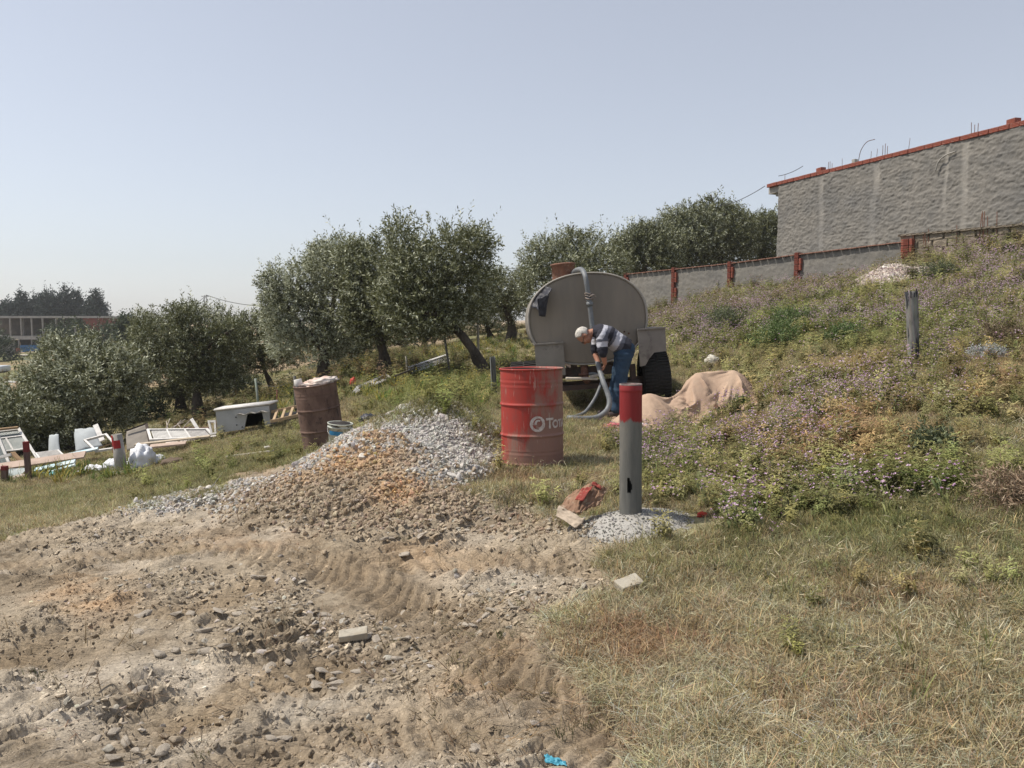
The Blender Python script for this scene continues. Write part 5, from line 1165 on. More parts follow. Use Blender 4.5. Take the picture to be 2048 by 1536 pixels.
def build_barrels():
    red = barrel_mats()
    g = G(1065, 930, 7.38); keep(g, .31); o = empty('steel_barrel', 'open red oil barrel, dusty, with pale round emblem on its side', 'barrel', g, (R(-.6), R(-.8), 0))
    r, h = drum(o, red, None, 1)
    WP = M('worn_white_print', (.60, .54, .50), (.46, .38, .34), 30, .7, bump=0, c3=(.27, .09, .07))
    rr = r * 1.012
    tx = text_mesh('T', .125); wrap(tx, rr, R(25), .345); link('lettering', tx, WP, o)
    tx = text_mesh('OTAL', .098); wrap(tx, rr, R(38.0), .345); link('lettering', tx, WP, o)
    bm = bmesh.new(); cx, cz = R(9) * rr, .385                                 # round emblem made of three swooping bands
    def band(a0, a1, ro0, ro1, ri0, ri1, n=22, dx=0, dz=0):
        vs = []
        for k in range(n + 1):
            f = k / n; a = R(a0 + (a1 - a0) * f); ro = ro0 + (ro1 - ro0) * f; ri = ri0 + (ri1 - ri0) * f
            vs.append((bm.verts.new((dx + ro * math.cos(a), dz + ro * math.sin(a), 0)), bm.verts.new((dx + ri * math.cos(a), dz + ri * math.sin(a), 0))))
        for p, q_ in zip(vs[:-1], vs[1:]): bm.faces.new((p[0], q_[0], q_[1], p[1]))
    band(20, 190, .070, .072, .060, .038); band(160, 290, .072, .070, .045, .050); band(-80, 60, .070, .066, .030, .048); band(60, 200, .034, .040, .020, .018, dx=.008, dz=.004)
    me = bpy.data.meshes.new('emblem'); bm.to_mesh(me); bm.free(); wrap(me, rr, R(9), cz, sub=False); link('emblem', me, WP, o)
    # rusty barrel leaning left
    g = G(650, 893, 10.6); keep(g, .3); o = empty('steel_barrel', 'rusty brown barrel leaning left, pale sack on top, beside the white bucket', 'barrel', g - Vector((0, 0, .02)), (R(4), R(-7.0), R(40) * 0))
    rusty = M('rusty_barrel', (.12, .074, .058), (.18, .115, .09), 4, .9, bump=.4, c3=(.045, .030, .027), stretch=(1, 1, .6), lo=.42, hi=.56)
    drum(o, rusty, None, 3, .88, .275, .02)
    sk = link('sack', lump('sack', (.21, .18, .06), 6, .45, 4, sc=3), M('pale_sack', (.50, .36, .30), (.66, .60, .55), 5, .9), None); 
    up = Euler((R(4), R(-7), 0)).to_matrix() @ Vector((0, 0, 1)); tp = g + up * .83
    sk.location = tp + Vector((.03, 0, 0)); sk.rotation_euler = (R(4), R(-14), 0); tag(sk, 'crumpled pale sack lying on the rusty barrel', 'sack')
    cp = link('white_tin', lathem('tin', [(0, 0), (.05, 0), (.055, .01), (.05, .09), (.045, .095), (0, .09)], 20), M('white_tin', (.7, .68, .64), (.55, .5, .48), 12, .7), None, tp + Vector((-.2, -.05, -.0)), (0, R(-12), 0)); tag(cp, 'small white tin at the left rim of the rusty barrel', 'tin')
    # bucket
    g = G(678, 884, 9.55); keep(g, .15); o = empty('paint_bucket', 'white plastic bucket with blue label band, full of dark stuff', 'bucket', g + Vector((0, 0, .02)), (R(3), R(4), R(10)))
    BK = M('bucket_plastic', (.52, .54, .48), (.36, .38, .33), 6, .5, bump=.1, c3=(.22, .2, .16)); LB = M('blue_label', (.03, .18, .36), (.04, .22, .42), 12, .6, bump=0)
    pr = [(0, 0), (.118, 0), (.122, .01), (.138, .235), (.150, .238), (.150, .25), (.142, .25), (.144, .275), (.152, .277), (.153, .29), (.140, .290), (.132, .25), (.120, .05), (0, .05)]
    link('bucket_body', lathem('bucket_body', pr, 40), BK, o)
    link('contents', lump('contents', (.128, .128, .03), 3, .25, 3), M('dark_contents', (.035, .03, .028), None, 10, .9), o, (0, 0, .255))
    for a0, a1 in ((-150, -75), (-40, 10)):
        bm = bmesh.new(); vs = []
        for k in range(15):
            a = R(a0 + (a1 - a0) * k / 14); vs.append([bm.verts.new(((.1335 + .0005 + (.006 if z > .19 else 0)) * math.cos(a), (.1335 + .0005 + (.006 if z > .19 else 0)) * math.sin(a), z)) for z in (.155, .205)])
        for p, q_ in zip(vs[:-1], vs[1:]): bm.faces.new((p[0], q_[0], q_[1], p[1]))
        link('label_band', fin(bm, 'label_band', True), LB, o)
    link('handle', tubem('handle', grow([(-.15, 0, .24), (-.12, -.12, .17), (0, -.165, .13), (.12, -.12, .17), (.15, 0, .24)], 4), .003, 6), M('wire', (.3, .3, .3), None, 5, .4, .8, bump=0), o)
    for nm, lab, px, py, d, r3, c, rot in [('plastic_bag', 'small black plastic bag behind the white stone heap', 738, 846, 10.4, (.13, .1, .08), (.03, .032, .045), 0), ('plastic_bag', 'small pale crumpled bag at the foot of the bucket', 646, 886, 10.0, (.11, .09, .07), (.55, .56, .6), 0), ('rag', 'dull purple rag at the foot of the rusty barrel', 622, 888, 10.1, (.10, .08, .05), (.20, .09, .12), 0)]:
        g = Ga(px, py, d); tag(link(nm, lump(nm, r3, int(px), .3, 4, sc=3), M(lab[:20], c, tuple(x * .7 for x in c), 8, .5, bump=.3), None, g, (0, 0, px)), lab, 'bag' if 'bag' in nm else 'rag')

# ------------------------------------------------------------------ pipes and posts
def pipe_mat(name, body, top, zt, hgt, seed, ring=True):
    m, t, b, l = node_mat(name); v = objvec(t); sep = t.nodes.new('ShaderNodeSeparateXYZ'); l.new(v, sep.inputs[0])
    n = noise(t, 7, 6, .6, objvec(t, (1, 1, .5))); n2 = noise(t, 30, 6, .7, objvec(t, (1, 1, .12)))
    base = ramp(t, [(.35, body), (.65, tuple(x * .7 for x in body))]); l.new(n2.outputs['Fac'], base.inputs[0])
    dust = ramp(t, [(.5, (0, 0, 0)), (.72, (.8, .8, .8))]); l.new(n.outputs['Fac'], dust.inputs[0]); md = t.nodes.new('ShaderNodeMixRGB'); l.new(dust.outputs[0], md.inputs[0]); l.new(base.outputs[0], md.inputs[1]); md.inputs[2].default_value = (.20, .18, .15, 1)
    ad = t.nodes.new('ShaderNodeMath'); ad.operation = 'MULTIPLY_ADD'; l.new(n.outputs['Fac'], ad.inputs[0]); ad.inputs[1].default_value = .20; l.new(sep.outputs[2], ad.inputs[2])
    gt = t.nodes.new('ShaderNodeMapRange'); gt.inputs[1].default_value = zt + .090; gt.inputs[2].default_value = zt + .105; l.new(ad.outputs[0], gt.inputs[0])
    red = ramp(t, [(.3, top), (.7, tuple(x * .8 for x in top))]); l.new(n2.outputs['Fac'], red.inputs[0])
    mx = t.nodes.new('ShaderNodeMixRGB'); l.new(gt.outputs[0], mx.inputs[0]); l.new(md.outputs[0], mx.inputs[1]); l.new(red.outputs[0], mx.inputs[2]); l.new(mx.outputs[0], b.inputs['Base Color'])
    b.inputs['Roughness'].default_value = .55; b.inputs['Specular IOR Level'].default_value = .35
    bp = t.nodes.new('ShaderNodeBump'); bp.inputs['Strength'].default_value = .2; bp.inputs['Distance'].default_value = .003; l.new(n2.outputs['Fac'], bp.inputs['Height']); l.new(bp.outputs[0], b.inputs['Normal'])
    return m
def build_posts():
    g = PIPE; z0 = gz(g.x, g.y) + .06; top = P(1259, 768, 5.05).z; h = top - z0; keep(g, .38); keep((g.x + .30, g.y - .08), .24); keep((g.x - .18, g.y - .2), .2)
    o = empty('marker_pipe', 'grey pipe with red painted top set in a mortar mound', 'pipe', (g.x, g.y, z0 - .06), (0, R(-.5), 0)); pm = pipe_mat('grey_red_pipe', (.155, .155, .143), (.23, .016, .018), h - .165, h, 1)
    r = .071; prof = [(r * .96, -.05), (r, -.05)] + [(r, z) for z in np.linspace(0, h + .06 - .052, 46)] + [(r * 1.0, h + .06 - .046), (r * 1.02, h + .06 - .043), (r * 1.025, h + .06 - .036), (r * 1.01, h + .06 - .032), (r * 1.01, h + .058), (r * .99, h + .06), (r * .9, h + .058), (r * .9, h - .4), (0, h - .4)]
    bm = bmesh.new(); lathe(bm, prof, 56)
    # ragged hole low on the left of the pipe: faces removed, so the dark inside shows
    for f in [f for f in bm.faces if .225 < f.calc_center_median().z < .335 and R(-118) < math.atan2(f.calc_center_median().y, f.calc_center_median().x) < 0 and math.hypot(f.calc_center_median().x, f.calc_center_median().y) > r * .97]:
        c = f.calc_center_median(); a = math.degrees(math.atan2(c.y, c.x)) + 109
        if abs(a + (6 if c.z > .29 else -3)) < (17 if .25 < c.z < .31 else 9): f.select = True
    bmesh.ops.delete(bm, geom=[f for f in bm.faces if f.select], context='FACES')
    me = bpy.data.meshes.new('pipe_body'); bmesh.ops.recalc_face_normals(bm, faces=bm.faces); bm.to_mesh(me); bm.free(); link('pipe_body', me, pm, o)
    link('pipe_rim', lathem('pipe_rim', [(r * 1.0, h + .052), (r * 1.012, h + .054), (r * 1.012, h + .062), (r * .90, h + .062), (r * .90, h + .045)], 48), M('dark_rim', (.10, .085, .085), (.25, .2, .18), 20, .7), o)
    # mortar mound round its foot
    n = 60; xs = np.linspace(-.46, .46, n); X, Y = np.meshgrid(xs, xs); x, y = X.ravel() + g.x, Y.ravel() + g.y; z = H1(x, y) + mound_h(x, y) * 1.15 - .012 + .006 * fbm(x * 22, y * 22, 3, 4)
    me = npmesh('mortar_mound', np.stack([x - g.x, y - g.y, z - g.z], -1), np.array([(j * n + i, j * n + i + 1, (j + 1) * n + i + 1, (j + 1) * n + i) for j in range(n - 1) for i in range(n - 1) if mound_h(np.array([x[j * n + i]]), np.array([y[j * n + i]]))[0] > .004]), None, True)
    mo = link('mortar_mound', me, M('gritty_mortar', (.40, .385, .355), (.32, .305, .28), 22, .95, bump=1.0, bscale=70, dist=.01), None, (g.x, g.y, g.z)); tag(mo, 'rounded mound of pale gritty mortar at the foot of the grey pipe', 'mound')
    # distant marker pipe with red and white top, at left
    g = G(244, 944, 12.5); keep(g, .12); o = empty('marker_post', 'pale concrete pipe with red patches on its top at left', 'post', g, (0, R(-5.5), 0)); h = P(243, 868, 12.5).z - g.z
    cm = M('pale_pipe', (.36, .34, .31), (.27, .25, .225), 8, .85, bump=.3)
    link('pipe_body', lathem('pipe_body', [(.06, -.1), (.092, -.1), (.088, h * .5), (.085, h * .52), (.078, h), (.06, h), (.06, h - .2), (0, h - .2)], 32), cm, o)
    bm = bmesh.new()
    def patch(a0, a1, z0, z1, rr):
        vs = [[bm.verts.new((rr * math.cos(R(a0 + (a1 - a0) * k / 8)), rr * math.sin(R(a0 + (a1 - a0) * k / 8)), z)) for z in (z0, z1)] for k in range(9)]
        for p, q_ in zip(vs[:-1], vs[1:]): bm.faces.new((p[0], q_[0], q_[1], p[1]))
    patch(-175, -110, h * .72, h * .99, .0835); patch(-120, -40, h * .66, h * .86, .0865); patch(-178, -140, h * .55, h * .74, .087)
    link('red_paint', fin(bm, 'red_paint', True), M('red_paint', (.42, .03, .03), (.30, .03, .03), 20, .7, bump=0), o)
    link('mortar_foot', lump('mortar_foot', (.20, .18, .07), 2, .1, 3), M('gritty_mortar', (.46, .44, .41)), o, (0, 0, -.03))
    for px, py, top, d, w_, lab, tilt in [(58, 964, 889, 12.6, .038, 'slim dark timber post with red top before the window frames', -2), (10, 966, 938, 12.2, .042, 'short dark red post at the left edge', 1)]:
        g = G(px, py, d); keep(g, .06); h = P(px, top, d).z - g.z; o = empty('timber_post', lab, 'post', g, (0, R(tilt), 0)); bm = bmesh.new(); box(bm, (0, 0, h * .36), (w_ * 2, w_ * 1.6, h * .72 + .2), None, .006); link('post_body', fin(bm, 'post_body'), M('dark_timber', (.10, .06, .055), (.16, .11, .09), 12, .9, stretch=(1, 1, .15)), o)
        bm = bmesh.new(); box(bm, (0, 0, h * .85 + .05), (w_ * 2.03, w_ * 1.63, h * .3 - .002), None, .006); link('painted_top', fin(bm, 'painted_top'), M('dull_red', (.22, .035, .035), (.15, .03, .03), 12, .8), o)
    # weathered post on the right slope
    g = G(1828, 727, 9.3); keep(g, .09); tp = P(1818, 583, 9.3); h = tp.z - g.z; o = empty('weathered_post', 'weathered pale grey round post with black streaks on the right slope', 'post', g, (0, R(-4.5), 0))
    m, t, b, l = node_mat('tarred_post'); v = objvec(t, (1, 1, .22)); n = noise(t, 9, 7, .65, v); r_ = ramp(t, [(.36, (.33, .32, .295)), (.50, (.22, .21, .195)), (.53, (.028, .030, .038))]); l.new(n.outputs['Fac'], r_.inputs[0])
    sx = t.nodes.new('ShaderNodeSeparateXYZ'); l.new(objvec(t), sx.inputs[0])
    gr = noise(t, 60, 5, .7, objvec(t, (1, 1, .06))); mm = t.nodes.new('ShaderNodeMixRGB'); mm.blend_type = 'MULTIPLY'; mm.inputs[0].default_value = .6; l.new(r_.outputs[0], mm.inputs[1]); l.new(gr.outputs['Color'], mm.inputs[2])
    l.new(mm.outputs[0], b.inputs['Base Color']); b.inputs['Roughness'].default_value = .9; bp = t.nodes.new('ShaderNodeBump'); bp.inputs['Strength'].default_value = .5; bp.inputs['Distance'].default_value = .006; l.new(gr.outputs['Fac'], bp.inputs['Height']); l.new(bp.outputs[0], b.inputs['Normal'])
    bm = bmesh.new(); lathe(bm, [(.055, -.15)] + [(.060 + .010 * (z / h), z) for z in np.linspace(0, h, 14)] + [(.066, h + .004), (.052, h + .002), (.05, h - .03), (0, h - .03)], 28, lambda th, z: 1 + .04 * math.sin(3 * th + z * 4) + .02 * math.sin(7 * th)); me = bpy.data.meshes.new('post_body'); bm.to_mesh(me); bm.free(); link('post_body', me, m, o)
    bm = bmesh.new(); q = random.Random(3)
    for k in range(5):
        a = R(-150 + k * 30); box(bm, (.066 * math.cos(a), .066 * math.sin(a), h - .02 - q.uniform(0, .03)), (.012, .012, .05 + q.uniform(0, .05)), (0, 0, a), .003)
    link('bark_scrap', fin(bm, 'bark_scrap'), M('char', (.03, .03, .035), None, 10, .9), o)
    # thin fence poles along the grove
    GAL = MATS['galvanised']; GR = M('green_pole', (.16, .22, .17), (.30, .30, .27), 8, .7, bump=.2, stretch=(1, 1, .2)); RD = M('thin_red_rod', (.18, .06, .05), None, 8, .8, bump=0); DK = M('dark_pole', (.09, .09, .08), (.14, .13, .11), 9, .8); WDP = M('pale_pole', (.38, .34, .26), (.26, .24, .19), 9, .8, stretch=(1, 1, .2))
    for px0, py0, px1, py1, d, r, mt, lab in [(519,812,511,757,17,.026,GR,'greenish fence pole behind the white cabinet'),(554,812,554,780,17,.012,RD,'thin red rod beside the greenish pole'),(592,806,589,752,15,.026,DK,'dark fence pole left of the rusty barrel'),
                                       (958,700,955,630,20,.032,WDP,'pale tall fence pole behind the leaning trunk'),(816,748,812,712,19,.024,WDP,'pale fence pole between the two white shutters'),(901,716,889,675,20,.03,DK,'leaning dark fence pole at the end of the upper shutter')]:
        g = G(px0, py0, d); t_ = P(px1, py1, d); dz = t_ - g; tag(link('fence_pole', tubem('fence_pole', [(0, 0, -.15), dz * .5, dz], r, 8), mt, None, g), lab, 'pole')
    g = G(988, 772, 13.5); h = P(985, 725, 13.5).z - g.z; bm = bmesh.new()
    for c_, s_ in (((0, 0, h / 2), (.085, .006, h + .2)), ((-.04, -.02, h / 2), (.006, .04, h + .2)), ((.04, -.02, h / 2), (.006, .04, h + .2)), ((0, -.012, h / 2), (.012, .02, h + .196))): box(bm, c_, s_)
    tag(link('steel_channel_post', fin(bm, 'channel'), GAL, None, g, (0, R(-3), R(20))), 'short galvanised channel post left of the red barrel', 'post')
    # sagging fence wire
    W = M('fence_wire', (.12, .11, .10), None, 5, .7, .4, bump=0); ps = [P(511,762,17), P(589,760,15)]; c0 = ps[0].copy()
    tag(link('fence_wire', tubem('wire', [p - c0 for p in [ps[0].lerp(ps[1], k / 8) - Vector((0, 0, .12 * math.sin(math.pi * k / 8))) for k in range(9)]], .004, 5), W, None, c0), 'thin sagging wire between the greenish and dark poles', 'wire')
# ------------------------------------------------------------------ water tank trailer
def build_tanker():
    C0 = P(1190, 637, 11.3); gzc = gz(C0.x, 11.6); g = Vector((C0.x, C0.y, gzc)); zc = C0.z - gzc
    o = empty('tank_trailer', 'grey oval water tank trailer with rusty hatch, seen from its rear', 'tank trailer', g, (0, R(-4.5), R(0.2)))
    TK = M('tank_paint', (.26, .24, .21), (.20, .18, .16), 2.2, .75, bump=.12, bscale=30, c3=(.145, .125, .115))
    a, b, ex, Ln = .845, .648, 2.0 / 2.25, 2.4
    def ring(y, k, dz=0):
        n = 72; return [(a * k * math.copysign(abs(math.cos(t)) ** ex, math.cos(t)), y, zc + dz + b * k * math.copysign(abs(math.sin(t)) ** ex, math.sin(t))) for t in [2 * math.pi * i / n for i in range(n)]]
    def loft(rings, cap0=True, cap1=True):
        bm = bmesh.new(); rr = [[bm.verts.new(p) for p in r] for r in rings]; n = len(rr[0])
        for p, q in zip(rr[:-1], rr[1:]):
            for i in range(n): f = bm.faces.new((p[i], p[(i + 1) % n], q[(i + 1) % n], q[i])); f.smooth = True
        if cap0: bm.faces.new(rr[0][::-1])
        if cap1: bm.faces.new(rr[-1])
        return bm
    rg = [ring(-.020, .12), ring(-.020, .35), ring(-.018, .6), ring(-.014, .8), ring(-.010, .93), ring(-.006, .968), ring(.004, .972)]
    bmw = bmesh.new()
    for k in range(3):
        xb = (.50, .56, .44)[k]; zb = zc - .22 - .03 * k; bmesh.ops.create_icosphere(bmw, subdivisions=1, radius=.014, matrix=Matrix.Translation((xb, -.02, zb)))
    link('bolt_head', fin(bmw, 'bolts', True), RUST, o)
    me = fin(loft(rg, True, False), 'rear_end'); me.polygons.foreach_set('use_smooth', [True] * len(me.polygons)); link('rear_end', me, M('tank_rear_shade_streaks', (.245, .212, .172), (.175, .155, .130), 1.6, .8, bump=.15, bscale=30, c3=(.20, .175, .15), stretch=(1, 1, .22)), o)  # rear paint darker than the shell for its shade, plus vertical streaks
    me = fin(loft([ring(.004, .968), ring(-.022, .972), ring(-.030, .985), ring(-.024, 1.003), ring(-.002, 1.008), ring(.03, 1.006), ring(.032, .99)], False, False), 'rim'); me.polygons.foreach_set('use_smooth', [True] * len(me.polygons)); link('rim_flange', me, M('tank_rim_highlight', (.36, .33, .29), (.27, .25, .22), 5, .7, bump=.1), o)  # rim colour lightened for the light its edge catches
    link('tank_shell', fin(loft([ring(.012, .97), ring(.016, .992), ring(.031, .992), ring(.7, .992), ring(.702, 1.003), ring(.73, 1.003), ring(.732, .992), ring(1.8, .992), ring(1.803, 1.003), ring(1.83, 1.003), ring(1.832, .992), ring(Ln, .99), ring(Ln + .1, .9), ring(Ln + .14, .5)], False, True), 'tank_shell'), TK, o)
    HT = M('hatch_rust', (.22, .105, .070), (.15, .075, .055), 9, .85, c3=(.28, .2, .15))
    link('hatch', lathem('hatch', [(.17, 0), (.17, .22), (.185, .222), (.185, .24), (.15, .25), (0, .252)], 28), HT, o, (-.26, .45, zc + b * .90))
    # mud plates and mudguards
    def plate(name, px0, py0, px1, py1, cut):
        c = [P(px0, py0, 11.22) - g, P(px1, py1, 11.22) - g]; inv = (Euler((0, R(-4.5), R(0.2))).to_matrix()).inverted(); p0, p1 = inv @ c[0], inv @ c[1]
        x0, x1 = sorted((p0.x, p1.x)); z1, z0 = max(p0.z, p1.z), min(p0.z, p1.z); y = -.10
        out = [(x0, z1), (x1, z1), (x1, z0 + (cut if cut > 0 else 0) * .0), (x1, z0 + .03)]
        w_ = x1 - x0
        if cut > 0: out += [(x1 - w_ * .45, z0 + .02), (x0 + w_ * .35, z0 - .06), (x0 + w_ * .2, z0 - .15), (x0, z0 - .16)]
        else: out += [(x1, z0 - .02), (x0, z0 - .02)]
        bm = bmesh.new(); f0 = [bm.verts.new((x, y, z)) for x, z in out]; f1 = [bm.verts.new((x, y + .03, z)) for x, z in out]; n = len(out)
        bm.faces.new(f0); bm.faces.new(f1[::-1])
        for i in range(n): bm.faces.new((f0[i], f0[(i + 1) % n], f1[(i + 1) % n], f1[i]))
        box(bm, ((x0 + x1) / 2, y + .5, z1 + .012), (w_, 1.05, .02), None)
        return link(name, fin(bm, name), TK, o), x0, x1, z0, z1
    plate('mudguard', 1275, 661, 1333, 706, 1); plate('mudguard', 1069, 691, 1131, 747, -1)
    # wheels
    bm = bmesh.new(); n = 48; pr = [(.20, -.19), (.33, -.195), (.365, -.18), (.385, -.12), (.388, 0), (.385, .12), (.365, .18), (.33, .195), (.20, .19)]
    rr = [[bm.verts.new((x, r * math.cos(2 * math.pi * i / n), r * math.sin(2 * math.pi * i / n))) for i in range(n)] for r, x in pr]
    for p, q in zip(rr[:-1], rr[1:]):
        for i in range(n): bm.faces.new((p[i], p[(i + 1) % n], q[(i + 1) % n], q[i])).smooth = True
    tm = fin(bm, 'tyre', False); tm.polygons.foreach_set('use_smooth', [True] * len(tm.polygons))
    bm = bmesh.new()
    for i in range(n):
        for s in (-1, 1):
            th = 2 * math.pi * (i + (.5 if s > 0 else 0)) / n; box(bm, (s * .095, .389 * math.cos(th), .389 * math.sin(th)), (.17, .026, .022), (th, 0, 0))
    lug = fin(bm, 'tread_lugs'); rim = bmesh.new(); bmesh.ops.create_cone(rim, cap_ends=True, segments=32, radius1=.205, radius2=.205, depth=.25); bmesh.ops.rotate(rim, verts=rim.verts, cent=(0, 0, 0), matrix=Matrix.Rotation(R(90), 3, 'Y')); rim = fin(rim, 'rim')
    for sx in (-.95, .95):
        w_ = link('wheel', tm, TYRE, o, (sx, .42, .37)); link('tread_lugs', lug, TYRE, w_); link('rim', rim, TK, w_)
    DKM = M('chassis_steel', (.055, .045, .040), (.09, .06, .05), 8, .85, c3=(.12, .07, .05))
    bm = bmesh.new(); box(bm, (0, .42, .37), (1.6, .09, .09)); link('axle', fin(bm, 'axle'), DKM, o)
    for sx in (-.42, .42): bm = bmesh.new(); box(bm, (sx, 1.6, .56), (.09, 3.3, .12)); link('chassis_beam', fin(bm, 'beam'), DKM, o)
    bm = bmesh.new(); box(bm, (.02, .0, .36), (1.30, .10, .07)); link('cross_beam', fin(bm, 'beam'), DKM, o)
    bm = bmesh.new(); box(bm, (-.1, .14, .57), (1.15, .10, .13)); link('cross_beam', fin(bm, 'beam'), DKM, o)
    for sx in (-.55, .45, .6): bm = bmesh.new(); box(bm, (sx, .12, .47), (.08, .08, .30)); link('strut', fin(bm, 'strut'), DKM, o)
    bm = bmesh.new(); box(bm, (0, 3.9, .50), (.12, 1.6, .12)); link('drawbar', fin(bm, 'drawbar'), DKM, o)
    bm = bmesh.new(); box(bm, (0, 4.6, .2), (.1, .1, .55)); link('jack_leg', fin(bm, 'jack_leg'), DKM, o)
    link('outlet_pipe', tubem('outlet', [(-.09, .1, zc - b + .03), (-.09, .1, .55), (-.09, .08, .48), (-.07, -.02, .44)], [.055, .055, .055, .05], 14), HT, o)
    link('outlet_flange', lathem('outlet_flange', [(0, 0), (.09, 0), (.09, .025), (0, .025)], 20), HT, o, (-.09, .1, .52))
    # pale slab of wood lying over the rear beam
    PS = M('pale_board', (.62, .55, .46), (.46, .40, .33), 8, .9, c3=(.3, .25, .2)); bm = bmesh.new(); box(bm, (0, 0, 0), (.44, .16, .03), (0, R(4), 0), .008); box(bm, (.22, .03, .03), (.2, .1, .03), (0, R(-9), 0), .006)
    t = link('pale_board', fin(bm, 'board'), PS, None, P(1163, 757, 11.15), (0, R(-3), 0)); tag(t, 'pale broken board lying on the rear beam under the tank', 'board')
    # black rag with strings over the left shoulder of the tank
    BK = M('black_plastic', (.018, .018, .024), (.035, .035, .045), 12, .45, bump=.3)
    rg = empty('black_rag', 'black plastic rag draped over the upper left edge of the tank', 'rag', P(1084, 592, 11.2))
    def rel(px, py, d): return tuple(P(px, py, d) - rg.location)
    link('rag_fold', sheet('fold', [rel(1062, 612, 11.25), rel(1086, 570, 11.35), rel(1104, 576, 11.10), rel(1080, 622, 11.08)], 14, 14, .02, 5, .008, 3), BK, rg)
    link('rag_fold', sheet('fold', [rel(1078, 632, 11.10), rel(1074, 598, 11.08), rel(1098, 588, 11.08), rel(1090, 634, 11.10)], 12, 14, .015, 5, .008, 5), BK, rg)
    tag(link('thin_cord', tubem('cord', [Vector(p) - Vector(P(1085, 585, 11.3)) for p in grow([P(1085, 585, 11.3), P(1100, 568, 11.5), P(1108, 563, 11.7), P(1118, 562, 11.8), P(1130, 556, 11.9)], 4)], .006, 5), BK, None, P(1085, 585, 11.3)), 'thin dark cord running from the black rag up to the rusty hatch', 'cord')
    return o

def build_hose():
    pts = [(1138,556,11.75),(1144,549,11.65),(1152,541,11.5),(1162,539,11.35),(1168,546,11.2),(1172,560,11.12),(1177,592,11.12),(1181,622,11.12),(1184,650,11.12),(1187,680,11.08),(1192,708,11.0),(1198,735,10.75),(1206,762,10.55),(1215,786,10.45),(1219,804,10.38),(1214,820,10.32),(1196,834,10.25),(1172,843,10.2),(1150,850,10.18),(1139,853,10.2),(1138,849,10.32),(1150,841,10.45),(1170,824,10.65),(1188,800,10.85),(1199,776,11.0),(1203,758,11.15),(1190,748,11.3),(1178,748,11.35)]
    w3 = [P(*p) for p in pts]; 
    for i, p in enumerate(w3):
        if 13 < i < 23: p.z = max(p.z, gz(p.x, p.y) + .035)
    path = grow(w3, 6); n = len(path); rad = [(.034 if i < n * .70 else .034 - .012 * min(1, (i - n * .70) / (n * .05))) * (1 + .05 * (i % 2)) for i in range(n)]
    c0 = w3[0].copy(); HM = M('hose_rubber', (.185, .195, .205), (.13, .14, .15), 12, .5, bump=.2, c3=(.22, .21, .19))
    o = empty('suction_hose', 'thick grey hose looping from the tank top to the grass and back', 'hose', c0)
    link('hose_body', tubem('hose', [p - c0 for p in path], rad, 14), HM, o)
    # rope tie and coupling round the hose
    for k, (px, py) in enumerate([(1177, 588), (1178, 592), (1179, 597)]):
        c = P(px, py, 11.12) - c0; link('rope_tie', tubem('rope', [c + Vector((.052 * math.cos(t), .05 * math.sin(t), .01 * math.sin(t * 2 + k))) for t in np.linspace(0, 6.28, 17)], .009, 6), M('rope', (.30, .25, .22), (.2, .17, .15), 20, .9), o)
    c = P(1178, 594, 11.06) - c0; link('rope_tie', tubem('rope', grow([c, c + Vector((.06, 0, .03)), c + Vector((.10, .02, 0))], 4), .007, 6), MATS['rope'], o)
    link('coupling', tubem('coupling', [P(1179, 604, 11.12) - c0, P(1180, 612, 11.12) - c0], .046, 16), HM, o)

# ------------------------------------------------------------------ the man
def remesh(bm, name, vox, smooth=4, disp=None):
    me = bpy.data.meshes.new(name + '_raw'); bmesh.ops.recalc_face_normals(bm, faces=bm.faces); bm.to_mesh(me); bm.free(); o = bpy.data.objects.new(name + '_raw', me); COL.objects.link(o)
    m = o.modifiers.new('r', 'REMESH'); m.mode = 'VOXEL'; m.voxel_size = vox; m.use_smooth_shade = True
    s = o.modifiers.new('s', 'SMOOTH'); s.iterations = smooth; s.factor = .5
    dg = bpy.context.evaluated_depsgraph_get(); out = bpy.data.meshes.new_from_object(o.evaluated_get(dg)); out.name = name; bpy.data.objects.remove(o)
    if disp is not None:
        n = len(out.vertices); co = np.empty(n * 3); out.vertices.foreach_get('co', co); co = co.reshape(-1, 3); nr = np.empty(n * 3); out.vertices.foreach_get('normal', nr); nr = nr.reshape(-1, 3)
        co = co + nr * disp(co)[:, None]; out.vertices.foreach_set('co', co.ravel()); out.update()
    out.polygons.foreach_set('use_smooth', [True] * len(out.polygons)); return out
def limb(bm, pts, rads, n=16, squash=None):
    """closed tapered limb through joints; squash = (axis vector, factor)"""
    path = grow(pts, 5); m = len(path); ks = np.linspace(0, len(rads) - 1, m); rr = np.interp(ks, range(len(rads)), rads)
    c0, c1 = path[0], path[-1]; d0 = (path[0] - path[1]).normalized(); d1 = (path[-1] - path[-2]).normalized()
    path = [c0 + d0 * rr[0] * .8] + path + [c1 + d1 * rr[-1] * .8]; rr = [rr[0] * .45] + list(rr) + [rr[-1] * .45]
    tube(bm, path, list(rr), n)
def ell(bm, c, r, rot=None):
    q = bmesh.ops.create_uvsphere(bm, u_segments=24, v_segments=16, radius=1)['verts']
    bmesh.ops.transform(bm, matrix=Matrix.Translation(c) @ (rot.to_4x4() if rot is not None else Matrix()) @ Matrix.Diagonal((*r, 1)), verts=q)
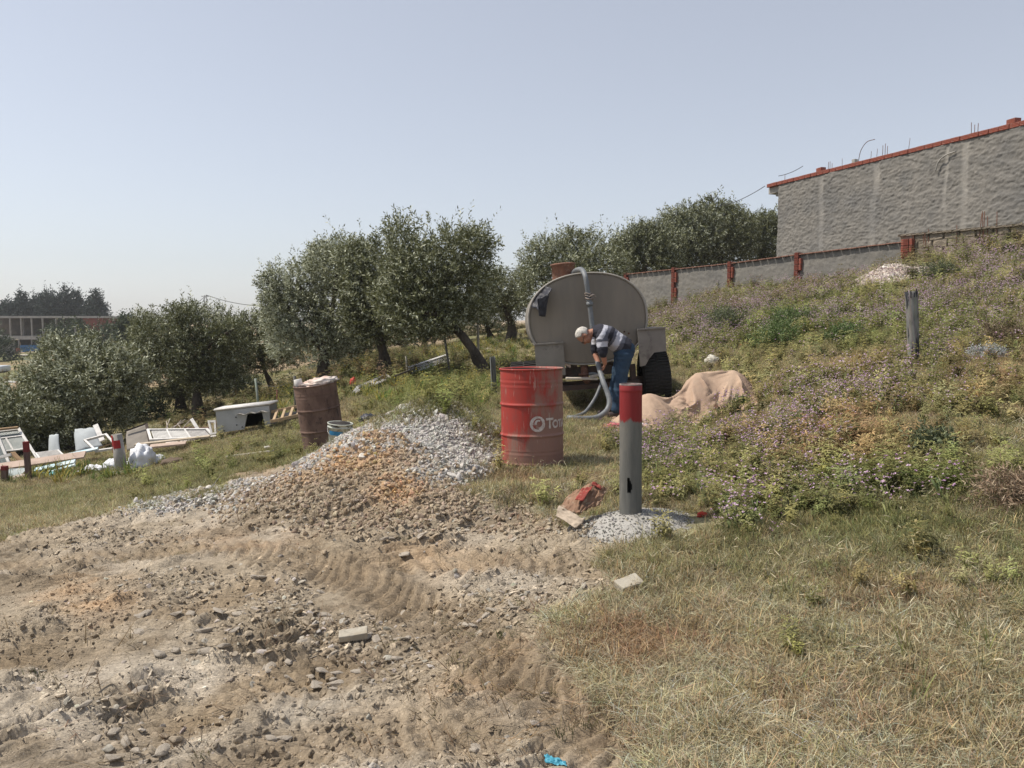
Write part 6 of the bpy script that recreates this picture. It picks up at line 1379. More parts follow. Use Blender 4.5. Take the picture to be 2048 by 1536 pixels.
def loft_y(bm, st_, n=24):
    """stations (centre, thickness radius, width radius): rings perpendicular to the path in the x-z plane, wide along y"""
    rr = []
    cs = [Vector(s[0]) for s in st_]
    for i, (c, t, w_) in enumerate(st_):
        d = (cs[min(i + 1, len(cs) - 1)] - cs[max(i - 1, 0)]).normalized(); u = Vector((d.z, 0, -d.x)).normalized()
        rr.append([bm.verts.new(cs[i] + u * t * math.cos(2 * math.pi * k / n) + Vector((0, 1, 0)) * w_ * math.sin(2 * math.pi * k / n)) for k in range(n)])
    for p, q in zip(rr[:-1], rr[1:]):
        for k in range(n): bm.faces.new((p[k], p[(k + 1) % n], q[(k + 1) % n], q[k]))
    bm.faces.new(rr[0][::-1]); bm.faces.new(rr[-1])
def build_man():
    D = 10.75; g = G(1228, 832, D); o = empty('person', 'grey haired man in striped polo shirt and jeans bending over the hose', 'person', g); keep(g, .25)
    def J(px, py, dy=0.0): p = P(px, py, D + dy) - g; return Vector((p.x, p.y, p.z))
    pel, sp, ch, nk = J(1246, 700), J(1229, 682), J(1208, 668), J(1188, 663)
    hd = J(1168, 671, -.01); SK = M('skin', (.42, .215, .145), (.36, .17, .115), 12, .55, bump=.1)
    nsh, fsh = J(1203, 672, -.17), J(1196, 668, .17)
    nel, nwr, nha = J(1206, 707, -.20), J(1210, 727, -.13), J(1207, 738, -.07)
    fel, fwr, fha = J(1190, 702, .17), J(1198, 728, .07), J(1203, 741, .01)
    nh, nkn, nan = J(1247, 708, -.09), J(1240, 767, -.11), J(1233, 824, -.10)
    fh, fkn, fan = J(1244, 708, .09), J(1232, 768, .10), J(1222, 819, .13)
    # ---- body: one continuous figure
    bm = bmesh.new()
    loft_y(bm, [(J(1262, 702), .045, .08), (J(1254, 702), .10, .15), (pel, .115, .165), (sp, .105, .15), (ch, .115, .175), (J(1197, 665), .09, .15), (nk, .055, .07)])
    limb(bm, [nsh, nel, nwr], [.055, .043, .030]); limb(bm, [fsh, fel, fwr], [.055, .043, .030])
    limb(bm, [nh, nkn, nan], [.085, .058, .042]); limb(bm, [fh, fkn, fan], [.085, .058, .042])
    limb(bm, [J(1194, 665), J(1183, 666), J(1176, 669)], [.062, .056, .056])
    ax = (J(1152, 668) - J(1183, 671)).normalized(); fd = Vector((-.36, 0, -.93)); fd = (fd - ax * fd.dot(ax)).normalized(); sd = ax.cross(fd)
    rot = Matrix((fd, sd, ax)).transposed()                       # local x face forward, y side, z crown
    def hp(x, y, z): return hd + fd * x + sd * y + ax * z
    ell(bm, hp(-.012, 0, .022), (.098, .076, .092), rot); ell(bm, hp(.030, 0, -.040), (.066, .060, .072), rot); ell(bm, hp(.062, 0, -.078), (.030, .034, .026), rot)
    ell(bm, hp(.098, 0, -.012), (.018, .014, .026), rot); ell(bm, hp(.108, 0, -.024), (.014, .016, .012), rot)        # nose
    ell(bm, hp(.082, 0, .022), (.012, .050, .012), rot); ell(bm, hp(.090, 0, -.056), (.009, .024, .006), rot); ell(bm, hp(.088, 0, -.066), (.010, .021, .006), rot)
    for s in (-1, 1): ell(bm, hp(-.006, s * .078, -.005), (.020, .009, .032), rot); ell(bm, hp(.066, s * .036, -.022), (.028, .022, .026), rot)
    # hands: palm, four fingers curled round the hose, thumb from the side of the palm
    for wr, ha, s in ((nwr, nha, -1), (fwr, fha, 1)):
        d = (ha - wr).normalized(); y = Vector((0, 1, 0)); nrm = d.cross(y).normalized(); pc = wr + d * .055
        ell(bm, pc, (.044, .040, .018), Matrix((d, y, nrm)).transposed())
        for k in range(4):
            b0 = pc + d * .03 + y * (.027 - .018 * k); L_ = (.072, .08, .075, .058)[k]; c = -nrm if s < 0 else -nrm
            limb(bm, [b0, b0 + d * L_ * .42 + c * .004, b0 + d * L_ * .62 + c * .026, b0 + d * L_ * .50 + c * .048], [.0095, .009, .0085, .007], 8)
        b0 = pc - d * .012 - y * .033 * s; limb(bm, [b0, b0 + d * .028 - y * .018 * s - nrm * .014, b0 + d * .048 - y * .010 * s - nrm * .034], [.012, .011, .008], 8)
    link('body', remesh(bm, 'body', .0075, 2), SK, o)
    # eyes, hair, glasses
    EY = M('eye', (.5, .48, .45), (.05, .04, .03), 60, .3, bump=0)
    bm = bmesh.new(); [ell(bm, hp(.083, s * .031, .006), (.010, .012, .009), rot) for s in (-1, 1)]; link('eyes', fin(bm, 'eyes', True), EY, o)
    bm = bmesh.new(); q = bmesh.ops.create_uvsphere(bm, u_segments=40, v_segments=28, radius=1)['verts']
    for v in q:
        p = v.co.copy(); nz = .03 * math.sin(p.x * 9 + p.y * 7) + .03 * math.sin(p.y * 13 + p.z * 8); v.co = Vector((p.x * .106, p.y * .083, p.z * .100)) * (1 + nz * .5)
    bmesh.ops.delete(bm, geom=[v for v in bm.verts if v.co.x > .030 + .035 * (v.co.z / .1) or v.co.z < -.062 or (v.co.x > .0 and v.co.z < .012)], context='VERTS')
    bmesh.ops.solidify(bm, geom=bm.faces[:], thickness=.006); bmesh.ops.transform(bm, matrix=Matrix.Translation(hp(-.012, 0, .020)) @ rot.to_4x4(), verts=bm.verts)
    link('hair', fin(bm, 'hair', True), M('grey_hair', (.60, .57, .52), (.44, .41, .37), 40, .8, bump=.6, bscale=160), o)
    GLM = M('glasses_frame', (.02, .02, .022), None, 5, .4, bump=0); bm = bmesh.new()
    for s in (-1, 1):
        tube(bm, [hp(.100 + .004 * math.cos(t), s * .032 + .022 * math.cos(t), .004 + .017 * math.sin(t)) for t in np.linspace(0, 6.28, 15)], .003, 6, cap=False)
        tube(bm, [hp(.100, s * .054, .008), hp(.06, s * .078, .010), hp(.0, s * .083, .012)], .003, 6)
    tube(bm, [hp(.104, -.011, .006), hp(.104, .011, .006)], .003, 6); link('glasses', fin(bm, 'glasses'), GLM, o)
    # ---- shirt
    bm = bmesh.new()
    loft_y(bm, [(J(1258, 697), .118, .172), (J(1250, 695), .130, .182), (J(1240, 689), .132, .182), (J(1229, 681), .126, .176), (J(1216, 671), .128, .190), (J(1205, 666), .124, .196), (J(1197, 664), .104, .17), (J(1189, 663), .076, .10), (J(1186, 663), .068, .075)])
    limb(bm, [nsh + Vector((.01, 0, .01)), nsh.lerp(nel, .5), nel + Vector((0, 0, .0))], [.080, .072, .064]); limb(bm, [fsh, fsh.lerp(fel, .5), fel], [.078, .070, .060])
    col_ = bm
    def wr_(co): return .010 * fbm(co[:, 0] * 16 + co[:, 1] * 6, co[:, 2] * 16, 3, 3) + .006 * (1 - 2 * np.abs(fbm(co[:, 0] * 9, co[:, 2] * 9 + co[:, 1] * 5, 2, 8)))
    me = remesh(bm, 'shirt', .010, 2, wr_)
    n = len(me.vertices); co = np.empty(n * 3); me.vertices.foreach_get('co', co); co = co.reshape(-1, 3)
    A_, B_ = np.array(nk), np.array(J(1256, 700)); tdir = (B_ - A_); tl = np.linalg.norm(tdir); tdir /= tl
    t = (co - A_) @ tdir + .02 * fbm(co[:, 0] * 5, co[:, 2] * 5 + co[:, 1] * 3, 2, 4) + .10 * np.abs((co[:, 2] - (A_[2] + (co[:, 0] - A_[0]) * tdir[2] / tdir[0])))
    NV, LG, SL, LV = (.014, .014, .024), (.42, .42, .47), (.085, .088, .115), (.27, .27, .33)
    def bands(t, st_):
        c = np.tile(np.array(st_[0][1]), (len(t), 1))
        for a_, k in st_[1:]: c[t > a_] = k
        return c
    c = bands(t, [(-9, NV), (.075, LG), (.135, SL), (.185, NV), (.245, SL), (.285, LG), (.365, SL), (.415, NV)])
    for sh, el_ in ((nsh, nel), (fsh, fel)):
        a0, a1 = np.array(sh), np.array(el_); ad = a1 - a0; al = np.linalg.norm(ad); ad /= al; s = (co - a0) @ ad; perp = np.linalg.norm(co - a0 - s[:, None] * ad[None], axis=1)
        m = (s > .045) & (perp < .10) & (np.sign(co[:, 1] - g.y * 0) == np.sign(sh.y) if True else True) & (np.abs(co[:, 1]) > .10)
        cs = bands(s, [(-9, SL), (.085, LG), (.150, NV)]); c[m] = cs[m]
    at = me.attributes.new('tint', 'FLOAT_COLOR', 'POINT'); at.data.foreach_set('color', np.concatenate([c, np.ones((n, 1))], 1).ravel())
    m_, t_, b_, l_ = node_mat('striped_jersey'); k = t_.nodes.new('ShaderNodeAttribute'); k.attribute_name = 'tint'; l_.new(k.outputs['Color'], b_.inputs['Base Color']); b_.inputs['Roughness'].default_value = .9
    nb = noise(t_, 300, 2, .5, objvec(t_)); bp = t_.nodes.new('ShaderNodeBump'); bp.inputs['Strength'].default_value = .3; bp.inputs['Distance'].default_value = .002; l_.new(nb.outputs['Fac'], bp.inputs['Height']); l_.new(bp.outputs[0], b_.inputs['Normal'])
    link('shirt', me, m_, o)
    link('collar', tubem('collar', [J(1187, 662) + Vector((.02 * math.cos(t) + .01, .072 * math.cos(t + 1.57), .066 * math.sin(t + 1.57))) for t in np.linspace(0, 6.28, 21)], .014, 8), M('navy_cloth', (.016, .016, .03), None, 10, .9), o)
    # ---- jeans
    bm = bmesh.new()
    loft_y(bm, [(J(1268, 694), .04, .09), (J(1262, 696), .10, .15), (J(1253, 700), .128, .178), (J(1246, 706), .128, .180), (J(1240, 716), .10, .17)])
    limb(bm, [nh + Vector((.01, 0, 0)), nkn, nan + Vector((0, 0, .02))], [.108, .080, .068]); limb(bm, [fh + Vector((.01, 0, 0)), fkn, fan + Vector((0, 0, .02))], [.108, .080, .068])
    def wj(co): return .012 * fbm(co[:, 0] * 7 + 3, co[:, 2] * 13, 3, 13) + .007 * (1 - 2 * np.abs(fbm(co[:, 0] * 6 + co[:, 1] * 3, co[:, 2] * 9, 2, 18)))
    DN = M('denim', (.018, .040, .076), (.040, .074, .118), 5, .9, bump=.3, bscale=120, c3=(.015, .032, .065), lo=.3, hi=.75)
    link('jeans', remesh(bm, 'jeans', .011, 2, wj), DN, o)
    SH = M('dark_shoe', (.035, .028, .028), (.06, .04, .04), 9, .7)
    for an, tx in ((nan, -.17), (fan, -.16)):
        bm = bmesh.new(); limb(bm, [an + Vector((.04, 0, -.005)), an + Vector((-.05, 0, -.025)), an + Vector((tx, 0, -.035))], [.045, .043, .034]); me = remesh(bm, 'shoe', .010, 2); 
        link('shoe', me, SH, o, (0, 0, -.01))

# ------------------------------------------------------------------ tarpaulin heap and cement bag
def drape(name, w_, h_, nu, nv, centre, balls, frames=46, rz=0.0, seed=1):
    """let a cloth fall over hidden lumps and the ground, keep the shape it settles in"""
    tmp = []
    n = 80; xs = np.linspace(-w_ * .75, w_ * .75, n); ys = np.linspace(-h_ * .85, h_ * .85, n); X, Y = np.meshgrid(xs, ys); x, y = X.ravel(), Y.ravel(); z = H1(x + centre.x, y + centre.y) - centre.z
    for (bx_, by, rx, ry, hz_) in balls:
        q = ((x - bx_) / rx) ** 2 + ((y - by) / ry) ** 2; z = np.where(q < 1.3, np.maximum(z, float(H1(np.array([bx_ + centre.x]), np.array([by + centre.y]))[0]) - centre.z - .05 + (hz_ + .05) * np.clip(1.15 - np.sqrt(q + .02), 0, 1) ** .85), z)
    me = bpy.data.meshes.new('collider'); me.from_pydata([tuple(q) for q in np.stack([x, y, z], -1)], [], [(j * n + i, j * n + i + 1, (j + 1) * n + i + 1, (j + 1) * n + i) for j in range(n - 1) for i in range(n - 1)])
    c = bpy.data.objects.new('collider', me); COL.objects.link(c); tmp.append(c); cm = c.modifiers.new('c', 'COLLISION'); c.collision.thickness_outer = .02; c.collision.damping = .6; c.collision.cloth_friction = 25
    u, v = np.meshgrid(np.linspace(-.5, .5, nu), np.linspace(-.5, .5, nv)); u, v = u.ravel(), v.ravel(); k = .86
    cx, cy = u * w_ * k, v * h_ * k; zz = .62 + .05 * np.sin(u * 23 + 3 * fbm(u * 4, v * 4, 2, seed)) + .05 * np.sin(v * 19 + u * 7) + .06 * fbm(u * 6, v * 6, 2, seed + 1)
    cr, sr = math.cos(rz), math.sin(rz); P3 = np.stack([cx * cr - cy * sr, cx * sr + cy * cr, zz + .12 * (cx * cr - cy * sr)], -1)
    me = bpy.data.meshes.new(name); me.from_pydata([tuple(q) for q in P3], [], [(j * nu + i, j * nu + i + 1, (j + 1) * nu + i + 1, (j + 1) * nu + i) for j in range(nv - 1) for i in range(nu - 1)])
    o = bpy.data.objects.new(name, me); COL.objects.link(o); tmp.append(o); m = o.modifiers.new('cloth', 'CLOTH'); st_ = m.settings; st_.quality = 6; st_.mass = .35; st_.tension_stiffness = 25; st_.compression_stiffness = 25; st_.shear_stiffness = 12; st_.bending_stiffness = .35; st_.air_damping = 2
    st_.use_pressure = False; m.collision_settings.distance_min = .015; m.collision_settings.collision_quality = 3; m.collision_settings.use_self_collision = False; m.point_cache.frame_start = 1; m.point_cache.frame_end = frames + 5
    for f in range(1, frames + 1): S.frame_set(f)
    dg = bpy.context.evaluated_depsgraph_get(); out = bpy.data.meshes.new_from_object(o.evaluated_get(dg)); out.name = name
    for q in tmp: bpy.data.objects.remove(q)
    S.frame_set(1)
    nn = len(out.vertices); co = np.empty(nn * 3); out.vertices.foreach_get('co', co); co = co.reshape(-1, 3)
    print("CLOTH", co.min(0), co.max(0), [(round(v,2)) for v in np.percentile(co[:,2],[1,10,50,90])], co[:5], co[3000:3005])
    lo = H1(co[:, 0] + centre.x, co[:, 1] + centre.y) - centre.z
    for (bx_, by, rx, ry, hz_) in balls:
        q = ((co[:, 0] - bx_) / rx) ** 2 + ((co[:, 1] - by) / ry) ** 2; lo = np.where(q < 1.3, np.maximum(lo, float(H1(np.array([bx_ + centre.x]), np.array([by + centre.y]))[0]) - centre.z - .05 + (hz_ + .05) * np.clip(1.15 - np.sqrt(q + .02), 0, 1) ** .85), lo)
    co[:, 2] = np.maximum(co[:, 2], lo + .012 + .008 * vnoise(co[:, 0] * 14, co[:, 1] * 14, 3)); out.vertices.foreach_set('co', co.ravel())
    bm = bmesh.new(); bm.from_mesh(out); el = w_ * .86 / nu
    bmesh.ops.delete(bm, geom=[e for e in bm.edges if e.calc_length() > 4 * el], context='EDGES'); bmesh.ops.delete(bm, geom=[v for v in bm.verts if not v.link_faces], context='VERTS'); bm.to_mesh(out); bm.free()
    out.polygons.foreach_set('use_smooth', [True] * len(out.polygons)); return out
def build_tarp():
    g = G(1376, 812, 10.1); W_ = lambda px, d: ((px - 1024) / F * d - g.x, d - g.y)
    a, b, c, e = W_(1300, 10.0), W_(1398, 10.35), W_(1466, 10.35), W_(1352, 10.15)
    me = drape('tarpaulin', 2.45, 1.75, 104, 74, g, [(a[0], a[1], .40, .34, .36), (b[0], b[1], .34, .36, .52), (c[0], c[1], .34, .32, .42), (e[0], e[1] - .05, .34, .26, .26)], 50, R(6))
    bm = bmesh.new(); bm.from_mesh(me); top = bm.faces[:]; nr = {v: v.normal.copy() for v in bm.verts}; r = bmesh.ops.duplicate(bm, geom=top); mp = r['vert_map']
    for v, n_ in nr.items(): mp[v].co -= n_ * .006
    bmesh.ops.reverse_faces(bm, faces=[f for f in r['geom'] if isinstance(f, bmesh.types.BMFace)]); bm.to_mesh(me); bm.free(); me.polygons.foreach_set('use_smooth', [True] * len(me.polygons))
    TM = M('brown_cloth', (.45, .325, .235), (.35, .24, .175), 2.2, .85, bump=.4, bscale=22, dist=.01, c3=(.37, .27, .20))
    tag(link('tarpaulin', me, TM, None, g), 'brown tarpaulin heaped over something on the grass behind the grey pipe', 'tarpaulin')
    for px in (1262, 1310, 1365, 1415, 1460): keep(P(px, 800, 10.1), .28)
    # white and red scraps sticking out on the left
    for nm, lab, a, b, c, r3 in [('plastic_scrap', 'white plastic scrap under the left edge of the tarpaulin', 1283, 836, (.62, .63, .68), (.09, .10, .05)), ('cloth_scrap', 'faded red cloth edge left of the tarpaulin', 1232, 842, (.42, .12, .13), (.14, .10, .04))]:
        gg = G(a, b, 9.7); tag(link(nm, lump(nm, r3, int(a), .3, 4), M(nm, c, tuple(q * .75 for q in c), 9, .8), None, gg), lab, 'scrap')
    # paper cement bag near the pipe
    PA = M('kraft_paper', (.26, .155, .10), (.20, .12, .08), 6, .9, bump=.35, bscale=40, c3=(.36, .30, .22)); RP = M('red_print', (.27, .045, .035), (.22, .05, .04), 14, .85, bump=.2, c3=(.36, .2, .14))
    g = G(1160, 1015, 5.35); o = empty('paper_sack', 'torn empty brown paper sack with red print left of the grey pipe', 'sack', g); keep(g, .12)
    def rel(px, py, d, dz=0): v = P(px, py, d) - g; v.z = max(v.z, gz(v.x + g.x, v.y + g.y) - g.z + .012) if dz == 0 else v.z + dz; return tuple(v)
    link('paper_ply', sheet('ply', [rel(1114, 1018, 5.15), rel(1158, 1029, 5.10), rel(1182, 969, 5.30, .0), rel(1145, 985, 5.32, .0)], 26, 22, .016, 4, .004, 2), PA, o)
    link('paper_ply', sheet('ply', [rel(1156, 1028, 5.10), rel(1200, 1010, 5.2), rel(1213, 978, 5.30, .0), rel(1180, 968, 5.30, .0)], 24, 22, .02, 4, .004, 5), PA, o)
    link('red_panel', sheet('panel', [rel(1150, 1004, 5.16, .012), rel(1166, 1006, 5.14, .012), rel(1186, 976, 5.25, .014), rel(1164, 981, 5.25, .012)], 14, 14, .008, 3, .003, 7), RP, o)
    link('paper_ply', sheet('ply', [rel(1112, 1032, 5.12), rel(1152, 1058, 4.98), rel(1172, 1040, 5.02), rel(1118, 1012, 5.18)], 24, 18, .014, 4, .005, 9), M('pale_paper', (.42, .345, .27), (.33, .27, .21), 7, .9, bump=.3), o)
    link('torn_edge', sheet('edge', [rel(1184, 972, 5.27, .01), rel(1202, 982, 5.25, .01), rel(1204, 977, 5.28, .014), rel(1186, 967, 5.29, .014)], 14, 6, .006, 4, .003, 12), RP, o)

def bit(name, lab, cat, px, py, d, r3, c, seed=1, wr=.15, sub=3, c2=None, rz=0, **k):
    g = Ga(px, py, d); o = link(name, lump(name, r3, seed, wr, sub), M('m_' + name + str(px), c, c2 or tuple(q * .75 for q in c), 9, .85, bump=.4), None, g, (0, 0, rz)); return tag(o, lab, cat)
def small_stuff():
    bit('white_rock', 'white rock in the grass uphill right of the tank', 'rock', 1424, 730, 12.2, (.10, .09, .10), (.58, .55, .47), 4, .4)
    bit('red_litter', 'crumpled red wrapper in the grass right of the mortar mound', 'litter', 1405, 1036, 5.3, (.030, .02, .02), (.50, .05, .035), 8, .35)
    bit('pale_stone', 'pale stone alone in the weeds right of the tarpaulin', 'stone', 1634, 802, 8.9, (.05, .035, .03), (.58, .47, .38), 3, .2)
    bit('orange_scrap', 'small orange scrap in the weeds above the white rock', 'litter', 1492, 692, 14, (.10, .06, .03), (.55, .25, .10), 5, .3)
    sl = M('limestone_slab', (.40, .365, .30), (.31, .275, .22), 7, .9, bump=.6, bscale=30, c3=(.32, .27, .2))
    def slab(lab, px, py, d, s, rot, seed):
        g = _gpt(px, py); g = Gp(px, py); bm = bmesh.new(); box(bm, (0, 0, 0), s, None, .006)
        bmesh.ops.subdivide_edges(bm, edges=bm.edges[:], cuts=3, use_grid_fill=True)
        for v in bm.verts: q = np.array([[v.co.x * 12 + seed, v.co.y * 12, v.co.z * 12]]); v.co += Vector((1, 1, 1)) * float(vnoise3(q, seed)[0] - .5) * .016
        o = link('flat_stone', fin(bm, 'flat_stone'), sl, None, g + Vector((0, 0, s[2] * .5)), rot); tag(o, lab, 'stone')
    slab('flat squared stone at the edge of the dirt below the grey pipe', 1258, 1178, 4, (.135, .085, .045), (R(14), R(-6), R(28)), 1)
    slab('long flat stone standing on edge in the churned dirt', 708, 1276, 4, (.14, .06, .035), (R(10), R(-4), R(12)), 2)
    # silver grey cushion plant, pulled weeds, blue plastic, half buried plank
    LS = leaf_mat('silver_leaf', .1, .8)
    g = Gp(1970, 716); o = empty('silvery_bush', 'low silvery grey cushion plant well right of the weathered post', 'bush', g)
    link('crown', crown_mesh('crown', [(0, 0, .04, .17, .15, .07), (.1, 0, .04, .12, .1, .05)], 260, (.035, .008), .07, 10, seed=5, dark=(.20, .21, .20), mid=(.34, .36, .36), silver=(.45, .47, .47), psil=.4, mat=LS), None, o)
    g = Gp(2012, 1010); o = empty('uprooted_weeds', 'brown heap of uprooted dried weeds at the right edge', 'weed heap', g)
    link('crown', crown_mesh('crown', [(0, 0, .05, .16, .13, .10), (.05, .02, .10, .09, .09, .07), (.10, -.05, .03, .1, .1, .06)], 420, (.045, .006), .10, 9, seed=6, dark=(.13, .085, .055), mid=(.26, .18, .12), silver=(.38, .30, .21), psil=.3, mat=LS, up=.1), None, o)
    g = Gp(1995, 690); o = empty('dry_shrub', 'dark reddish dry shrub uphill of the silvery cushion', 'bush', g)
    link('crown', crown_mesh('crown', [(0, 0, .08, .22, .18, .12), (.2, 0, .04, .2, .15, .08)], 350, (.05, .010), .12, 9, seed=7, dark=(.07, .05, .03), mid=(.18, .13, .08), silver=(.3, .24, .16), psil=.15, mat=LS), None, o)
    for px, py, d, s, lab, c in [(1550, 690, 14, .9, 'green bush in the middle of the upper slope', 0), (1460, 660, 15.5, .9, 'dark grey green bush above the tarpaulin', 1), (1345, 605, 24, 1.0, 'bright green bush at the foot of the first red pillar', 0), (1690, 690, 12.5, .5, 'low green clump left of the weathered post', 0), (1880, 560, 17, .7, 'dark green clump below the pale rubble', 1), (1590, 655, 16, .7, 'green clump above the middle of the slope', 0), (1850, 915, 5.8, .30, 'shadowy tangle of weeds near the right edge', 1), (1480, 815, 9.3, .14, 'green thistle growing in front of the tarpaulin', 0)]:  # the shadowy tangle is a dark bush added for shadow clumps
        g = Ga(px, py, d); o = empty('bush', lab, 'bush', g); q = random.Random(px); L_ = [(q.uniform(-.3, .3) * s, q.uniform(-.2, .2) * s, .18 * s, .34 * s * q.uniform(.6, 1), .3 * s, .26 * s * q.uniform(.6, 1.1)) for _ in range(4)]
        dk, md = ((.045, .075, .022), (.115, .175, .05)) if c == 0 else ((.05, .065, .035), (.12, .14, .07))
        link('crown', crown_mesh('crown', L_, int(420), (.05 * (.6 + s * .5), .014), .16 * s + .04, 9, seed=px, dark=dk, mid=md, silver=(.22, .25, .13), psil=.15, up=.9), None, o)
    BP = M('blue_plastic', (.05, .26, .36), (.12, .38, .48), 12, .45, bump=.3)
    g = Gp(1114, 1533)
    me = sheet('scrap', [(-.04, .0, .006), (.035, -.02, .004), (.03, .01, .008), (-.045, .035, .02)], 24, 16, .010, 4, .002, 3); tag(link('plastic_scrap', me, BP, None, g), 'torn light blue plastic scrap at the bottom edge of the photo', 'scrap')
    PL = M('bleached_wood', (.52, .48, .42), (.40, .36, .30), 8, .9, stretch=(.3, 1, 1), bump=.4)
    def plank(name, lab, p0, p1, w_, t, mat, cat='plank', lift=.02):
        a, b = Gp(*p0[:2]), Gp(*p1[:2]); c = (a + b) / 2; d = b - a; o = link(name, boxm(name, (d.length, w_, t), .004), mat, None, c + Vector((0, 0, lift)), (0, -math.atan2(d.z, math.hypot(d.x, d.y)), math.atan2(d.y, d.x))); return tag(o, lab, cat)
    plank('plank', 'thin bleached plank in the weeds on the right slope', (1745, 806, 8.8), (1828, 786, 9.0), .05, .03, PL, lift=.05)
    plank('plank', 'bleached board lying in the grass below the white cabinet', (455, 919, 11.0), (545, 908, 11.2), .08, .02, PL, lift=.04)
    bit('pale_stone', 'pale stone at the right end of the board in the grass', 'stone', 535, 905, 11.3, (.05, .04, .03), (.62, .6, .56), 9)
    bit('brown_clod', 'clump of dark earth left of the grass strip', 'clod', 348, 927, 12, (.16, .1, .07), (.14, .10, .07), 7, .4)

# ------------------------------------------------------------------ discarded joinery and bags at the left
def obox(bm, a, b, wd, w_, t, mi=0):
    a, b = Vector(a), Vector(b); d = b - a; L_ = d.length; x = d.normalized(); y = Vector(wd); y = (y - x * y.dot(x)).normalized(); z = x.cross(y); r = bmesh.ops.create_cube(bm, size=1.0)['verts']
    bmesh.ops.transform(bm, matrix=Matrix.Translation((a + b) / 2) @ Matrix((x, y, z)).transposed().to_4x4() @ Matrix.Diagonal((L_, w_, t, 1)), verts=r)
def lay(c, u, v): return c[0] * (1 - u) * (1 - v) + c[1] * u * (1 - v) + c[2] * u * v + c[3] * (1 - u) * v
def qframe(name, lab, cat, corners, bar, bu, bv, mat, glass=None, thick=.04, fill=None):
    C_ = [P(*c) if len(c) == 3 else c for c in corners]; o0 = (C_[0] + C_[1]) / 2; o = empty(name, lab, cat, o0); c = [q - o0 for q in C_]
    U = (c[1] - c[0]).normalized(); V = (c[3] - c[0]).normalized(); N = U.cross(V).normalized()
    bm = bmesh.new(); obox(bm, c[0] - U * bar / 2, c[1] + U * bar / 2, V, bar, thick); obox(bm, c[3] - U * bar / 2, c[2] + U * bar / 2, V, bar, thick); obox(bm, c[0], c[3], U, bar, thick * .98); obox(bm, c[1], c[2], U, bar, thick * .98); link('frame', fin(bm, 'frame'), mat, o)
    for u in bu: bm = bmesh.new(); obox(bm, lay(c, u[0], u[1]), lay(c, u[0], u[2]), U, bar * .6, thick * .8); link('mullion', fin(bm, 'mullion'), mat, o)
    for v in bv: bm = bmesh.new(); obox(bm, lay(c, 0, v), lay(c, 1, v), V, bar * .6, thick * .85); link('mullion', fin(bm, 'mullion'), mat, o)
    if glass:
        for (u0, u1, v0, v1) in glass[1]:
            q = [lay(c, u0, v0), lay(c, u1, v0), lay(c, u1, v1), lay(c, u0, v1)]; bm = bmesh.new(); bm.faces.new([bm.verts.new(p) for p in q]); bmesh.ops.solidify(bm, geom=bm.faces[:], thickness=.004); link('pane', fin(bm, 'pane'), glass[0], o)
    if fill:
        n, mt = fill
        for k in range(n):
            v = (k + .5) / n; a, b = lay(c, .06, v), lay(c, .94, v); bm = bmesh.new(); obox(bm, a, b, (V + N * .8), .6 * (c[3] - c[0]).length / n, .006); link('slat', fin(bm, 'slat'), mt, o)
    return o
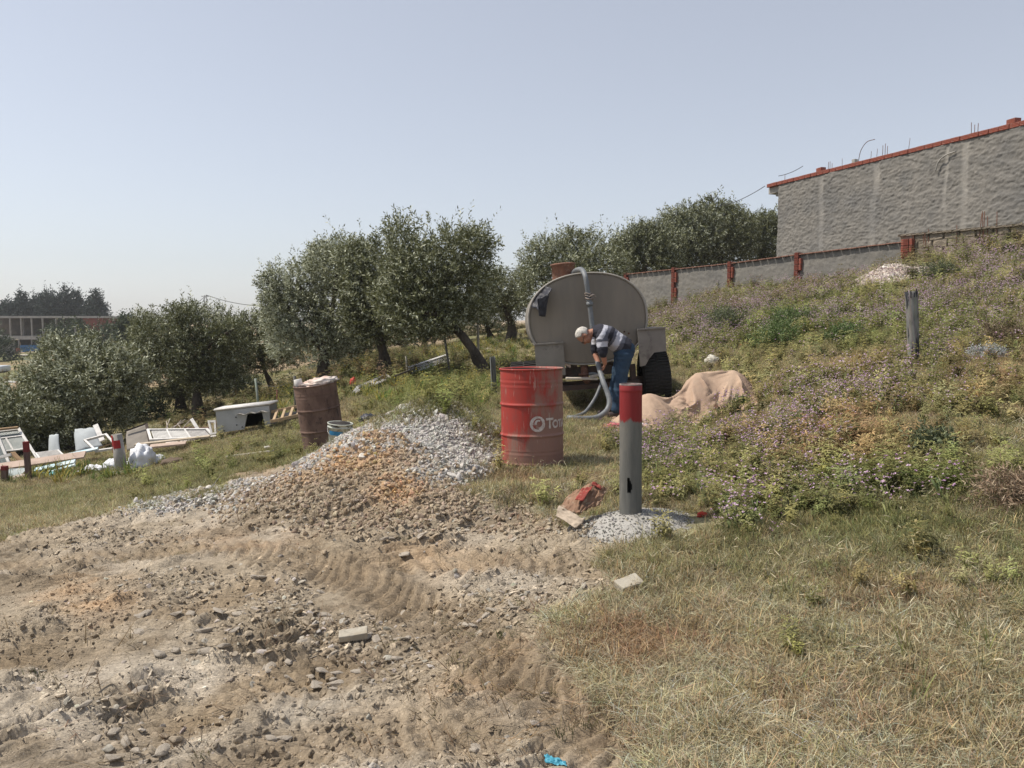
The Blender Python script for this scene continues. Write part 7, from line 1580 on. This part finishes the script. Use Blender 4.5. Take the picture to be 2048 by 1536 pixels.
def build_debris():
    WP = M('white_joinery', (.66, .64, .61), (.54, .52, .50), 7, .7, c3=(.40, .37, .34), bump=.2); GP = M('dusty_glass', (.30, .335, .33), (.22, .26, .26), 4, .35, bump=0, c3=(.4, .42, .40)); GREY = M('grey_sheet', (.42, .45, .46), (.34, .36, .37), 3, .8, bump=.1)
    BR = M('brown_wood', (.33, .22, .12), (.25, .16, .09), 8, .85, stretch=(1, 1, .3)); PK = M('pinkish_board', (.48, .37, .30), (.38, .29, .24), 5, .85, bump=.2); LB = M('light_blue_paint', (.44, .62, .68), (.52, .60, .62), 5, .7, c3=(.6, .6, .58)); WB = M('white_bag', (.74, .75, .78), (.62, .63, .67), 7, .6, bump=.3)
    qframe('window_frame', 'tall white window frame with dusty panes leaning behind the slim timber post', 'window frame', [(6, 930, 14.5), (78, 921, 14.5), (38, 858, 15.1), (-30, 866, 15.1)], .045, [(.5, .38, .78)], [.38, .78], WP, (GP, [(.04, .5, .38, .78), (.5, .96, .38, .78), (.04, .96, .78, .97)]))
    qframe('window_sash', 'second white sash with grey pane at the left edge', 'window frame', [(-40, 938, 14.3), (20, 930, 14.3), (-5, 868, 14.7), (-62, 876, 14.7)], .045, [], [], WP, (GP, [(.04, .96, .04, .96)]))
    qframe('window_frame', 'open empty white frame leaning left of the red topped pipe', 'window frame', [(192, 902, 14.2), (236, 896, 14.2), (212, 869, 14.7), (170, 881, 14.7)], .035, [], [], WP)
    qframe('louvre_shutter', 'small broken louvre shutter lying on the long board', 'shutter', [(82, 921, 13.9), (130, 914, 13.9), (116, 901, 14.4), (72, 907, 14.4)], .03, [], [], WP, None, .03, (7, M('broken_slat', (.36, .34, .32), (.5, .48, .45), 9, .8)))
    qframe('louvre_door', 'long white louvred door lying behind the white bags', 'shutter', [(302, 880, 14.2), (430, 874, 14.2), (414, 859, 14.7), (296, 860, 14.7)], .045, [(.32, 0, 1), (.62, 0, 1)], [], WP)
    L0 = bpy.data.objects[[o.name for o in bpy.data.objects if o.get('label') == 'long white louvred door lying behind the white bags'][0]]
    c = [P(*q) - L0.location for q in [(302, 880, 14.2), (430, 874, 14.2), (414, 859, 14.7), (296, 860, 14.7)]]; sl = None
    for (u0, u1) in ((.05, .31), (.33, .61)):
        for k in range(11):
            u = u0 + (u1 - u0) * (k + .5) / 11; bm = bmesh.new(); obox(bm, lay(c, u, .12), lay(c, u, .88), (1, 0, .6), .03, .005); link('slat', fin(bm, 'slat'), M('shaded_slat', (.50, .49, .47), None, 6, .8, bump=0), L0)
    bm = bmesh.new(); q = [lay(c, .64, .1), lay(c, .95, .1), lay(c, .95, .9), lay(c, .64, .9)]; bm.faces.new([bm.verts.new(p) for p in q]); bmesh.ops.solidify(bm, geom=bm.faces[:], thickness=.01); link('door_panel', fin(bm, 'panel'), WP, L0)
    qframe('white_bracket', 'white angled frame piece leaning on the left end of the cabinet', 'frame', [(424, 868, 14.0), (432, 867, 14.0), (430, 843, 14.1), (418, 843, 14.1)], .035, [], [], WP)
    GRP = 'long boards in the dumped joinery'
    def bd(name, lab, p0, p1, w_, t, mat, wd=(0, 1, 0)):
        a, b = P(*p0), P(*p1); m = (a + b) / 2; bm = bmesh.new(); obox(bm, a - m, b - m, wd, w_, t); tag(link(name, fin(bm, name), mat, None, m), lab, 'board')
    bd('long_board', 'long pinkish board in front of the window frames', (-30, 938, 13.4), (170, 909, 13.7), .18, .03, PK, (0, 1, .55))
    bd('long_board', 'light blue board edge under the long pinkish board', (70, 940, 13.2), (150, 923, 13.3), .10, .03, LB, (0, 1, .5))
    bd('long_board', 'light blue strip behind the long pinkish board', (126, 912, 14.1), (196, 897, 14.2), .07, .03, LB, (0, 1, .5))
    bd('long_board', 'second light blue board nearer the camera, over the leafy weeds', (85, 948, 13.0), (150, 930, 13.1), .06, .03, LB, (0, 1, .4))
    bd('brown_plank', 'short brown plank inside the tall window frame', (25, 905, 14.3), (50, 932, 14.1), .08, .03, BR, (0, 1, .2)); bd('brown_plank', 'brown timber along the top of the tall window frame', (-30, 862, 15.0), (36, 855, 15.0), .05, .04, BR, (0, 1, .2))
    bd('white_batten', 'white batten standing askew behind the open empty frame', (205, 882, 14.9), (191, 850, 15.2), .09, .03, WP, (1, 0, 0)); bd('brown_plank', 'thin brown strip through the open empty frame', (190, 897, 14.3), (228, 886, 14.3), .03, .02, BR, (0, 1, 0))
    bd('white_batten', 'white bar at lower left across the second sash', (-30, 922, 14.0), (22, 909, 14.0), .05, .03, WP, (0, .3, 1)); bd('glass_sheet', 'greenish glass sheet lying under the long board at left', (12, 946, 13.0), (48, 944, 13.0), .22, .01, GP, (0, 1, .5))
    bd('long_board', 'pale board under the louvred door', (300, 893, 13.9), (372, 886, 14.0), .12, .03, PK, (0, 1, .3)); bd('long_board', 'pale thin board along the foot of the louvred door', (270, 889, 14.1), (420, 872, 14.1), .08, .02, M('straw_board', (.50, .42, .32), None, 7, .9), (0, 1, .2))
    def sh(name, lab, cs, mat, cat='panel', th=.02, bow=0, amp=.004):
        C_ = [P(*q) for q in cs]; o0 = (C_[0] + C_[1]) / 2; tag(link(name, sheet(name, [q - o0 for q in C_], 10, 10, amp, 2, th, 2, bow), mat, None, o0), lab, cat)
    sh('sheet_panel', 'pale grey curved sheet panel behind the olive trunk, right side', [(150, 905, 15.2), (204, 893, 15.3), (190, 855, 15.6), (148, 858, 15.6)], GREY, bow=.05)
    sh('sheet_panel', 'pale grey sheet panel left of the olive trunk', [(96, 908, 15.6), (120, 905, 15.6), (117, 868, 15.9), (98, 870, 15.9)], GREY, bow=.03)
    sh('brown_grey_panel', 'brownish grey panel with dark edge behind the white bags', [(252, 900, 14.6), (302, 892, 14.6), (293, 848, 15.0), (252, 862, 15.0)], M('dull_board', (.27, .24, .21), (.21, .19, .165), 4, .9))
    bd('dark_edge', 'dark strip along the top of the brownish grey panel', (251, 862, 14.9), (293, 847, 14.9), .03, .03, M('dark_strip', (.08, .06, .05), None, 8, .9)); bd('dark_edge', 'dark strip down the right side of the brownish grey panel', (293, 848, 14.9), (301, 890, 14.5), .05, .03, MATS['dark_strip'], (1, 0, 0))
    bags = [('white_sack', 'tall full white plastic sack right of the red topped pipe', 285, 911, 12.7, (.20, .17, .17), 2), ('white_sack', 'low white plastic bag right of the tall sack', 312, 900, 12.9, (.13, .12, .10), 5), ('white_sack', 'white plastic bag partly behind the red topped pipe', 228, 913, 13.2, (.16, .14, .12), 7), ('white_sack', 'flat white plastic bag left of the red topped pipe', 186, 920, 13.2, (.18, .13, .08), 9), ('white_sack', 'limp white plastic sheet at the end of the long pinkish board', 168, 926, 13.1, (.13, .1, .05), 11), ('white_sack', 'small white bag inside the tall window frame', 30, 935, 13.9, (.11, .1, .06), 12), ('white_sack', 'white bag between the red topped pipe and the tall sack', 256, 918, 12.9, (.12, .12, .08), 15)]
    for nm, lab, px, py, d, r3, sd in bags:
        g = G(px, py, d); me = lump(nm, r3, sd, .22, 4, sc=2.6)
        if sd == 2:
            for v in me.vertices: v.co.z *= 1.55; k = 1 + .12 * math.sin(v.co.z * 6); v.co.x *= k
        tag(link(nm, me, WB, None, g, (0, 0, sd)), lab, 'plastic bag')
    for i, (px, py, d, r3, c, lab) in enumerate([(345, 893, 13.6, (.17, .12, .05), (.60, .52, .45), 'crumpled beige cloth in front of the louvred door'), (385, 886, 13.6, (.2, .12, .05), (.66, .60, .55), 'pale rags between the louvred door and the grass'), (410, 880, 13.7, (.12, .1, .05), (.6, .55, .5), 'pale rag near the left foot of the cabinet'), (322, 889, 13.8, (.05, .05, .05), (.06, .045, .04), 'small dark lump on the pale board'), (42, 951, 12.8, (.10, .08, .04), (.5, .42, .36), 'beige scrap below the glass sheet')]):
        tag(link('rag', lump('rag', r3, 30 + i, .35, 4, sc=3), M('rag%d' % i, c, tuple(q * .75 for q in c), 7, .9), None, Ga(px, py, d)), lab, 'rag')
    g = G(108, 958, 12.9); tag(link('blue_bag', lump('blue_bag', (.06, .05, .05), 4, .3, 3), M('cyan_plastic', (.05, .45, .55), (.10, .55, .62), 9, .5), None, g), 'small bright cyan bag in the leafy weeds right of the timber post', 'plastic bag')
    # red crate and pale sticks behind
    g = G(392, 858, 15.5); o = empty('red_crate', 'faded red crate behind the louvred door', 'crate', g); RC = M('faded_red', (.26, .10, .08), (.2, .08, .07), 7, .8); w_ = .45
    for k in range(3): link('slat', boxm('slat', (w_, .012, .06), .003), RC, o, (0, -.15, .04 + .085 * k)); link('slat', boxm('slat', (w_, .012, .06), .003), RC, o, (0, .15, .04 + .085 * k))
    for sx in (-1, 1): link('crate_end', boxm('end', (.012, .3, .26), .003), RC, o, (sx * w_ / 2, 0, .13))
    q = random.Random(8); ST = M('pale_stick', (.46, .40, .34), (.35, .3, .26), 9, .9)
    for i in range(9):
        a = P(335 + q.uniform(-15, 30), 868 + q.uniform(-4, 6), 15 + q.uniform(0, .3)); b = P(355 + q.uniform(-30, 35), 842 + q.uniform(-6, 18), 15.3 + q.uniform(0, .3)); b.z = max(b.z, a.z + .02)
        tag(link('stick', tubem('stick', [(0, 0, 0), (b - a) * .5 + Vector((0, 0, .03)), b - a], [.012, .010, .006], 6), ST, None, a), 'pale thin stick in the brushwood behind the louvred door', 'stick', 'pale sticks behind the louvred door')
    bd('white_batten', 'white bar leaning over the brushwood, pointing up left', (402, 868, 15.0), (383, 838, 15.2), .06, .03, WP, (1, 0, 0))
    # white cabinet lying on its back
    A, B_, Cc, Dd = P(436, 866, 13.9), P(541, 851, 13.9), P(538, 811, 13.9), P(431, 823, 13.9); o0 = (A + B_) / 2; o = empty('white_cabinet', 'white and grey cast sink unit with a dark opening lying in the grass', 'sink unit', o0); c = [q - o0 for q in (A, B_, Cc, Dd)]
    FG = M('cast_face', (.40, .405, .40), (.34, .34, .33), 4, .8, bump=.2); Y = Vector((0, 1, 0)); dep = .45
    bm = bmesh.new()
    for fr in ([(0, 0), (.50, 0), (.58, .70), (0, .70)], [(.86, .70), (.90, 0), (1, 0), (1, .70)], [(0, .70), (.58, .70), (.86, .70), (1, .70), (1, 1), (0, 1)]):
        bm.faces.new([bm.verts.new(lay(c, u, v)) for u, v in fr])
    bmesh.ops.remove_doubles(bm, verts=bm.verts, dist=.0005); bmesh.ops.recalc_face_normals(bm, faces=bm.faces); bmesh.ops.solidify(bm, geom=bm.faces[:], thickness=.03); link('front_panel', fin(bm, 'front'), FG, o)
    def quad(ps, th, nm, mt): bm = bmesh.new(); bm.faces.new([bm.verts.new(p) for p in ps]); bmesh.ops.solidify(bm, geom=bm.faces[:], thickness=th); return link(nm, fin(bm, nm), mt, o)
    quad([c[0] + Y * .035, c[3] + Y * .035, c[3] + Y * dep, c[0] + Y * dep], .02, 'end_panel', M('red_brown_end', (.17, .05, .035), (.12, .04, .03), 7, .8)); quad([c[1] + Y * .035, c[2] + Y * .035, c[2] + Y * dep, c[1] + Y * dep], .02, 'end_panel', FG); quad([c[0] + Y * dep, c[1] + Y * dep, c[2] + Y * dep, c[3] + Y * dep], .02, 'back_panel', FG)
    up = (c[3] - c[0]).normalized(); ux = (c[1] - c[0]).normalized(); bm = bmesh.new(); obox(bm, c[3] - ux * .03 + up * .03 + Y * dep / 2, c[2] + ux * .03 + up * .03 + Y * dep / 2, Y, dep + .06, .045); bmesh.ops.bevel(bm, geom=bm.edges[:], offset=.015, segments=3, affect='EDGES'); link('top_rim', fin(bm, 'top_rim', True), WP, o)
    bm = bmesh.new(); n = 20; vs = []
    for k in range(n + 1):
        u = .40 + .60 * k / n; z = .015 * math.sin(k / n * 18); b0 = lay(c, u, .76) + up * z; vs.append([bm.verts.new(b0 + Y * -.10), bm.verts.new(b0 + Y * -.01)])
    for p, q_ in zip(vs[:-1], vs[1:]): bm.faces.new((p[0], q_[0], q_[1], p[1]))
    bmesh.ops.solidify(bm, geom=bm.faces[:], thickness=.02); link('scalloped_shelf', fin(bm, 'shelf'), WP, o)
    for u, v in ((.37, .25), (.37, .62), (.47, .12), (.12, .08)): link('bolt', lathem('bolt', [(0, 0), (.012, 0), (.012, .01), (0, .01)], 8), M('bolt_dark', (.05, .05, .05), None, 5, .6), o, lay(c, u, v) - Y * .004, (R(90), 0, 0))
    # wooden pallet frame right of it
    o = empty('wooden_ladder', 'light wooden ladder frame lying between the sink unit and rusty barrel', 'ladder', P(570, 838, 13.6)); l0 = o.location.copy(); LW = M('light_wood', (.46, .33, .20), (.36, .26, .16), 7, .85)
    for a, b in (((541, 824, 14.0), (600, 812, 14.2)), ((541, 843, 13.3), (600, 830, 13.5))): bm = bmesh.new(); obox(bm, P(*a) - l0, P(*b) - l0, (0, 0, 1), .05, .03); link('rail', fin(bm, 'rail'), LW, o)
    for k in range(4): u = .1 + .27 * k; a = P(541, 824, 14.0).lerp(P(600, 812, 14.2), u + .12); b = P(541, 843, 13.3).lerp(P(600, 830, 13.5), u); bm = bmesh.new(); obox(bm, a - l0, b - l0, (1, 0, 0), .04, .025); link('rung', fin(bm, 'rung'), LW, o)
    bit('dark_cloth', 'black cloth or bag lying over the ladder frame', 'cloth', 583, 843, 13.6, (.18, .15, .10), (.03, .028, .03), 6, .3, 4)
    # two white shutters dumped in the leafy plants
    for lab, cs, pans in [('white panelled shutter lying in the leaves left of the thick trunk', [(706, 793, 15.2), (714, 776, 16.0), (772, 751, 16.2), (779, 762, 15.4)], 2), ('longer white panelled shutter lying in the leaves below the trees', [(823, 752, 17.3), (815, 737, 18.2), (893, 711, 18.4), (899, 727, 17.5)], 2)]:
        g0, g1 = Gp(cs[0][0], cs[0][1]), Gp(cs[3][0], cs[3][1]); C_ = [g0 + Vector((0, 0, .06)), P(cs[1][0], cs[1][1], g0.y + .45), P(cs[2][0], cs[2][1], g1.y + .45), g1 + Vector((0, 0, .06))]
        o0 = sum(C_, Vector()) / 4; o = empty('white_shutter', lab, 'shutter', o0); c = [q_ - o0 for q_ in C_]
        bm = bmesh.new(); bm.faces.new([bm.verts.new(p) for p in c]); bmesh.ops.solidify(bm, geom=bm.faces[:], thickness=.03); link('shutter_board', fin(bm, 'board'), M('shutter_face', (.52, .50, .48), (.44, .42, .41), 5, .8), o)
        Nn = (c[1] - c[0]).cross(c[3] - c[0]).normalized(); Nn = Nn if Nn.z > 0 else -Nn; Vd = (c[1] - c[0]).normalized(); Ud = (c[3] - c[0]).normalized(); bm = bmesh.new(); e = Nn * .02
        for a, b, w_ in ((c[0], c[1], Ud), (c[3], c[2], Ud), (c[0], c[3], Vd), (c[1], c[2], Vd), ((c[0] + c[3]) / 2, (c[1] + c[2]) / 2, Ud)): obox(bm, a + e, b + e, w_, .06, .03)
        link('frame', fin(bm, 'frame'), WP, o)
    bm = bmesh.new(); tube(bm, [P(790, 752, 17) - P(790, 752, 17), P(810, 744, 17.2) - P(790, 752, 17), P(818, 742, 17.3) - P(790, 752, 17)], .02, 6); me = fin(bm, 'b'); tag(link('branch', me, BARK, None, P(790, 752, 17)), 'bare branch at the left end of the longer shutter', 'branch')
    bit('red_rag', 'red scrap in the leaves right of the silvery tree trunk', 'rag', 706, 771, 17, (.07, .06, .12), (.50, .08, .06), 3, .3)
# ================================================================== build
TYRE = M('tyre_rubber', (.022, .022, .022), (.035, .033, .030), 20, .85, bump=.2)
M('galvanised', (.33, .34, .34), (.25, .26, .26), 10, .5, .6, bump=.1)
RUB = P(1770, 548, 19.5); RUB.z = gz(RUB.x, RUB.y)
_sm = M('brown_block', (.26, .215, .16), (.19, .16, .125), 3, .95, bump=.9, bscale=14, dist=.03, c3=(.36, .31, .25))
def _blk(i):
    q = random.Random(i); bm = bmesh.new(); box(bm, (0, 0, 0), (.425, .22, .20), None, .025); bmesh.ops.subdivide_edges(bm, edges=bm.edges[:], cuts=1)
    for v in bm.verts: v.co += Vector((q.uniform(-1, 1), q.uniform(-1, 1), q.uniform(-1, 1))) * .016
    me = fin(bm, 'block'); me.materials.append(_sm); return me
STBL = [_blk(i) for i in range(6)]
ground = build_ground(); ground.data.materials.append(ground_mat())
build_house(); build_garden_wall(); build_far()
build_trees()
build_barrels(); build_posts(); build_tanker(); build_hose(); build_man(); build_tarp(); build_debris(); small_stuff()
for px, d in ((1283, 11.5), (1312, 11.7), (1338, 11.8), (1060, 11.7)): keep(P(px, 780, d), .22)
big_stones(); stone_cover(); plant_cover()
# thin air haze over the whole valley
def build_haze():
    x0, x1, y0, y1, z0, z1 = -4200, 4200, -12, 960, -5.5, 52
    bm = bmesh.new(); box(bm, ((x0 + x1) / 2, (y0 + y1) / 2, (z0 + z1) / 2), (x1 - x0, y1 - y0, z1 - z0)); me = fin(bm, 'haze')
    m = bpy.data.materials.new('haze_air'); m.use_nodes = True; t = m.node_tree; t.nodes.clear(); pv = t.nodes.new('ShaderNodeVolumePrincipled'); ou = t.nodes.new('ShaderNodeOutputMaterial')
    pv.inputs['Color'].default_value = (.97, .985, 1.0, 1); pv.inputs['Density'].default_value = HAZE; pv.inputs['Anisotropy'].default_value = .2
    t.links.new(pv.outputs[0], ou.inputs['Volume']); me.materials.append(m); m.cycles.homogeneous_volume = True if hasattr(m.cycles, 'homogeneous_volume') else None
    o = bpy.data.objects.new('haze', me); COL.objects.link(o); o['kind'] = 'stuff'; o['label'] = 'pale haze in the air over the valley'
HAZE = 0.00045
zs = [v.co.z for v in ground.data.vertices]; print('GROUND Z', min(zs), max(zs), 'X', max(abs(v.co.x) for v in ground.data.vertices), 'Y', max(v.co.y for v in ground.data.vertices))
build_haze()
print('TRIS', sum(len(m.loops) - 2 * len(m.polygons) for m in {o.data for o in S.objects if o.type == 'MESH'}))
